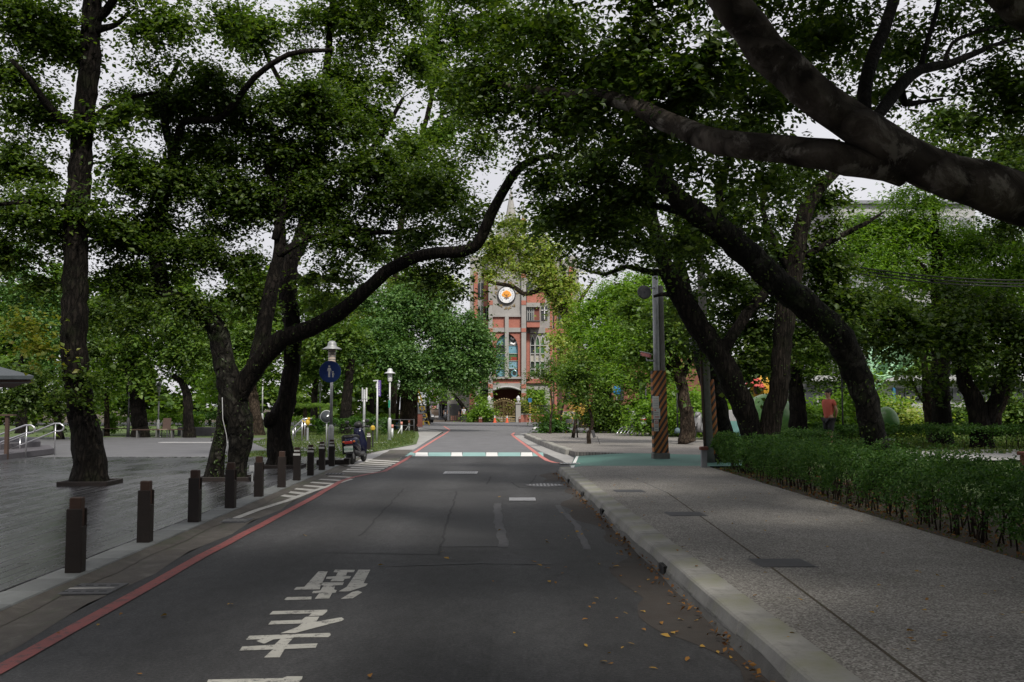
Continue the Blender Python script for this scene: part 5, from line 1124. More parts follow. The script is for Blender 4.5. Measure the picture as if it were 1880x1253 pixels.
lowwall('low brick wall with black railing right of the gate', Vector((W(956.6,775,YG).x, YG+.1, 0)), Vector((W(1012,772,YG+3).x, YG+3.2, 0)), .85, 1.9, 'church boundary walls')
# traffic cones and little bollards at the gate
def cone(px, label):
    p = G(px, 775.6); r = thing('traffic_cone', label, 'cone', (p.x, 107.5, 0), 0, 'cones at the church gate')
    MB().cbox(-.2,.2,-.2,.2,0,.04,.01).build('base', MATS['cone_orange'], r); MB().lathe([(.16,.04),(.11,.32)], n=12).build('lower_cone', MATS['cone_orange'], r); MB().lathe([(.11,.32),(.075,.52)], n=12).build('band', MATS['cone_orange'], r); MB().lathe([(.075,.52),(.06,.60),(.035,.75),(.02,.76)], n=12).build('tip', MATS['sign_white'], r); 
cone(909.3, 'orange traffic cone standing left of the gate centre'); cone(931.2, 'orange traffic cone standing right of the gate centre')
for px, lab in ((886,'short dark red post left of the gate'),(953.5,'short dark red post right of the gate'),(883.5,'second short dark red post, outermost left of the gate')):
    p = G(px, 775); r = thing('gate_post', lab, 'post', (p.x, 107.9, 0), 0, 'short posts by the church gate'); MB().lathe([(.13,0),(.13,.55),(.10,.62),(.0,.64)], n=10).build('post', MATS['brick_dark'], r); MB().lathe([(.132,.45),(.132,.52)], n=10).build('reflector', MATS['sign_white'], r)
p = W(973, 772, 109); r = thing('bus_sign', 'black and yellow striped sign post with a small blue board', 'sign post', (p.x, 109, 0))
MB().cyl((0,0,0),(0,0,2.2),.05).build('pole', MATS['galv_pale'], r)
for k in range(5): MB().cyl((0,0,.9+k*.24),(0,0,1.02+k*.24),.075).build('black_band', MATS['black_metal'], r); MB().cyl((0,0,1.02+k*.24),(0,0,1.14+k*.24),.075).build('yellow_band', MATS['yellow_paint'], r)
MB().cbox(-.2,.2,-.03,.03,2.2,2.65,.01).build('board', MATS['sign_blue_pale'], r)
p = W(1015, 770, 100); r = thing('notice_stand', 'tall yellow notice stand by the pale sapling', 'notice stand', (p.x, 100, 0)); MB().cbox(-.2,.2,-.06,.06,.25,1.95,.03).build('panel', MATS['yellow_paint'], r); MB().box(-.15,.15,-.15,.15,0,.25).build('foot', MATS['dark_grey'], r)

# ------------------------------------------------------------------ other buildings
def block(name, label, x0, x1, y0, y1, Yf, dep, mat, group=None):
    p, q = W(x0, y1, Yf), W(x1, y0, Yf); r = thing(name, label, 'building', ((p.x+q.x)/2, Yf, 0), 0, group)
    MB().box(p.x, q.x, Yf, Yf+dep, -.1, q.z).build('wall', MATS[mat], r, False, True); return r
def bpart(r, name, mat, x0, x1, y0, y1, Yf, dep=.3): mb = MB(); return cb(mb, x0, x1, y0, y1, Yf, dep).build(name, MATS[mat], r, False, True)
r = block('street_building', 'cream side street building next to the church', 821, 864, 640, 776, 128, 20, 'plaster_cream', 'side street buildings')
bpart(r,'base_wall','plaster_grey',821.5,825,741,772,127.7); bpart(r,'screen','concrete_dark',826,846,742,763,127.8); bpart(r,'low_wall','tan_plaster',826,846,763,772,127.7); bpart(r,'window','glass_dark',835,842,700,712,127.8); bpart(r,'window','glass_dark',850,857,700,712,127.8)
for x in (829,832,836,843): bpart(r,'red_barrier','pink_paint',x-.6,x+.6,764,772,126.5,.1)
r = block('street_building', 'narrow slate grey building over a brown shop fascia', 805, 820.8, 650, 776, 140, 20, 'plaster_grey', 'side street buildings')
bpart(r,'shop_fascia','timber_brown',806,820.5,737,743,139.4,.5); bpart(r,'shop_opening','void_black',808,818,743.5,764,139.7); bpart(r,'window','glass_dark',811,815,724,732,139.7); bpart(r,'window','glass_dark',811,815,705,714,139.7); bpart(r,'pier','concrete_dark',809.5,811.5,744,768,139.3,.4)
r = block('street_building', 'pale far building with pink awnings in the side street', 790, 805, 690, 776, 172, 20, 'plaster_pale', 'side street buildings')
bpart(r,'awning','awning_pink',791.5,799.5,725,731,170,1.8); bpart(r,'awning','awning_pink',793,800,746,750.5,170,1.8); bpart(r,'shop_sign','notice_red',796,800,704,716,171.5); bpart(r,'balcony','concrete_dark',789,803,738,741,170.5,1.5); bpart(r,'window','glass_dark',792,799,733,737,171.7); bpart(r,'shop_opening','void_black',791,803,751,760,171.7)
r = block('street_building', 'long white far building at the end of the side street', 745, 792, 741, 776, 200, 20, 'plaster_pale', 'side street buildings')
for k in range(6): bpart(r,'window','glass_dark',768+k*3.6,770.6+k*3.6,744,747,199.7)
# brick house and tan wall right of the church
r = block('brick_house', 'red brick house half hidden by trees right of the church', 1032, 1320, 640, 776, 92, 10, 'brick_red')
for x0, x1 in ((1040,1048),(1060,1068),(1090,1098),(1135,1145),(1170,1180),(1205,1215),(1240,1250)):
    w = bpart(r,'window','glass_dark',x0,x1,700,735,91.8,.3)
for x0, x1 in ((1156,1162),(1170,1173)): bpart(r,'brick_pier','brick_red',x0,x1,712,760,88,.5)
bpart(r,'stone_base','stone_grey',1032,1075,756,772,91.6,.5)
r = block('garden_wall', 'tan plastered wall end by the banyan trunk', 1085, 1101, 738, 792, 63, .8, 'tan_plaster'); r['category'] = 'wall'; bpart(r,'plinth','concrete_dark',1084.5,1101.5,775,793,62.9,1.0)
p = G(1068, 781); r = thing('planter', 'low grey stone planter box behind the saplings', 'planter', (p.x, 84, 0)); MB().cbox(-1.9,1.9,-.4,.4,0,.62,.05).build('box', MATS['concrete_dark'], r); MB().box(-1.8,1.8,-.3,.3,.60,.66).build('soil', MATS['soil'], r)
# long low grey building and the tall block behind the right park
r = block('park_building', 'long low grey building with a ribbon of dark windows behind the right park', 1500, 1990, 697, 775, 62, 12, 'plaster_pale')
bpart(r,'roof_slab','plaster_pale',1490,2000,690,700,61.2,13)
for k in range(14):
    x = 1640+k*22; w = bpart(r,'window','glass_dark',x,x+18,713,735,61.85,.3); 
for k in range(4): bpart(r,'window','glass_dark',1478+k*28,1498+k*28,705,755,61.85,.3)
bpart(r,'blue_post','sign_blue_pale',1641,1644,712,760,60.5,.2)
r = block('tower_block', 'pale grey tower block rising behind the right hand trees', 1536, 1790, 372, 775, 96, 14, 'plaster_pale')
for j in range(6):
    for k in range(7): bpart(r,'window','plaster_grey',1560+k*34,1580+k*34,400+j*52,425+j*52,95.8,.4)
bpart(r,'roof_edge','plaster_grey',1530,1796,368,374,95.6,14.6)
# pavilion roof, steps, rails at the left
YP = 33.0
pav = thing('pavilion', 'low timber pavilion with a slate eave at the left edge', 'pavilion', (W(-60,820,YP).x, YP+1.5, .05))
e0, e1 = W(-260, 690, YP), W(62, 690, YP)
mb = MB(); mb.add([Vector((e0.x,YP,e1.z)), Vector((e1.x,YP,e1.z)), Vector((e1.x-3.0,YP+3,e1.z+.5)), Vector((e0.x,YP+3,e1.z+.5)), Vector((e0.x,YP,e1.z-.12)), Vector((e1.x,YP,e1.z-.12)), Vector((e1.x*39/33.,YP+6,e1.z-.12)), Vector((e0.x,YP+6,e1.z-.12))], [(0,1,2,3),(0,4,5,1),(1,5,6,2),(4,7,6,5),(2,6,7,3)])
mb.build('roof', MATS['roof_slate'], pav, False, True)
cb(MB(), -260, 52, 697, 702, YP+.2, .2).build('eave_beam', MATS['timber_brown'], pav, False, True)
mb = MB(); mb.add([W(-260,704,YP+.4), W(45,704,YP+.4), W(25,712,YP+2), W(-260,712,YP+2)], [(0,1,2,3)]); mb.build('soffit', MATS['timber_brown'], pav, False, True)
for x in (-40, -160): q = W(x, 702, YP+.8); MB().box(q.x-.09,q.x+.09,YP+.7,YP+.9,.0,q.z).build('post', MATS['timber_brown'], pav, False, True)
st = thing('deck_steps', 'two broad dark stone steps climbing to the pavilion on the left', 'steps', tuple(G(40, 838, .05)))
q0 = G(-60,845,.05); 
def stepbox(pts, z0, z1): return MB().prism([(G(x,y,.05).x, G(x,y,.05).y) for x, y in pts], z0, z1)
stepbox([(-200,858),(0,846),(99,833),(90,826),(-200,826)], .04, .22).build('step', MATS['step_stone'], st, False, True)
stepbox([(-200,839),(0,836),(74,829),(70,820),(-200,818)], .2, .40).build('step', MATS['step_stone'], st, False, True)
def ramprail(label, pts, Y, group='steel ramp rails by the pavilion'):
    p0 = W(*pts[-1], Y); r = thing('handrail', label, 'handrail', (p0.x, Y, .05), 0, group)
    (x0,y0),(x1,y1),(x2,y2) = pts; dy = 15
    top = [W(x0,y0,Y), W(x1,y1,Y), W(x1+10,y1,Y), W(x1+16,y1+4,Y), W(x1+17.5,y1+8,Y), W(x1+15,y1+12,Y), W(x1+9,y1+14,Y), W(x1+2,y1+14,Y), W(x0,y0+dy,Y)]
    MB().tube(top, .028, 8).build('rail', MATS['steel'], r, True, True)
    for f in (0, .5):
        x, y = x1+2-(x1-x0)*f, y1+1+(y0-y1)*f; q = W(x,y,Y); MB().cyl(q, (q.x,q.y,.03), .022, n=8).build('post', MATS['steel'], r, True, True)
ramprail('steel ramp rail, the nearer and shorter one left of the tall tree', [(-60,820),(47,781),(47,781)], 31); ramprail('steel ramp rail, the longer one reaching the tall tree', [(-30,830),(100,778),(100,778)], 33.5)
p = W(14, 764, 30); r = thing('newel_post', 'dark timber post and beam end before the steel rails', 'post', (p.x, 30, .05)); MB().box(p.x-.05,p.x+.05,29.95,30.05,.05,p.z).build('post', MATS['timber_brown'], r, False, True); MB().box(p.x-1.5,p.x+.22,29.9,30.1,p.z,p.z+.05).build('beam', MATS['timber_brown'], r, False, True)
# ================================================================== bollards
def make_bollard(striped):
    r = thing('bollard', '', 'bollard')
    MB().cbox(-.055,.055,-.055,.055,0,.70,.008).build('core_post', MATS['bollard_top'], r)
    MB().cbox(-.072,.072,-.075,-.057,0,.595,.004).build('cladding_board', MATS['bollard_wood'], r); MB().cbox(-.072,.072,.057,.075,0,.595,.004).build('cladding_board', MATS['bollard_wood'], r)
    MB().cbox(.057,.073,-.055,.055,0,.43,.004).build('cladding_board', MATS['bollard_wood'], r); MB().cbox(-.073,-.057,-.055,.055,0,.595,.004).build('cladding_board', MATS['bollard_wood'], r)
    if striped:
        MB().box(-.0735,.0735,-.0775,-.075,.53,.575).build('white_band', MATS['reflective_white'], r); MB().box(-.057,.057,-.058,-.0555,.615,.645).build('white_band', MATS['reflective_white'], r)
    return r
plain, striped = make_bollard(False), make_bollard(True); up, us = False, False
bl = [(138,1050),(266,995),(357,958),(423,933),(475,912),(517,895),(545,882),(570,873),(591,863),(609,856),(677,828)]
ords = ['nearest', 'second', 'third', 'fourth', 'fifth', 'sixth', 'first', 'second', 'third', 'fourth']
for i, (px, py) in enumerate(bl):
    p = G(px, py, .05 if i < 10 else .0); x = p.x
    lab = (f'plain brown timber bollard, {ords[i]} from the camera along the deck edge' if i < 6 else f'brown bollard with white bands, {ords[i]} banded one along the deck edge' if i < 10 else 'brown bollard with white bands standing alone beyond the parked scooter')
    src = plain if i < 6 else striped; z = .05 if i < 10 else -.01
    if (src is plain and not up) or (src is striped and not us):
        src.location = (x, p.y, z); src.rotation_euler = (0, 0, AL + rnd.uniform(-.04,.04)); tag(src, lab, 'bollard', 'timber bollards along the deck')
        if src is plain: up = True
        else: us = True
    else: dup(src, (x, p.y, z), AL + rnd.uniform(-.05,.05), lab, 'timber bollards along the deck')
p = G(683, 826); r = thing('flagged_stub', 'small yellow and red cap left on top of the lone bollard', 'marker', (p.x-.02, p.y+.3, .0)); MB().cyl((0,0,0),(0,0,.75),.03).build('stub', MATS['black_metal'], r); MB().lathe([(.05,.72),(.09,.76),(.09,.86),(.04,.92)], n=10).build('cap', MATS['yellow_paint'], r)
# framed tree pits on the deck
def pit(x, y, w, d, label):
    r = thing('tree_pit_frame', label, 'tree pit', (x, y, .05), AL, 'tree pit frames on the deck')
    for a in ((-w/2,w/2,-d/2,-d/2+.05),(-w/2,w/2,d/2-.05,d/2),(-w/2,-w/2+.05,-d/2+.05,d/2-.05),(w/2-.05,w/2,-d/2+.05,d/2-.05)): MB().cbox(*a, 0, .09, .01).build('frame_board', MATS['bollard_wood'], r)
    MB().box(-w/2+.05,w/2-.05,-d/2+.05,d/2-.05,0,.03).build('soil', MATS['soil'], r)
q = W(166,893,20.3); pit(q.x, q.y, .98, .95, 'dark frame round the foot of the tall straight tree'); q = W(418,888,21.5); pit(q.x, q.y, 1.12, .8, 'dark frame round the twin feet of the arching tree'); q = W(520,860,26); pit(q.x, q.y, 1.05, .9, 'dark frame round the foot of the leaning tree behind')
p = G(612, 853, .05); r = thing('timber_block', 'low dark timber block on the deck behind the last bollards', 'timber block', (p.x, p.y, .05), 0); MB().cbox(-.45,.45,-.12,.12,0,.13,.02).build('beam', MATS['bollard_wood'], r); MB().cbox(.30,.46,-.13,.13,.13,.17,.01).build('end_block', MATS['bollard_wood'], r)
p = W(463, 880, 21); r = thing('outdoor_socket', 'small grey socket box on a stem beside the arching tree', 'socket box', (p.x, 21, .05)); MB().cyl((0,0,0),(0,0,.28),.018).build('stem', MATS['galvanised'], r); MB().cbox(-.06,.06,-.04,.04,.22,.34,.01).build('box', MATS['galvanised'], r)
MB().tube([W(408,730,21.15), W(409,770,21.1), W(416,800,21.1), W(418,840,21.1)], .009, 6).build('power_cable', MATS['plaster_pale'], None, True); tag(bpy.context.scene.objects[-1] if False else C.objects['power_cable'], 'pale cable running down the arching tree trunk', 'cable')

# ================================================================== lamps and signs
def lamp(px, py, label, pole='galvanised', glass='lamp_glass', H=3.5, z=0.0, group='park lamps with flat hats'):
    p = G(px, py, z); r = thing('park_lamp', label, 'lamp', (p.x, p.y, z), 0, group); s = H/3.5
    MB().lathe([(.17,0),(.17,.03),(.10,.05)], n=14).build('base_plate', MATS[pole], r); MB().lathe([(.085,.03),(.085,1.02*s),(.07,1.08*s),(.045,1.12*s)], n=14).build('lower_post', MATS[pole], r, True)
    MB().lathe([(.045,1.10*s),(.04,2.86*s)], n=12).build('upper_post', MATS[pole], r, True)
    ln = MB().lathe([(.06,2.84*s),(.11,2.90*s),(.105,2.94*s),(.105,3.26*s),(.09,3.28*s)], n=16).build('lantern', MATS[glass], r, True)
    for k in range(4): MB().lathe([(.108,(2.97+.07*k)*s),(.118,(2.98+.07*k)*s),(.108,(2.99+.07*k)*s)], n=16).build('louvre_ring', MATS[pole], ln)
    MB().lathe([(.08,3.27*s),(.28,3.26*s),(.277,3.272*s),(.13,3.35*s),(.125,3.40*s),(.12,3.44*s),(.07,3.50*s),(.0,3.51*s)], n=22).build('hat', MATS[pole], r, True)
    return r
lamp(607, 853, 'grey park lamp carrying the round blue sign', 'galvanised', 'lamp_glass')
lamp(715, 810, 'white park lamp with a small green sticker on the lawn edge', 'galv_pale', 'lamp_glass_white')
p = W(715, 742, 47.8); MB().cbox(p.x-.045,p.x+.045,p.y-.055-.0,p.y-.045,p.z-.18,p.z+.18,.005).build('pole_sticker', MATS['sign_green'], None); tag(C.objects['pole_sticker'], 'small green sticker on the white lamp post', 'sticker')
lamp(481, 795, 'tall pale lamp post between the arching tree and the leaning tree', 'galv_pale', 'lamp_glass_white', 3.9); lamp(290, 803, 'slim pale lamp post at the far edge of the plaza', 'galv_pale', 'lamp_glass_white', 3.0); lamp(235, 804, 'dark lamp post beside the thick park tree', 'dark_grey', 'lamp_glass', 3.4); lamp(587, 790, 'grey lamp among the trees left of the round sign', 'galvanised', 'lamp_glass_white', 3.4)
# round blue pedestrian sign
c = W(607, 683, 27.2); sg = thing('round_sign', 'round blue sign with a white adult and child walking', 'road sign', (c.x, c.y-.07, c.z)); RS = S(20, 27.2)
Mx = Matrix.Rotation(math.radians(90), 4, 'X')
MB().lathe([(0,0),(RS,0),(RS,.012),(RS-.01,.018),(0,.018)], (0,0,0), 40, Mx).build('disc', MATS['sign_blue'], sg); MB().box(-.03,.03,.0,.05,-.1,.1).build('clamp', MATS['galvanised'], sg)
def flat(polys, name, mat, par, y=-.022, k=1.0):
    mb = MB()
    for q in polys: mb.add([Vector((x*k, y, z*k)) for x, z in q] , [tuple(range(len(q)))])
    return mb.build(name, MATS[mat], par)
def circ(cx, cz, r, n=12): return [(cx+r*math.cos(2*math.pi*i/n), cz+r*math.sin(2*math.pi*i/n)) for i in range(n)]
adult = [(-.17,.36),(.02,.36),(.07,.30),(.12,.05),(.08,.03),(.03,.22),(.02,.02),(.01,-.5),(-.06,-.5),(-.075,-.06),(-.09,-.5),(-.16,-.5),(-.16,.02),(-.18,.22),(-.22,.03),(-.26,.05),(-.22,.30)]
flat([adult], 'adult_figure', 'sign_white', sg, -.020, RS); flat([circ(-.075,.50,.095)], 'adult_head', 'sign_white', sg, -.020, RS)
child = [(.19,-.10),(.34,-.10),(.40,-.24),(.37,-.26),(.33,-.17),(.33,-.30),(.32,-.52),(.275,-.52),(.265,-.32),(.255,-.52),(.21,-.52),(.20,-.30),(.20,-.17),(.14,-.05),(.10,.04),(.08,.02)]
flat([child], 'child_figure', 'sign_white', sg, -.020, RS); flat([circ(.265,-.01,.065)], 'child_head', 'sign_white', sg, -.020, RS)
# purple tall sign on a slim pole
p = G(692, 812.5); r = thing('purple_sign', 'slim grey pole with a tall purple banner sign and a small lamp arm', 'sign', (p.x, p.y, 0)); k = p.y/FPX
MB().cyl((0,0,0),(0,0,114*k),.05,.04).build('pole', MATS['galv_pale'], r, True)
b_ = MB().cbox(1*k,6.5*k,-.03,.03,84*k,113*k,.015).build('banner', MATS['sign_purple'], r); MB().cbox(-7.5*k,0,-.08,.08,111.5*k,113.5*k,.01).build('lamp_arm', MATS['galv_pale'], r); MB().cbox(-2.5*k,-.5*k,-.04,.04,99*k,107*k,.01).build('label_plate', MATS['sign_white'], r)
rr = random.Random(9)
for j in range(6):
    mb = MB(); z = (109.5-4.2*j)*k
    for q in range(3): x0 = (2+rr.uniform(0,1))*k; mb.box(x0, x0+rr.uniform(1.2,2.4)*k, -.034, -.031, z-q*1.0*k, z-q*1.0*k+.45*k)
    mb.box(3.4*k, 3.9*k, -.034, -.031, z-2.4*k, z+.4*k); mb.build('sign_character', MATS['sign_white'], b_)
# grey pole with upright white boards
p = G(668, 812); k = p.y/FPX; r = thing('board_pole', 'grey pole with two upright pale boards behind the scooter', 'sign', (p.x, p.y, 0)); MB().cyl((0,0,0),(0,0,96*k),.06).build('pole', MATS['galvanised'], r, True)
MB().cbox(-4.5*k,-2.5*k,-.05,.05,74*k,99*k,.01).build('board', MATS['galv_pale'], r); MB().cbox(3*k,5.5*k,-.05,.05,74*k,99*k,.01).build('board', MATS['sign_white'], r); MB().box(-4*k,5*k,-.06,-.03,78*k,79.5*k).build('bracket', MATS['galvanised'], r); MB().cbox(-2*k,2.5*k,-.09,-.02,37*k,40*k,.01).build('clamp', MATS['galv_pale'], r)
# blue accessibility board
p = G(735, 789); k = p.y/FPX; r = thing('blue_notice_board', 'blue standing board with a white wheelchair symbol by the lawn stakes', 'notice board', (p.x, p.y, 0)); bd = MB().cbox(-8*k,8*k,-.04,.04,2*k,25*k,.02).build('board', MATS['sign_blue_pale'], r)
for s in (-1,1): MB().box(s*6*k-.04,s*6*k+.04,.04,.1,0,20*k).build('leg', MATS['dark_grey'], r)
mb = MB(); fr = [(-5.5,10.5),(5.5,10.5),(5.5,23.5),(-5.5,23.5)]
for a, b2 in zip(fr, fr[1:]+fr[:1]): mb.tube([Vector((a[0]*k,-.045,a[1]*k)), Vector((b2[0]*k,-.045,b2[1]*k))], .3*k, 4)
mb.build('symbol_frame', MATS['sign_white'], bd)
mb = MB(); mb.ell((-.5*k,-.05,21.5*k),(1.1*k,.01,1.1*k),8,6); mb.tube([Vector((-.5*k,-.05,20*k)),Vector((0,-.05,16.5*k)),Vector((3*k,-.05,16.2*k)),Vector((4*k,-.05,12.5*k))], .55*k, 5); mb.tube([Vector((-1*k+3*k*math.cos(t), -.05, 14.5*k+3*k*math.sin(t))) for t in [2.4+.35*i for i in range(12)]], .4*k, 5); mb.build('wheelchair_symbol', MATS['sign_white'], bd)
mb = MB()
for j in range(3): mb.box(-5.5*k, (5-j)*k, -.045, -.041, (8-2*j)*k, (8.9-2*j)*k)
mb.build('text_lines', MATS['sign_white'], bd)
# stakes with tapes along the lawn
for i, (px, py, hpx, lab) in enumerate(((720,806,26,'nearest pale stake with a pink top on the lawn edge'),(737,799,24,'second pale stake with a pink top on the lawn edge'),(751,793,21,'third stake with a pink top on the lawn edge'),(758,792,21,'plain grey stake at the far end of the lawn edge'))):
    p = G(px, py); k = p.y/FPX; r = thing('lawn_stake', lab, 'stake', (p.x, p.y, 0), 0, 'stakes along the lawn'); MB().cyl((0,0,0),(0,0,hpx*k*.75),.06).build('post', MATS['galv_pale'], r, True); MB().cyl((0,0,hpx*k*.75),(0,0,hpx*k),.065).build('top', MATS['pink_paint' if i < 3 else 'galv_pale'], r, True)
    if i < 3: MB().tube([Vector((0,-.03,hpx*k*.6)), Vector((-6*k,-.2,3*k))], .02, 5).build('tape', MATS['sign_white'], r)
# low park fence behind the lawn
mb = None; fz = thing('park_fence', 'low rail fence between the lawn and the wood', 'fence', (W(640,785,62).x, 62, 0))
for kx in range(9): x = W(560+kx*25,785,62).x; MB().cyl((x,62,0),(x,62,.9),.035).build('post', MATS['dark_grey'], fz, True, True)
for z in (.5,.86): MB().cyl((W(560,785,62).x,62,z),(W(760,785,62).x,62,z),.025).build('rail', MATS['dark_grey'], fz, True, True)
# convex mirror, playground bits
p = W(600, 765, 33); r = thing('convex_mirror', 'round convex mirror with a pale rim behind the lamp post', 'mirror', (W(600,765,40).x, 40, 0)); c = W(600,765,40); MB().cyl((0,0,0),(0,0,c.z),.03).build('post', MATS['galvanised'], r, True); MB().lathe([(0,.0),(.22,0),(.24,.02),(.22,.05),(0,.08)], (0,-.05,c.z), 20, Mx).build('mirror', MATS['glass_dark'], r, True)
mb = MB().tube([Vector((.23*math.cos(t*math.pi/10), -.06, c.z+.23*math.sin(t*math.pi/10))) for t in range(21)], .022, 6); mb.build('rim', MATS['galv_pale'], r, True)
def slope_rail(px0, py0, px1, py1, Y, lab):
    a, b2 = W(px0,py0,Y), W(px1,py1,Y); r = thing('handrail', lab, 'handrail', (a.x, Y, 0), 0, 'steel rails by the playground')
    MB().tube([a, b2, b2+Vector((.3,0,0))], .035, 7).build('rail', MATS['steel'], r, True, True); MB().tube([a-Vector((0,0,.3)), b2-Vector((0,0,.3)), b2+Vector((.3,0,-.3))], .03, 7).build('rail', MATS['steel'], r, True, True)
    for f in (.1,.9): q = a.lerp(b2,f); MB().cyl(q,(q.x,q.y,0),.03).build('post', MATS['steel'], r, True, True)
slope_rail(536, 790, 557, 769, 48, 'steel rail climbing to the playground, nearer one'); slope_rail(540, 783, 562, 769, 52, 'steel rail climbing to the playground, farther one')
p = W(565, 776, 47); r = thing('yellow_toy', 'small yellow play figure by the steel rails', 'play equipment', (p.x, 47, 0)); MB().cyl((0,0,0),(0,0,p.z-.25),.05).build('stem', MATS['galvanised'], r); MB().ell((0,0,p.z),(.11,.09,.15),10,8).build('body', MATS['yellow_paint'], r, True); MB().ell((.05,0,p.z+.17),(.07,.06,.07),8,6).build('head', MATS['yellow_paint'], r, True); MB().tube([Vector((-.08,0,p.z)),Vector((-.2,0,p.z+.03)),Vector((-.26,0,p.z+.1))],.03,6).build('tail', MATS['yellow_paint'], r, True)
p = G(650,795); 
r = thing('palm', 'young palm with drooping fronds left of the lamp', 'palm', (W(560,770,56).x, 56, 0)); MB().tube([Vector((0,0,0)),Vector((0,0,1.6))],[.14,.1],8).build('trunk', MATS['bark_brown'], r)
for k in range(9):
    a = k*.7+.3; pts = [Vector((math.cos(a)*t*1.7, math.sin(a)*t*1.7, 1.6+1.3*t-1.5*t*t)) for t in (0,.25,.5,.75,1)]; mb = MB().tube(pts, [.02,.018,.014,.01,.005], 4)
    for i in range(1, 20):
        t = i/20; q = Vector((math.cos(a)*t*1.7, math.sin(a)*t*1.7, 1.6+1.3*t-1.5*t*t)); s_ = Vector((-math.sin(a), math.cos(a), 0)); l = .45*math.sin(math.pi*min(1,t+.12))+.05
        for sg2 in (-1,1): mb.add([q, q+s_*sg2*l+Vector((math.cos(a)*.15,math.sin(a)*.15,-l*.5)), q+Vector((math.cos(a)*.06,math.sin(a)*.06,0))], [(0,1,2)])
    mb.build('frond', MATS['leaf_mid'], r)
# yellow and black ladder leaning, hydrant-like striped post
a0, a1 = W(783,781,92), W(765.5,714,95); a0.z = 0; r = thing('ladder', 'tall yellow and black ladder leaning towards the round tree', 'ladder', (a0.x, a0.y, 0)); d = Vector((.26,0,0))
for s in (-1,1):
    for k in range(10): f0, f1 = k/10, (k+1)/10; w0, w1 = 1-.6*f0, 1-.6*f1; MB().tube([a0.lerp(a1,f0)+d*s*w0, a0.lerp(a1,f1)+d*s*w1], .075, 5).build('rail_section', MATS['yellow_paint' if k % 2 == 0 or k > 5 else 'black_metal'], r, False, True)
for k in range(1,10): f = k/10; MB().tube([a0.lerp(a1,f)-d*(1-.6*f), a0.lerp(a1,f)+d*(1-.6*f)], .05, 5).build('rung', MATS['yellow_paint'], r, False, True)
p = W(763, 780, 88); r = thing('striped_post', 'grey post with yellow and black bands beside the ladder', 'post', (p.x, 88, 0)); MB().cyl((0,0,0),(0,0,3.4),.16).build('post', MATS['concrete_pole'], r, True)
for k in range(4): MB().cyl((0,0,.9+.3*k),(0,0,1.05+.3*k),.172).build('band', MATS['yellow_paint'], r, True)
bd = MB().cbox(-.9,-.2,-.06,.0,1.7,3.2,.03).build('blue_board', MATS['sign_blue'], r); MB().box(-.8,-.3,-.075,-.062,2.85,2.95).build('white_bar', MATS['sign_white'], bd); MB().box(-.7,-.4,-.075,-.062,2.0,2.5).build('white_mark', MATS['sign_white'], bd)
r = thing('brick_pier', 'dark red brick pier at the end of the left lawn', 'pier', (W(770,785,84).x, 84, 0)); MB().cbox(-.25,.25,-.25,.25,0,1.1,.02).build('shaft', MATS['brick_dark'], r); MB().cbox(-.3,.3,-.3,.3,1.1,1.2,.02).build('cap', MATS['concrete_dark'], r)
# park benches, chair and clipped shrubs by the plaza edge
def bench(px, py, w, label):
    p = G(px, py, .02); r = thing('park_bench', label, 'bench', (p.x, p.y, .02), 0, 'benches at the plaza edge'); 
    for j in range(3): MB().box(-w/2,w/2,-.2+.14*j,-.09+.14*j,.40,.44).build('slat', MATS['timber_brown'], r)
    for s in (-1,1): MB().box(s*w*.38-.04,s*w*.38+.04,-.18,.18,0,.40).build('leg', MATS['concrete_dark'], r)
bench(218, 801, 2.2, 'low dark bench left of the thick park tree'); bench(285, 804, 2.4, 'low dark bench right of the slim lamp post'); bench(312, 803, 1.8, 'low dark bench left of the Y shaped tree')
p = G(304, 804, .02); r = thing('park_chair', 'small upright brown chair at the plaza edge', 'chair', (p.x, p.y, .02)); MB().cbox(-.22,.22,-.02,.02,.45,1.05,.02, Matrix.Rotation(-.2,4,'X')).build('backrest', MATS['timber_brown'], r); MB().box(-.22,.22,-.4,0,.42,.46).build('seat', MATS['tan_plaster'], r)
for sx in (-.2,.2):
    for sy in (-.36,-.02): MB().box(sx-.02,sx+.02,sy-.02,sy+.02,0,.43).build('leg', MATS['dark_grey'], r)
r = thing('stone_planter', 'long low stone planter edge behind the plaza', 'planter', (W(380,800,57).x, 57, 0)); MB().cbox(-1.6,1.6,-.3,.3,0,.5,.04).build('edge', MATS['step_stone'], r)

# ================================================================== utility pole and the right side furniture
p = G(1211, 843, PZ-.02); YU = p.y; up_ = thing('utility_pole', 'concrete utility pole wrapped in orange and black hazard stripes on the green ramp', 'pole', (p.x, YU, PZ-.02))
k = YU/FPX; top = 362*k
MB().cyl((-.045,-.05,0),(-.09,-.05,top),.095,.085,14).build('pole', MATS['galvanised'], up_, True); MB().cyl((.12,.08,0),(.06,.08,top*.88),.12,.10,14).build('second_pole', MATS['concrete_pole'], up_, True)
wr = MB(); wr.loft([[Vector((x,y,.18)) for x,y in ((-.18,-.19),(.0,-.21),(.25,-.10),(.25,.24),(-.18,.2))],[Vector((x,y,161*k)) for x,y in ((-.215,-.19),(-.04,-.21),(.19,-.10),(.19,.24),(-.215,.2))]]); wr.build('hazard_wrap', MATS['hazard_stripe'], up_)
MB().cbox(-.21,.27,-.20,.22,0,.18,.02).build('concrete_foot', MATS['concrete_pole'], up_)
def notice(x0, x1, z0, z1, lab, marks):
    r = thing('notice', lab, 'notice', (up_.location.x, YU, PZ), 0, 'notices tied to the utility pole'); MB().cbox(x0*k,x1*k,-.245,-.225,z0*k,z1*k,.004).build('sheet', MATS['paper'], r)
    for (a, b2, c, d2, mt) in marks: MB().box(a*k,b2*k,-.249,-.246,c*k,d2*k).build('print', MATS[mt], r)
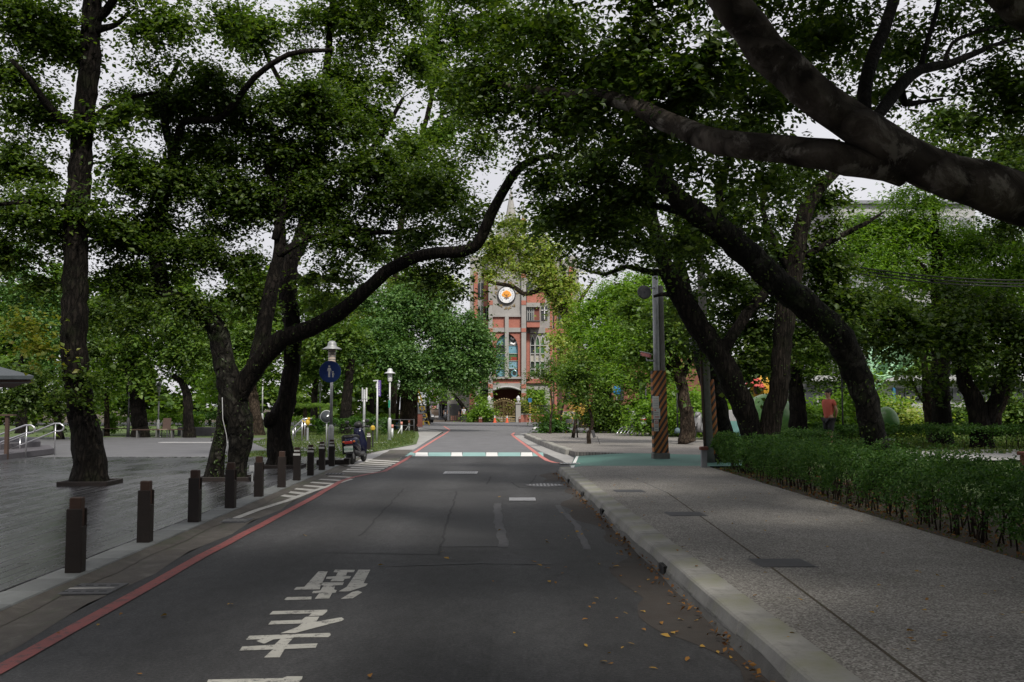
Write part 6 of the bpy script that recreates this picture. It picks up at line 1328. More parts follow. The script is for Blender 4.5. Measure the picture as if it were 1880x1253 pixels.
notice(-14, -2.5, 91, 113, 'grey text sheet tied highest on the striped pole', [(-12.5,-4,108-3*j,108.7-3*j,'notice_ink') for j in range(5)])
notice(-12.5, -.5, 71.5, 90.5, 'pale text sheet with red lines, second on the striped pole', [(-11,-8,86.5,88.5,'notice_red'),(-11,-3,82.5,83.7,'notice_ink'),(-11,-4,79.5,80.7,'notice_ink'),(-10,-2,74.5,76,'notice_red')])
r_ = notice(-11.5, -3.5, 49.5, 70.5, 'small sign with a red circle, lowest on the striped pole', [(-10.5,-4.5,58,59.5,'notice_ink'),(-10.5,-4.5,55.5,57,'notice_ink'),(-10,-5,51,53,'notice_ink')])
mb = MB().tube([Vector(((-7.5+2.6*math.cos(t*math.pi/8))*k, -.25, (65.5+2.6*math.sin(t*math.pi/8))*k)) for t in range(17)], .5*k, 4); mb.tube([Vector((-9.2*k,-.25,67*k)),Vector((-5.8*k,-.25,64*k))], .4*k, 4); o = mb.build('red_circle', MATS['notice_red'], C.objects[[x.name for x in C.objects if x.name.startswith('notice')][-1]] if False else bpy.data.objects['notice.002'])
# floodlight (seen from behind) and camera
q = W(1180, 540, YU-.3); r = thing('floodlight', 'round black floodlight hanging left of the utility pole top', 'floodlight', (q.x, q.y, q.z)); 
Mf = Matrix.Rotation(math.radians(75), 4, 'X') @ Matrix.Rotation(math.radians(12), 4, 'Y')
MB().lathe([(.02,-.12),(.07,-.11),(.075,-.03),(.13,.0),(.2,.10),(.205,.16),(.19,.165),(.0,.12)], n=22, M=Mf).build('housing', MATS['dark_grey'], r, True); MB().tube([Vector((.02,.02,.05)),Vector((.2,.1,.18)),Vector((.42,.2,.2))], .02, 6).build('bracket', MATS['galvanised'], r, True); MB().lathe([(.0,-.16),(.035,-.155),(.04,-.11)], n=12, M=Mf).build('rear_cap', MATS['galvanised'], r, True)
q = W(1187, 653, YU-.15); r = thing('security_camera', 'boxy red brown security camera on an arm left of the pole', 'camera', (q.x, q.y, q.z)); Mc = Matrix.Rotation(math.radians(15),4,'Y') @ Matrix.Rotation(math.radians(-25),4,'Z')
MB().cbox(-.17,.12,-.07,.07,-.04,.06,.012,Mc).build('housing', MATS['awning_pink'], r); MB().cbox(-.20,.14,-.085,.085,.06,.08,.008,Mc).build('sun_shield', MATS['plaster_pale'], r); MB().lathe([(.0,0),(.035,0),(.035,.02),(0,.02)], (-.175,0,.01), 12, Matrix.Rotation(math.radians(90),4,'Y')).build('lens', MATS['glass_dark'], r); MB().tube([Vector((0,0,-.04)),Vector((0,0,-.14)),Vector((.35,.1,-.15))], .022, 6).build('arm', MATS['galv_pale'], r, True)
# second striped pole with box behind
p = W(1300, 800, 26.5); r = thing('utility_pole', 'second slimmer striped pole standing in the grass behind the hedge end', 'pole', (p.x, 26.5, .15)); k2 = 26.5/FPX
MB().tube([Vector((.05,0,0)),Vector((-.10,0,4.0)),Vector((-.18,0,6.6))],[.12,.11,.09],12).build('pole', MATS['concrete_pole'], r, True); MB().tube([Vector((.18,.05,.2)),Vector((.06,.05,2.2))],[.13,.125],12).build('hazard_wrap', MATS['hazard_stripe'], r, True); MB().tube([Vector((-.09,-.06,0)),Vector((-.2,-.06,3.5))],[.035,.035],8).build('conduit', MATS['timber_brown'], r, True)
q = W(1270, 617, 26.3); MB().cbox(q.x-.02-r.location.x,q.x+.36-r.location.x,-.2,.1,q.z-.35-.15,q.z+.1-.15,.02).build('switch_box', MATS['galv_pale'], r)
# bike rack of chrome hoops
p = G(1150, 798, PZ); r = thing('bike_rack', 'chrome bicycle rack of curved hoops on the paver edge', 'bike rack', (p.x, p.y, PZ)); kk = p.y/FPX
for j in range(5):
    x = (-18+6*j)*kk; y0 = -.1*j; pts = [Vector((x,y0,0)), Vector((x+3*kk,y0+.15,5*kk)), Vector((x+8*kk,y0+.4,10*kk)), Vector((x+14*kk,y0+.75,12.5*kk)), Vector((x+20*kk,y0+1.1,12.5*kk))]; MB().tube(pts, .035, 7).build('hoop', MATS['steel'], r, True)
MB().tube([Vector((-2*kk,1.1,12.5*kk)),Vector((28*kk,.5,12.5*kk))], .03, 7).build('tie_bar', MATS['steel'], r, True); MB().cyl((26*kk,.55,0),(26*kk,.55,12*kk),.03).build('post', MATS['steel'], r)
# black posts with blue grey feet
def blackpost(px, py, toppx, lab, Yv=None, foot='post_base'):
    q = G(px, py, .34) if Yv is None else W(px, py, Yv); q.z = PG(max(7,q.x), q.y) ; r = thing('park_post', lab, 'lamp post', (q.x, q.y, q.z), 0, 'black park posts'); kk = q.y/FPX
    MB().lathe([(6*kk,0),(5.2*kk,7*kk),(3*kk,9*kk),(2*kk,10*kk)], n=12).build('foot', MATS[foot], r, True); t = W(px, toppx, q.y).z - q.z; MB().cyl((0,0,5*kk),(0,0,t),1.6*kk,1.4*kk).build('post', MATS['black_metal'], r, True)
blackpost(1186, 791, 690, 'black post with a blue grey foot, nearest the bike rack'); blackpost(1244, 797, 700, 'black post with a blue grey foot, by the slender forked tree'); blackpost(1477, 796, 705, 'thin black post left of the person in coral', None); blackpost(1548, 806, 690, 'thin black post right of the person in coral', 30); blackpost(1833, 778, 640, 'black post before the grey building near the right edge', None); blackpost(1658, 776, 690, 'black post by the blue column of the grey building', None)
# overhead wires
for i, (y0, y1) in enumerate(((432,488),(438,494),(444,499))):
    a, b2 = W(1300,y0,26), W(2100,y1+22,24); pts = [a.lerp(b2,t/10)+Vector((0,0,-.5*math.sin(math.pi*t/10))) for t in range(11)]
    o = MB().tube(pts, .018, 5).build('overhead_wire', MATS['black_metal'], None, True); tag(o, ['topmost', 'middle', 'lowest'][i] + ' of three dark wires sagging across the right hand trees', 'wire', 'overhead wires')
# low signs and stumps at the paver corner
p = G(1096, 816, PZ); r = thing('ground_label', 'small tilted label plate on a spike by the bent sapling', 'plant label', (p.x, p.y, PZ)); MB().tube([Vector((.12,0,0)),Vector((0,0,.32))], .012, 5).build('spike', MATS['dark_grey'], r); MB().cbox(-.07,.05,-.015,.015,.28,.58,.008, Matrix.Rotation(-.3,4,'Y')).build('plate', MATS['dark_grey'], r)
p = G(1052, 804, PZ); r = thing('cut_stump', 'slanting cut sapling stump with reddish new leaves', 'stump', (p.x, p.y, PZ)); MB().tube([Vector((0,0,0)),Vector((.08,0,.5)),Vector((.20,0,1.25))],[.09,.075,.07],8).build('stem', MATS['bark_brown'], r, True); MB().tube([Vector((.22,.05,0)),Vector((.17,.05,.8))],.035,6).build('stake', MATS['bark_dark'], r, True)
crown(r, [('w', p.x+.25, p.y, PZ+1.3, .45,.3,.15,.5)], 'leaf_fallen', .13, 1.0, 'new_leaves')
# hedge end marker box
p = G(1295, 858, PZ); r = thing('meter_post', 'short red capped marker post at the hedge end', 'marker post', (p.x-.05, p.y-.1, PZ)); MB().cbox(-.07,.07,-.07,.07,0,.42,.01).build('post', MATS['plaster_grey'], r); MB().cbox(-.10,.10,-.10,.10,.42,.50,.02).build('cap', MATS['brick_red'], r)
p = W(1872, 855, 20); r = thing('meter_post', 'reddish brick post end at the right edge above the hedge', 'marker post', (p.x+.3, 20, .1)); MB().cbox(-.2,.2,-.2,.2,-.1,.55,.02).build('shaft', MATS['brick_red'], r); MB().cbox(-.24,.24,-.24,.24,.55,.62,.02).build('cap', MATS['brick_dark'], r)
# painted play sculptures on the right
p = W(1412, 790, 38); gz = PG(10,38); r = thing('globe_sculpture', 'big round green and blue painted ball seen through the V tree', 'sculpture', (p.x, 38, gz)); c = W(1412,765,38); R_ = S(46,38); MB().ell((0,0,c.z-gz),(R_,R_*.9,R_*.92),26,16).build('ball', MATS['globe_paint'], r, True); MB().lathe([(R_*.5,0),(R_*.45,.25),(R_*.3,.4)], n=16).build('foot', MATS['light_stone'], r)
p = W(1395, 790, 41); r = thing('yellow_sculpture', 'yellow rounded panel with a red cap above the painted ball', 'sculpture', (p.x, 41, gz)); c = W(1400,712,41); MB().ell((S(5,41),.0,c.z-gz),(S(22,41),.25,S(22,41)),18,12).build('panel', MATS['yellow_panel'], r, True); MB().lathe([(0,.42),(.14,.34),(.42,.06),(.46,0),(0,.02)], (S(-12,41),-.45,c.z-gz+.0), 16, Matrix.Rotation(.25,4,'Y')).build('red_cap', MATS['notice_red'], r, True); MB().ell((S(-8,41),-.45,c.z-gz-.1),(.16,.12,.2),10,8).build('head', MATS['timber_brown'], r, True); MB().box(-.15,.45,-.1,.1,0,c.z-gz-.2).build('stand', MATS['yellow_panel'], r)
p = W(1355, 795, 36); r = thing('painted_panel', 'teal and white painted board between the leaning trunks', 'panel', (p.x, 36, PG(9,36))); MB().cbox(-.5,.5,-.05,.05,.0,.75,.02).build('teal_board', MATS['teal_panel'], r); MB().cbox(-.5,.5,-.05,.05,.76,1.15,.02).build('white_board', MATS['plaster_pale'], r)
p = W(1632, 790, 36); gz = PG(14,36); r = thing('egg_sculpture', 'small pale green painted egg by the massive leaning trunk', 'sculpture', (p.x, 36, gz)); c = W(1632,772,36); MB().ell((0,0,c.z-gz),(S(18,36),S(18,36),S(26,36)),18,12,Matrix.Rotation(-.35,4,'Y')).build('egg', MATS['globe_paint'], r, True); MB().lathe([(.2,0),(.18,.12)], n=12).build('foot', MATS['light_stone'], r)
p = W(1606, 790, 46); gz = PG(16,46); r = thing('loop_sculpture', 'pale green pole with a big looped leaf shaped frame', 'sculpture', (p.x, 46, gz)); c = W(1640,665,46)-Vector((p.x,46,gz)); MB().tube([Vector((0,0,0)),Vector((-.05,0,2.2)),Vector((-.2,0,3.4)),Vector((-.1,0,4.2))],[.16,.15,.13,.11],10).build('pole', MATS['loop_green'], r, True)
def loop(rx, rz, rot, off, rad): 
    M2 = Matrix.Rotation(rot,4,'Y'); return [Vector(c)+off+M2 @ Vector((rx*math.cos(t*math.pi/12),.0,rz*math.sin(t*math.pi/12))) for t in range(25)]
MB().tube(loop(1.25,.62,-.55,Vector((.1,0,.1)),.07), .075, 7).build('outer_loop', MATS['loop_green'], r, True); MB().tube(loop(.62,.33,-.5,Vector((-.35,-.05,-.25)),.05), .05, 7).build('inner_loop', MATS['loop_green'], r, True); MB().tube([Vector((0,0,2.0)),Vector((.5,0,2.55)),Vector(c)], .08, 7).build('stem', MATS['loop_green'], r, True)
MB().ell(Vector(c)+Vector((.1,.06,.1)),(1.1,.02,.5),16,8,Matrix.Rotation(-.55,4,'Y')).build('membrane', MATS['glass_green'], r, True)
p = W(1132, 715, 78); r = thing('blue_tarp', 'bright blue tarpaulin bundle behind the pavers', 'tarpaulin', (p.x, 78, 0)); MB().box(-.04,.04,-.04,.04,0,2.7).build('pole', MATS['galvanised'], r); MB().ell((.0,0,2.95),(.34,.2,.42),7,5).build('tarp', MATS['tarp_blue'], r)
# ================================================================== scooters
def make_scooter(body, label, group=None, box=None):
    r = thing('scooter', label, 'scooter', (0,0,0), 0, group)
    def wheel(y, rad, w, nm):
        My = Matrix.Rotation(math.radians(90),4,'Y')
        t = MB().lathe([(rad-.10,-w*.42),(rad-.03,-w*.5),(rad,-w*.25),(rad,w*.25),(rad-.03,w*.5),(rad-.10,w*.42)], (0,y,rad), 22, My).build(nm, MATS['tyre'], r, True)
        MB().lathe([(.04,-w*.5),(rad-.10,-w*.36),(rad-.10,w*.36),(.04,w*.5)], (0,y,rad), 14, My).build('rim', MATS['galvanised'], t)
    wheel(-.62, .235, .12, 'rear_wheel'); wheel(.68, .235, .10, 'front_wheel')
    def sec(y, w, z0, z1, top=.7, ins=.8): return [Vector((-w*ins,y,z0)),Vector((w*ins,y,z0)),Vector((w,y,z0+(z1-z0)*.4)),Vector((w*.95,y,z0+(z1-z0)*.75)),Vector((w*top,y,z1)),Vector((-w*top,y,z1)),Vector((-w*.95,y,z0+(z1-z0)*.75)),Vector((-w,y,z0+(z1-z0)*.4))]
    MB().loft([sec(-.88,.07,.56,.66),sec(-.80,.15,.50,.74),sec(-.60,.19,.44,.78),sec(-.35,.19,.36,.76),sec(-.15,.16,.26,.70),sec(-.05,.13,.22,.42)]).build('tail_cowl', MATS[body], r, True)
    MB().loft([sec(-.80,.12,.735,.80),sec(-.55,.155,.77,.84),sec(-.2,.15,.74,.82),sec(.0,.12,.70,.78)]).build('seat', MATS['seat_vinyl'], r, True)
    MB().loft([sec(-.08,.15,.20,.30),sec(.25,.16,.20,.29),sec(.42,.14,.22,.34)]).build('floorboard', MATS['dark_grey'], r, True)
    MB().loft([[Vector((-.17,.40,.25)),Vector((.17,.40,.25)),Vector((.14,.50,.25)),Vector((-.14,.50,.25))],[Vector((-.21,.40,.55)),Vector((.21,.40,.55)),Vector((.15,.54,.55)),Vector((-.15,.54,.55))],[Vector((-.16,.33,.86)),Vector((.16,.33,.86)),Vector((.11,.45,.86)),Vector((-.11,.45,.86))],[Vector((-.12,.26,1.0)),Vector((.12,.26,1.0)),Vector((.10,.38,.98)),Vector((-.10,.38,.98))]]).build('leg_shield', MATS[body], r, True)
    MB().loft([sec(.30,.09,.96,1.05),sec(.38,.12,.93,1.06),sec(.46,.07,.92,1.02)]).build('instrument_cowl', MATS[body], r, True)
    MB().ell((0,.50,.96),(.09,.05,.07),12,8).build('headlight', MATS['lamp_glass_white'], r, True)
    hb = MB().tube([Vector((-.36,.22,1.02)),Vector((-.2,.28,1.03)),Vector((0,.33,1.0)),Vector((.2,.28,1.03)),Vector((.36,.22,1.02))], .018, 7).build('handlebar', MATS['black_metal'], r, True)
    for s in (-1,1):
        MB().cyl((s*.25,.245,1.025),(s*.37,.215,1.02),.026).build('grip', MATS['seat_vinyl'], hb, True)
        m_ = MB().ell((s*.30,.24,1.20),(.07,.02,.05),12,8).build('mirror', MATS['black_metal'], r, True); MB().tube([Vector((s*.22,.27,1.04)),Vector((s*.28,.26,1.12)),Vector((s*.30,.25,1.18))], .008, 5).build('stem', MATS['black_metal'], m_)
        MB().loft([[Vector((s*.045,.60,.24)),Vector((s*.075,.60,.24)),Vector((s*.075,.72,.24)),Vector((s*.045,.72,.24))],[Vector((s*.045,.45,.62)),Vector((s*.075,.45,.62)),Vector((s*.075,.52,.62)),Vector((s*.045,.52,.62))]]).build('fork', MATS['black_metal'], r)
    MB().loft([sec(.50,.055,.44,.49),sec(.68,.065,.47,.52),sec(.88,.05,.40,.46)]).build('front_mudguard', MATS[body], r, True)
    MB().cbox(-.115,.115,-.915,-.87,.59,.66,.015).build('tail_light', MATS['tail_red'], r); 
    for s in (-1,1): MB().ell((s*.15,-.85,.64),(.04,.03,.03),8,6).build('indicator', MATS['orange_paint'], r, True)
    pl = MB().cbox(-.13,.13,-.935,-.925,.36,.52,.006,Matrix.Rotation(0,4,'X')).build('number_plate', MATS['plate_white'], r)
    cu = bpy.data.curves.new('plate_text','FONT'); cu.body = 'MT5-062'; cu.size = .075; cu.align_x = 'CENTER'; cu.extrude = .001; ot = bpy.data.objects.new('plate_text', cu); C.objects.link(ot)
    dg = bpy.context.evaluated_depsgraph_get(); me = bpy.data.meshes.new_from_object(ot.evaluated_get(dg)); bpy.data.objects.remove(ot); me.materials.clear(); me.materials.append(MATS['sign_green'])
    me.transform(Matrix.Translation((0,-.937,.41)) @ Matrix.Rotation(math.radians(90),4,'X')); inlink(bpy.data.objects.new('plate_text', me), pl)
    MB().cbox(-.10,.10,-.93,-.80,.30,.56,.03).build('rear_mudguard', MATS['black_metal'], r)
    MB().tube([Vector((.12,-.25,.26)),Vector((.17,-.5,.28)),Vector((.18,-.85,.34))],[.05,.065,.06],10).build('exhaust', MATS['dark_grey'], r, True); MB().cbox(-.17,-.07,-.7,-.2,.18,.38,.04).build('engine', MATS['dark_grey'], r)
    MB().tube([Vector((-.10,-.25,.22)),Vector((-.24,-.32,.0))], .014, 6).build('side_stand', MATS['black_metal'], r); MB().tube([Vector((-.12,-.86,.78)),Vector((-.12,-.95,.83)),Vector((.12,-.95,.83)),Vector((.12,-.86,.78))], .014, 6).build('grab_rail', MATS['black_metal'], r, True)
    if box: MB().cbox(-.24,-.19,-.75,-.3,.30,.82,.03).build('side_pannier', MATS['black_metal'], r); MB().ell((.0,.34,1.10),(.13,.10,.10),14,10).build('windscreen', MATS['seat_vinyl'], r, True)
    return r
def leanroll(o, roll): o.rotation_euler = (0, roll, o.rotation_euler[2])
p = G(650, 853); s1 = make_scooter('scooter_navy', 'dark navy scooter parked facing away at the road edge, left of the crossing', 'parked scooters', True); s1.location = (p.x, p.y+.75, 0); s1.rotation_euler = (0, -.09, -.10)
sg_ = make_scooter('scooter_grey', 'grey scooter parked tail out between shrubs beyond the bike rack', 'parked scooters'); q = G(1139, 781, .2); sg_.location = (q.x, q.y, PZ); sg_.rotation_euler = (0,-.1,.5)
sw_ = make_scooter('scooter_white', 'white scooter parked behind the striped utility pole', 'parked scooters'); q = W(1182, 785, 52); sw_.location = (q.x, 52, PG(9,52)); sw_.rotation_euler = (0,-.08,-.1)
def sdup(src, px, Y, rz, lab): q = W(px, 780, Y); o = dup(src, (q.x, Y, PG(max(7,q.x),Y)), rz, lab, 'parked scooters'); o.rotation_euler = (0,-.08,rz)
sdup(sw_, 1168, 55, .12, 'white and red scooter half hidden by shrubs left of the striped pole'); sdup(sw_, 1284, 42, 2.6, 'white scooter between the slender tree and the second pole'); sdup(sg_, 1504, 42, 2.9, 'silver grey scooter facing the camera beside the person in coral'); sdup(sg_, 1650, 41, 1.9, 'grey scooter with raised mirrors right of the massive leaning trunk'); sdup(sg_, 1697, 46, 1.2, 'dark scooter behind the slim brown tree')
# ================================================================== cars and rider in the side street
def make_car(label, col, L=4.2, Wd=1.7, H=1.45, group='cars in the side street'):
    r = thing('parked_car', label, 'car', (0,0,0), 0, group); h = Wd/2
    def pf(z0, pr): return [[Vector((s*x, y, z)) for (y, z, x) in pr] for s in (-1, 1)]
    side = [(-L/2,.35),(-L/2,.75),(-L/2+.25,.85),(-L*.22,.92),(-L*.10,H),(L*.22,H),(L*.38,.92),(L/2,.80),(L/2,.35)]
    secs = [[Vector((s*h*(1 if z < .95 else .82), y, z)) for y, z in side] for s in (-1, -.96, .96, 1)]
    MB().loft(secs).build('body', MATS[col], r)
    for s in (-1,1): MB().add([Vector((s*(h*.845)+s*.02,y,z)) for y,z in ((-L*.19,.95),(-L*.085,H-.06),(L*.20,H-.06),(L*.34,.95))], [(0,1,2,3)]).build('side_window', MATS['glass_dark'], r)
    MB().add([Vector((x,y,z)) for x,y,z in ((-h*.75,-L*.215,.95),(h*.75,-L*.215,.95),(h*.7,-L*.112,H-.04),(-h*.7,-L*.112,H-.04))], [(0,1,2,3)]).build('windscreen', MATS['glass_dark'], r).location = (0,-.02,.01)
    for sx in (-1,1):
        MB().cbox(sx*h*.75-.15,sx*h*.75+.15,-L/2-.02,-L/2+.05,.62,.76,.02).build('headlight', MATS['lamp_glass_white'], r)
        for sy in (-1,1):
            My = Matrix.Rotation(math.radians(90),4,'Y'); w = MB().lathe([(.2,-.09),(.32,-.1),(.32,.1),(.2,.09)], (sx*(h-.08), sy*L*.31, .32), 18, My).build('wheel', MATS['tyre'], r, True); MB().lathe([(.0,-.095),(.2,-.09),(.2,.09),(0,.095)], (sx*(h-.075), sy*L*.31, .32), 12, My).build('rim', MATS['galvanised'], w)
    MB().box(-.25,.25,-L/2-.03,-L/2,.45,.56).build('number_plate', MATS['plate_white'], r)
    return r
c1 = make_car('white car facing the camera in the side street', 'car_white'); q = W(787,765,172); c1.location = (q.x,172,0); c1.rotation_euler = (0,0,.15)
c2 = make_car('tan car parked sideways farther right in the side street', 'car_tan'); q = W(804,767,158); c2.location = (q.x,158,0); c2.rotation_euler = (0,0,1.2)
c3 = make_car('dark square fronted vehicle half hidden by the ladder', 'car_black', 3.8, 1.7, 1.9); q = W(775,775,108); c3.location = (q.x,108,0); c3.rotation_euler = (0,0,.35)
# ================================================================== people
def skinmesh(name, joints, bones, mat, parent, sub=1, root=0):
    me = bpy.data.meshes.new(name); me.from_pydata([j[0] for j in joints], bones, []); me.materials.append(MATS[mat]); o = inlink(bpy.data.objects.new(name, me), parent)
    md = o.modifiers.new('skin', 'SKIN'); md.use_smooth_shade = True
    lay = me.skin_vertices[0] if me.skin_vertices else None
    if lay is None:
        bm = bmesh.new(); bm.from_mesh(me); bm.verts.layers.skin.verify(); bm.to_mesh(me); bm.free(); lay = me.skin_vertices[0]
    for i, j in enumerate(joints): lay.data[i].radius = j[1] if hasattr(j[1], '__len__') else (j[1], j[1]); lay.data[i].use_root = (i == root)
    sb = o.modifiers.new('sub', 'SUBSURF'); sb.levels = sub; sb.render_levels = sub
    return o
def person(label, loc, rz, shirt, legs, shortlegs, pose='walk', H=1.68):
    r = thing('person', label, 'person', loc, rz); s = H/1.70
    st = .16 if pose == 'walk' else .04
    J = [((0,0,.93),(.13,.10)),((0,0,1.12),(.125,.09)),((0,0,1.30),(.15,.10)),((0,.01,1.42),(.11,.075)),((0,.01,1.49),(.052,.055)),((0,-.01,1.56),(.065,.075)),((0,-.015,1.63),(.072,.088)),((0,-.01,1.70),(.045,.055)),
         ((.17,.01,1.40),.055),((-.17,.01,1.40),.055)]
    if pose == 'behind': J += [((.23,.08,1.14),.045),((-.23,.08,1.14),.045),((.10,.17,.98),.034),((-.12,.17,.98),.034)]
    else: J += [((.22,.05,1.12),.045),((-.22,-.02,1.12),.045),((.24,-.08,.90),.034),((-.24,-.06,.88),.034)]
    J += [((.09,0,.88),.085),((-.09,0,.88),.085),((.10,-st*.6,.50),.058),((-.10,st*.4,.50),.058),((.10,-st,.10),.036),((-.10,st*1.3,.10),.036),((.11,-st-.14,.035),(.04,.03)),((-.11,st*1.3-.14,.035),(.04,.03))]
    B = [(0,1),(1,2),(2,3),(3,4),(4,5),(5,6),(6,7),(2,8),(2,9),(8,10),(9,11),(10,12),(11,13),(0,14),(0,15),(14,16),(15,17),(16,18),(17,19),(18,20),(19,21)]
    for sd, w in ((1,12),(-1,13)):      # palm and five fingers
        b_ = Vector(J[w][0]); d = (b_ - Vector(J[w-2][0])).normalized(); side = d.cross(Vector((sd,0,0))).normalized()
        J.append((tuple(b_+d*.07),(.034,.018))); pi = len(J)-1; B.append((w,pi))
        for f in range(4):
            t = b_+d*.10+side*(-.027+.018*f); J.append((tuple(t),.0095)); J.append((tuple(t+d*(.045-.006*abs(f-1.3))+Vector((-sd*.015,0,0))),.008)); B += [(pi,len(J)-2),(len(J)-2,len(J)-1)]
        t = b_+d*.03+side*.035; J.append((tuple(t),.011)); J.append((tuple(t+d*.035+side*.015),.009)); B += [(pi,len(J)-2),(len(J)-2,len(J)-1)]
    J = [((p[0][0]*s,p[0][1]*s,p[0][2]*s), p[1]) for p in J]
    body = skinmesh('body', J, B, 'skin', r, 1, 0)
    fc = MB(); fc.ell((0,-.105*s,1.615*s),(.014,.022,.026),8,6); fc.ell((.075*s,-.01*s,1.62*s),(.012,.02,.03),8,6); fc.ell((-.075*s,-.01*s,1.62*s),(.012,.02,.03),8,6); fc.build('nose_and_ears', MATS['skin'], r, True)['kind'] = 'stuff'
    fc = MB(); fc.ell((.03*s,-.095*s,1.645*s),(.012,.006,.007),8,6); fc.ell((-.03*s,-.095*s,1.645*s),(.012,.006,.007),8,6); fc.ell((0,-.097*s,1.572*s),(.024,.006,.006),8,6); fc.build('eyes_and_mouth', MATS['hair'], r, True)['kind'] = 'stuff'
    hm = MB().ell((0,.015*s,1.675*s),(.088*s,.105*s,.085*s),16,10); hm.ell((0,.06*s,1.62*s),(.078*s,.06*s,.08*s),12,8); hm.build('hair', MATS['hair'], r, True)
    e = .018
    Js = [((0,0,.90),(.15,.12)),((0,0,1.10),(.145,.115)),((0,0,1.30),(.165,.12)),((0,.01,1.43),(.115,.085)),((.175,.01,1.40),.075),((-.175,.01,1.40),.075),(tuple(Vector(J[10][0])/s*.55+Vector((.175,.01,1.40))*.45),.07),(tuple(Vector(J[11][0])/s*.55+Vector((-.175,.01,1.40))*.45),.07)]
    skinmesh('shirt', [((p[0][0]*s,p[0][1]*s,p[0][2]*s), p[1]) for p in Js], [(0,1),(1,2),(2,3),(2,4),(2,5),(4,6),(5,7)], shirt, r, 1, 1)
    kn = [Vector(J[16][0]), Vector(J[17][0])]; an = [Vector(J[18][0]), Vector(J[19][0])]
    Jt = [((0,0,.95*s),(.145,.115)),((.09*s,0,.86*s),.105),((-.09*s,0,.86*s),.105),(tuple(kn[0]),.085),(tuple(kn[1]),.085)]; Bt = [(0,1),(0,2),(1,3),(2,4)]
    if not shortlegs: Jt += [(tuple(an[0]),.06),(tuple(an[1]),.06)]; Bt += [(3,5),(4,6)]
    skinmesh('shorts' if shortlegs else 'trousers', Jt, Bt, legs, r, 1, 0)
    for sd, (ax, ay) in ((1,(an[0].x,an[0].y)),(-1,(an[1].x,an[1].y))): MB().ell((ax, ay-.08, .045),(.05,.14,.045),12,8).build('shoe', MATS['black_metal'], r, True)
    return r
q = W(1522, 800, 28.5); person('person in a coral t-shirt and dark shorts walking left behind the hedge', (q.x, 28.5, .37), math.radians(-62), 'shirt_coral', 'shorts_black', True, 'behind', 1.72)
q = W(851.5, 775, 112); person('person in a pale shirt and dark trousers walking by the church wall', (q.x, 112, 0), .1, 'shirt_pale', 'trousers_dark', False, 'walk', 1.68)
q = W(846, 775, 113.5); person('person in dark clothes a step behind the one in the pale shirt', (q.x, 113.5, 0), .2, 'trousers_dark', 'trousers_dark', False, 'walk', 1.64)
rs = dup(sg_, (W(818,774,118).x, 118, 0), math.pi, 'dark motor scooter ridden towards the camera in the side street', 'parked scooters'); rs['group'] = 'scooters in the side street'
rp = person('rider in dark clothes and helmet sitting on the motor scooter in the side street', (W(818,774,118).x, 118.15, .0), 0, 'trousers_dark', 'trousers_dark', False, 'walk', 1.55); rp.location.z = .12
MB().ell((0,0,1.50),(.14,.16,.15),14,10).build('helmet', MATS['black_metal'], rp, True)
# ================================================================== hedges, shrubs, grass, fallen leaves
def hedge(label, x0, x1, y0, y1, z0, z1, leaf_, dens, stems, mat='leaf_hedge', group='clipped hedges', name='hedge', zb=None, rag=.08):
    r = thing(name, label, 'hedge' if name == 'hedge' else 'shrub', ((x0+x1)/2, (y0+y1)/2, z0), 0, group); zb = zb if zb is not None else z0+.16
    n = int(dens*((x1-x0)*(y1-y0) + (z1-zb)*(2*(y1-y0)+2*(x1-x0)))); rg = npr
    X = rg.uniform(x0, x1, n); Y = rg.uniform(y0, y1, n); Z = rg.uniform(zb, z1, n)
    face = rg.integers(0, 10, n); inn = rg.exponential(.07, n)
    X = np.where(face < 3, x0+inn, np.where(face == 3, x1-inn, X)); Z = np.where((face > 3) & (face < 9), z1-inn*.8, Z); Y = np.where(face == 9, np.where(rg.random(n) < .5, y0+inn, y1-inn), Y)
    P = np.stack([X, Y, Z], 1); w = pnoise(P, 2.6, 5)*.35 + pnoise(P, 7.0, 6)*.25
    P[:, 2] += w*rag*(P[:, 2]-zb)/(z1-zb) + rg.normal(size=n)*.025; P[:, 0] += (pnoise(P, 3.1, 8)*.3+pnoise(P,8,9)*.2)*rag + rg.normal(size=n)*.03
    zl = zb + .10 + .12*np.sin(P[:,1]*2.3) * np.sin(P[:,1]*5.1+1) + .06*np.sin(P[:,1]*11); low = (P[:, 2] < zl) & (rg.random(n) < .75); P[low, 2] += .25; gapn = pnoise(P*np.array([1,1,.3]), 1.5, 21); keep = (gapn > -1.5) | (rg.random(n) < .35); P = P[keep]; n = len(P)
    N = rg.normal(size=(n, 3))*.6 + np.array([-.25, -.15, .9]); leaves_object('foliage', P, N, leaf_*rg.uniform(.6, 1.3, n), mat, r, .5)
    if stems:
        mb = MB()
        for k in range(stems):
            x, y = rg.uniform(x0+.1, x1-.1), rg.uniform(y0+.1, y1-.1)
            if k % 3: x = x0+.12+abs(rg.normal())*.15
            mb.tube([Vector((x,y,z0-.05)), Vector((x+rg.normal()*.04,y+rg.normal()*.05,z0+.2)), Vector((x+rg.normal()*.08,y+rg.normal()*.1,z0+.5))], [.012,.010,.006], 5)
            if k % 2: mb.tube([Vector((x,y,z0+.15)), Vector((x+rg.normal()*.08,y+rg.normal()*.12,z0+.5))], [.008,.005], 4)
        mb.build('stems', MATS['bark_brown'], r, True, True, False)['kind'] = 'stuff'
    return r
hedge('long dark clipped hedge on bare stems along the right pavement', 5.0, 6.25, 5.2, 24.6, .12, .87, .052, 1750, 230, rag=.2)
hedge('back hedge beyond the pale path, right of the leaning trunk', 9.2, 22, 29.0, 30.4, .36, 1.04, .085, 900, 120, zb=.42, rag=.1)
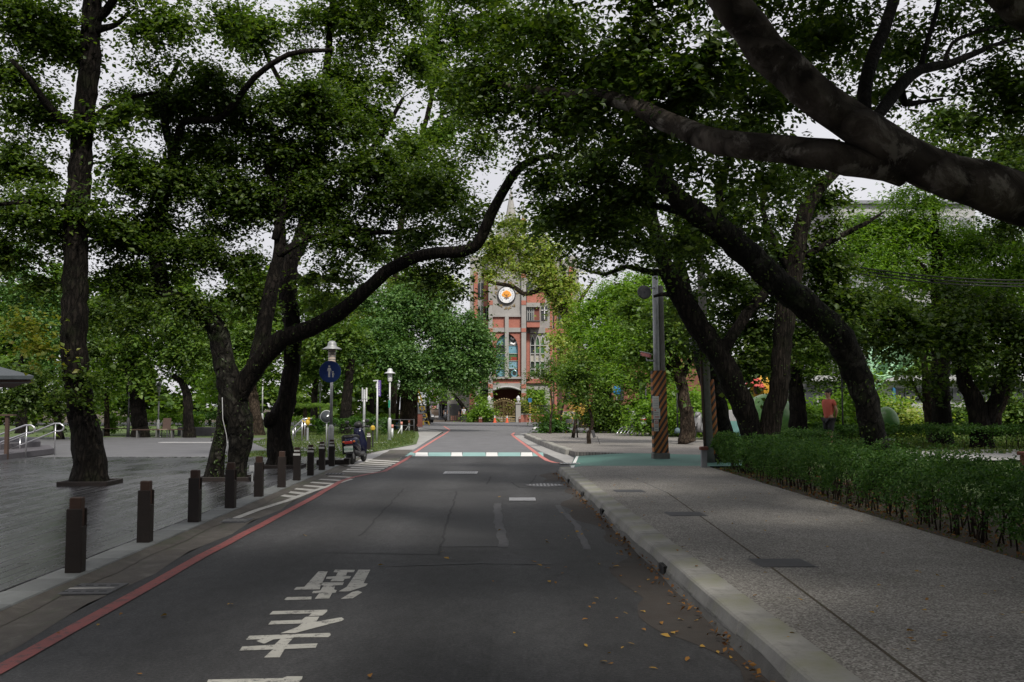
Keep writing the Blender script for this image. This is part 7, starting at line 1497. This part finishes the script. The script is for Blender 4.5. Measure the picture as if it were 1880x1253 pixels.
hedge('short hedge piece beyond the path between the V tree and the leaning trunk', 6.9, 9.0, 27.6, 28.8, .34, .94, .08, 900, 30, zb=.40, rag=.1)
for (px, py, Y, w, h, d, lab, mt) in ((285,782,58,5.2,1.05,1.2,'bright clipped hedge behind the plaza lamps','leaf_bright'),(395,785,60,3.4,1.2,1.4,'round topped green shrub on the stone planter','leaf_hedge'),(648,778,58,4.0,.9,1.2,'dark low hedge left of the round tree','leaf_hedge'),(700,772,72,4,1.0,1.4,'long green hedge under the round tree','leaf_bright'),(520,785,66,4,.9,1.2,'low hedge behind the playground rails','leaf_bright')):
    q = W(px, py, Y); hedge(lab, q.x-w/2, q.x+w/2, Y-d/2, Y+d/2, 0, h, .13, 420, 0, mt, 'clipped shrubs in the park', 'shrub', .1, .2)
for (px, Y, w, h, lab, mt) in ((1120,58,2.6,1.9,'leafy shrub before the banyan trunk','leaf_mid'),(1158,60,2.0,1.6,'green shrub between the parked scooters','leaf_bright'),(1230,52,4.2,2.3,'broad bright shrub behind the slender forked tree','leaf_bright'),(1290,50,3.0,2.2,'bright shrub behind the second striped pole','leaf_bright'),(1190,60,3.4,2.4,'tall bright shrub behind the striped utility pole','leaf_bright'),(1030,86,5,.9,'low ground cover in front of the stone planter','leaf_bright'),(1020,58,1.1,.75,'small round shrub at the sapling bed','leaf_hedge'),
    (1520,40,3.4,1.5,'bright shrub behind the person in coral','leaf_bright'),(1580,42,2.8,1.9,'taller bright shrub right of the person in coral','leaf_bright'),(1665,41,2.2,1.3,'rounded yellow green shrub by the grey scooter','leaf_church'),(1850,44,6,1.8,'dark bushes at the far right','leaf_mid'),(1440,44,4,1.4,'bright undergrowth behind the painted ball','leaf_bright'),(1345,46,3.4,1.4,'bright undergrowth between the leaning trunks','leaf_bright'),(883,109.5,2.2,1.9,'bright shrub left of the church gate','leaf_bright'),(962,112,2.0,2.4,'yellow shrub right of the church gate','leaf_yellow')):
    q = W(px, 780, Y); g0 = PG(max(7,q.x),Y) if (px > 1100 and Y < 80) else .1; r = thing('shrub', lab, 'shrub', (q.x, Y, g0), 0, 'shrubs and bushes')
    L = .16 if Y < 70 else .22; crown(r, [('w',q.x,Y,g0+h*.5,w*.5,w*.35,h*.55,1.2),('w',q.x-w*.25,Y,g0+h*.35,w*.35,w*.3,h*.4,1.0),('w',q.x+w*.25,Y,g0+h*.4,w*.35,w*.3,h*.4,1.0)], mt, L, 1.4, 'foliage')
    mb = MB()
    for t in range(7): a = t*.9; mb.tube([Vector((q.x+.05*t-.15,Y,g0-.05)), Vector((q.x+math.cos(a)*w*.25,Y+math.sin(a)*w*.15,g0+h*.6))], [.02,.008], 4)
    mb.build('stems', MATS['bark_brown'], r, False, True)['kind'] = 'stuff'
# grass blades
def blades(name, label, pts, n, h):
    pg = np.array(pts); xs, ys = pg[:,0], pg[:,1]; X = npr.uniform(xs.min(), xs.max(), n*3); Y = npr.uniform(ys.min(), ys.max(), n*3); ins = np.zeros(len(X), bool); j = len(pg)-1
    for i in range(len(pg)):
        c = ((ys[i] > Y) != (ys[j] > Y)) & (X < (xs[j]-xs[i])*(Y-ys[i])/(ys[j]-ys[i]+1e-9)+xs[i]); ins ^= c; j = i
    X, Y = X[ins][:n], Y[ins][:n]; n = len(X); P = np.stack([X, Y, np.array([PG(x,y) if x > 4.8 else .02 for x,y in zip(X,Y)]) + h*.35], 1)
    N = npr.normal(size=(n,3)); N[:,2] *= .35; r = None
    o = leaves_object(name, P, N, h*npr.uniform(.6,1.4,n), 'leaf_grass', None, .35); tag(o, label, 'grass', None, 'stuff')
blades('grass', 'short grass on the left lawn beside the lamp posts', [(-9,31.2),(-5.2,31),(-4.9,35.5),(-4.4,44),(-5.4,56),(-6.8,70),(-14,70),(-12,46),(-9,37)], 16000, .10)
blades('grass', 'grass in the right park beyond the hedges', [(5.0,25.2),(8,26),(24,28),(24,50),(12,56),(10.8,44),(10.4,32.2),(6.8,30.4)], 18000, .13)
blades('grass', 'weedy grass strip at the sapling bed', [(1.6,39),(2.6,39),(2.2,54),(1.1,54)], 2500, .12)
blades('grass', 'thin grass and weeds under the long hedge', [(4.86,6),(6.8,6),(6.8,24.5),(4.86,24.5)], 5000, .06)
# fallen leaves: single ones on road and pavement, drifts along the kerb
fm = []
for v in range(6):
    rr = random.Random(v); L = .075; pts = [Vector((0,-L*.5,0)), Vector((L*.22,-L*.15,.012*rr.uniform(.3,1.6))), Vector((L*.2,L*.2,.010*rr.uniform(0,1.5))), Vector((0,L*.55,.006)), Vector((-L*.2,L*.2,.012*rr.uniform(.2,1.6))), Vector((-L*.22,-L*.15,.010*rr.uniform(0,1.6)))]
    mb = MB(); mb.add(pts, [(0,1,5),(1,2,4,5),(2,3,4)]); fm.append(mb.mesh('fallen_leaf', MATS['leaf_fallen' if v < 4 else 'leaf_fallen_brown']))
hand = [(1074,1140),(1108,1218),(1090,1110),(1008,1070),(1020,1072),(1030,1055),(980,1033),(1005,1045),(918,975),(1003,993),(1006,998),(1060,978),(1100,1038),(1131,1042),(1140,1060),(1215,1147),(1222,1170),(1235,1165),(1200,1230),(1160,1185),(1290,1190),(1318,1200),(1262,1213),(1250,1140),(1180,1125),(1140,1020),(990,1040),(820,1027),(811,1015),(423,1112),(222,1130),(180,1150),(107,1164),(300,1133),(255,1240),(680,1245),(1050,940),(905,1070),(700,1040),(560,985)]
def leafat(p, z, lab, grp, s=1.0):
    o = bpy.data.objects.new('fallen_leaf', rnd.choice(fm)); C.objects.link(o); o.location = (p.x, p.y, z+.008); o.rotation_euler = (rnd.uniform(-.2,.2), rnd.uniform(-.2,.2), rnd.uniform(0,6.28)); k = s*rnd.uniform(.7,1.2); o.scale = (k,k,k); tag(o, lab, 'leaf', grp)
for px, py in hand: leafat(G(px,py), 0, 'small dry fallen leaf lying on the dark road asphalt', 'fallen leaves on the road', .85)
for k in range(42):
    y = 5.5 + 13*rnd.random()**1.5; x = KB(y) - abs(rnd.gauss(0,.55)) - .03; leafat(Vector((x,y,0)), 0, 'small dry fallen leaf lying on the dark road asphalt', 'fallen leaves on the road', .62)
for k in range(110):
    y = 6 + 15*rnd.random()**1.4; x = rnd.uniform(KB(y)+.2, 4.8); leafat(Vector((x,y,0)), PZ, 'small dry fallen leaf lying on the grey right pavement', 'fallen leaves on the pavement', .65)
n = 420; Y = 4.5 + 20*npr.random(n)**1.3; X = KB(0) - .0223*Y - np.abs(npr.normal(size=n))*.07 - .01; P = np.stack([X, Y, .01+npr.random(n)*.03], 1); N = npr.normal(size=(n,3))*.5+np.array([0,0,1.0])
tag(leaves_object('leaf_litter', P, N, .05*npr.uniform(.5,1.2,n), 'leaf_fallen_brown', None, .6), 'drift of brown leaf litter along the foot of the kerb', 'leaf litter', None, 'stuff')
n = 1600; Y = 5+19*npr.random(n); X = npr.uniform(4.86,6.8,n); P = np.stack([X,Y,np.full(n,.135)+npr.random(n)*.02],1); N = npr.normal(size=(n,3))*.5+np.array([0,0,1.0])
tag(leaves_object('leaf_litter', P, N, .07*npr.uniform(.5,1.2,n), 'leaf_fallen_brown', None, .6), 'dead leaves scattered on the soil under the long hedge', 'leaf litter', None, 'stuff')
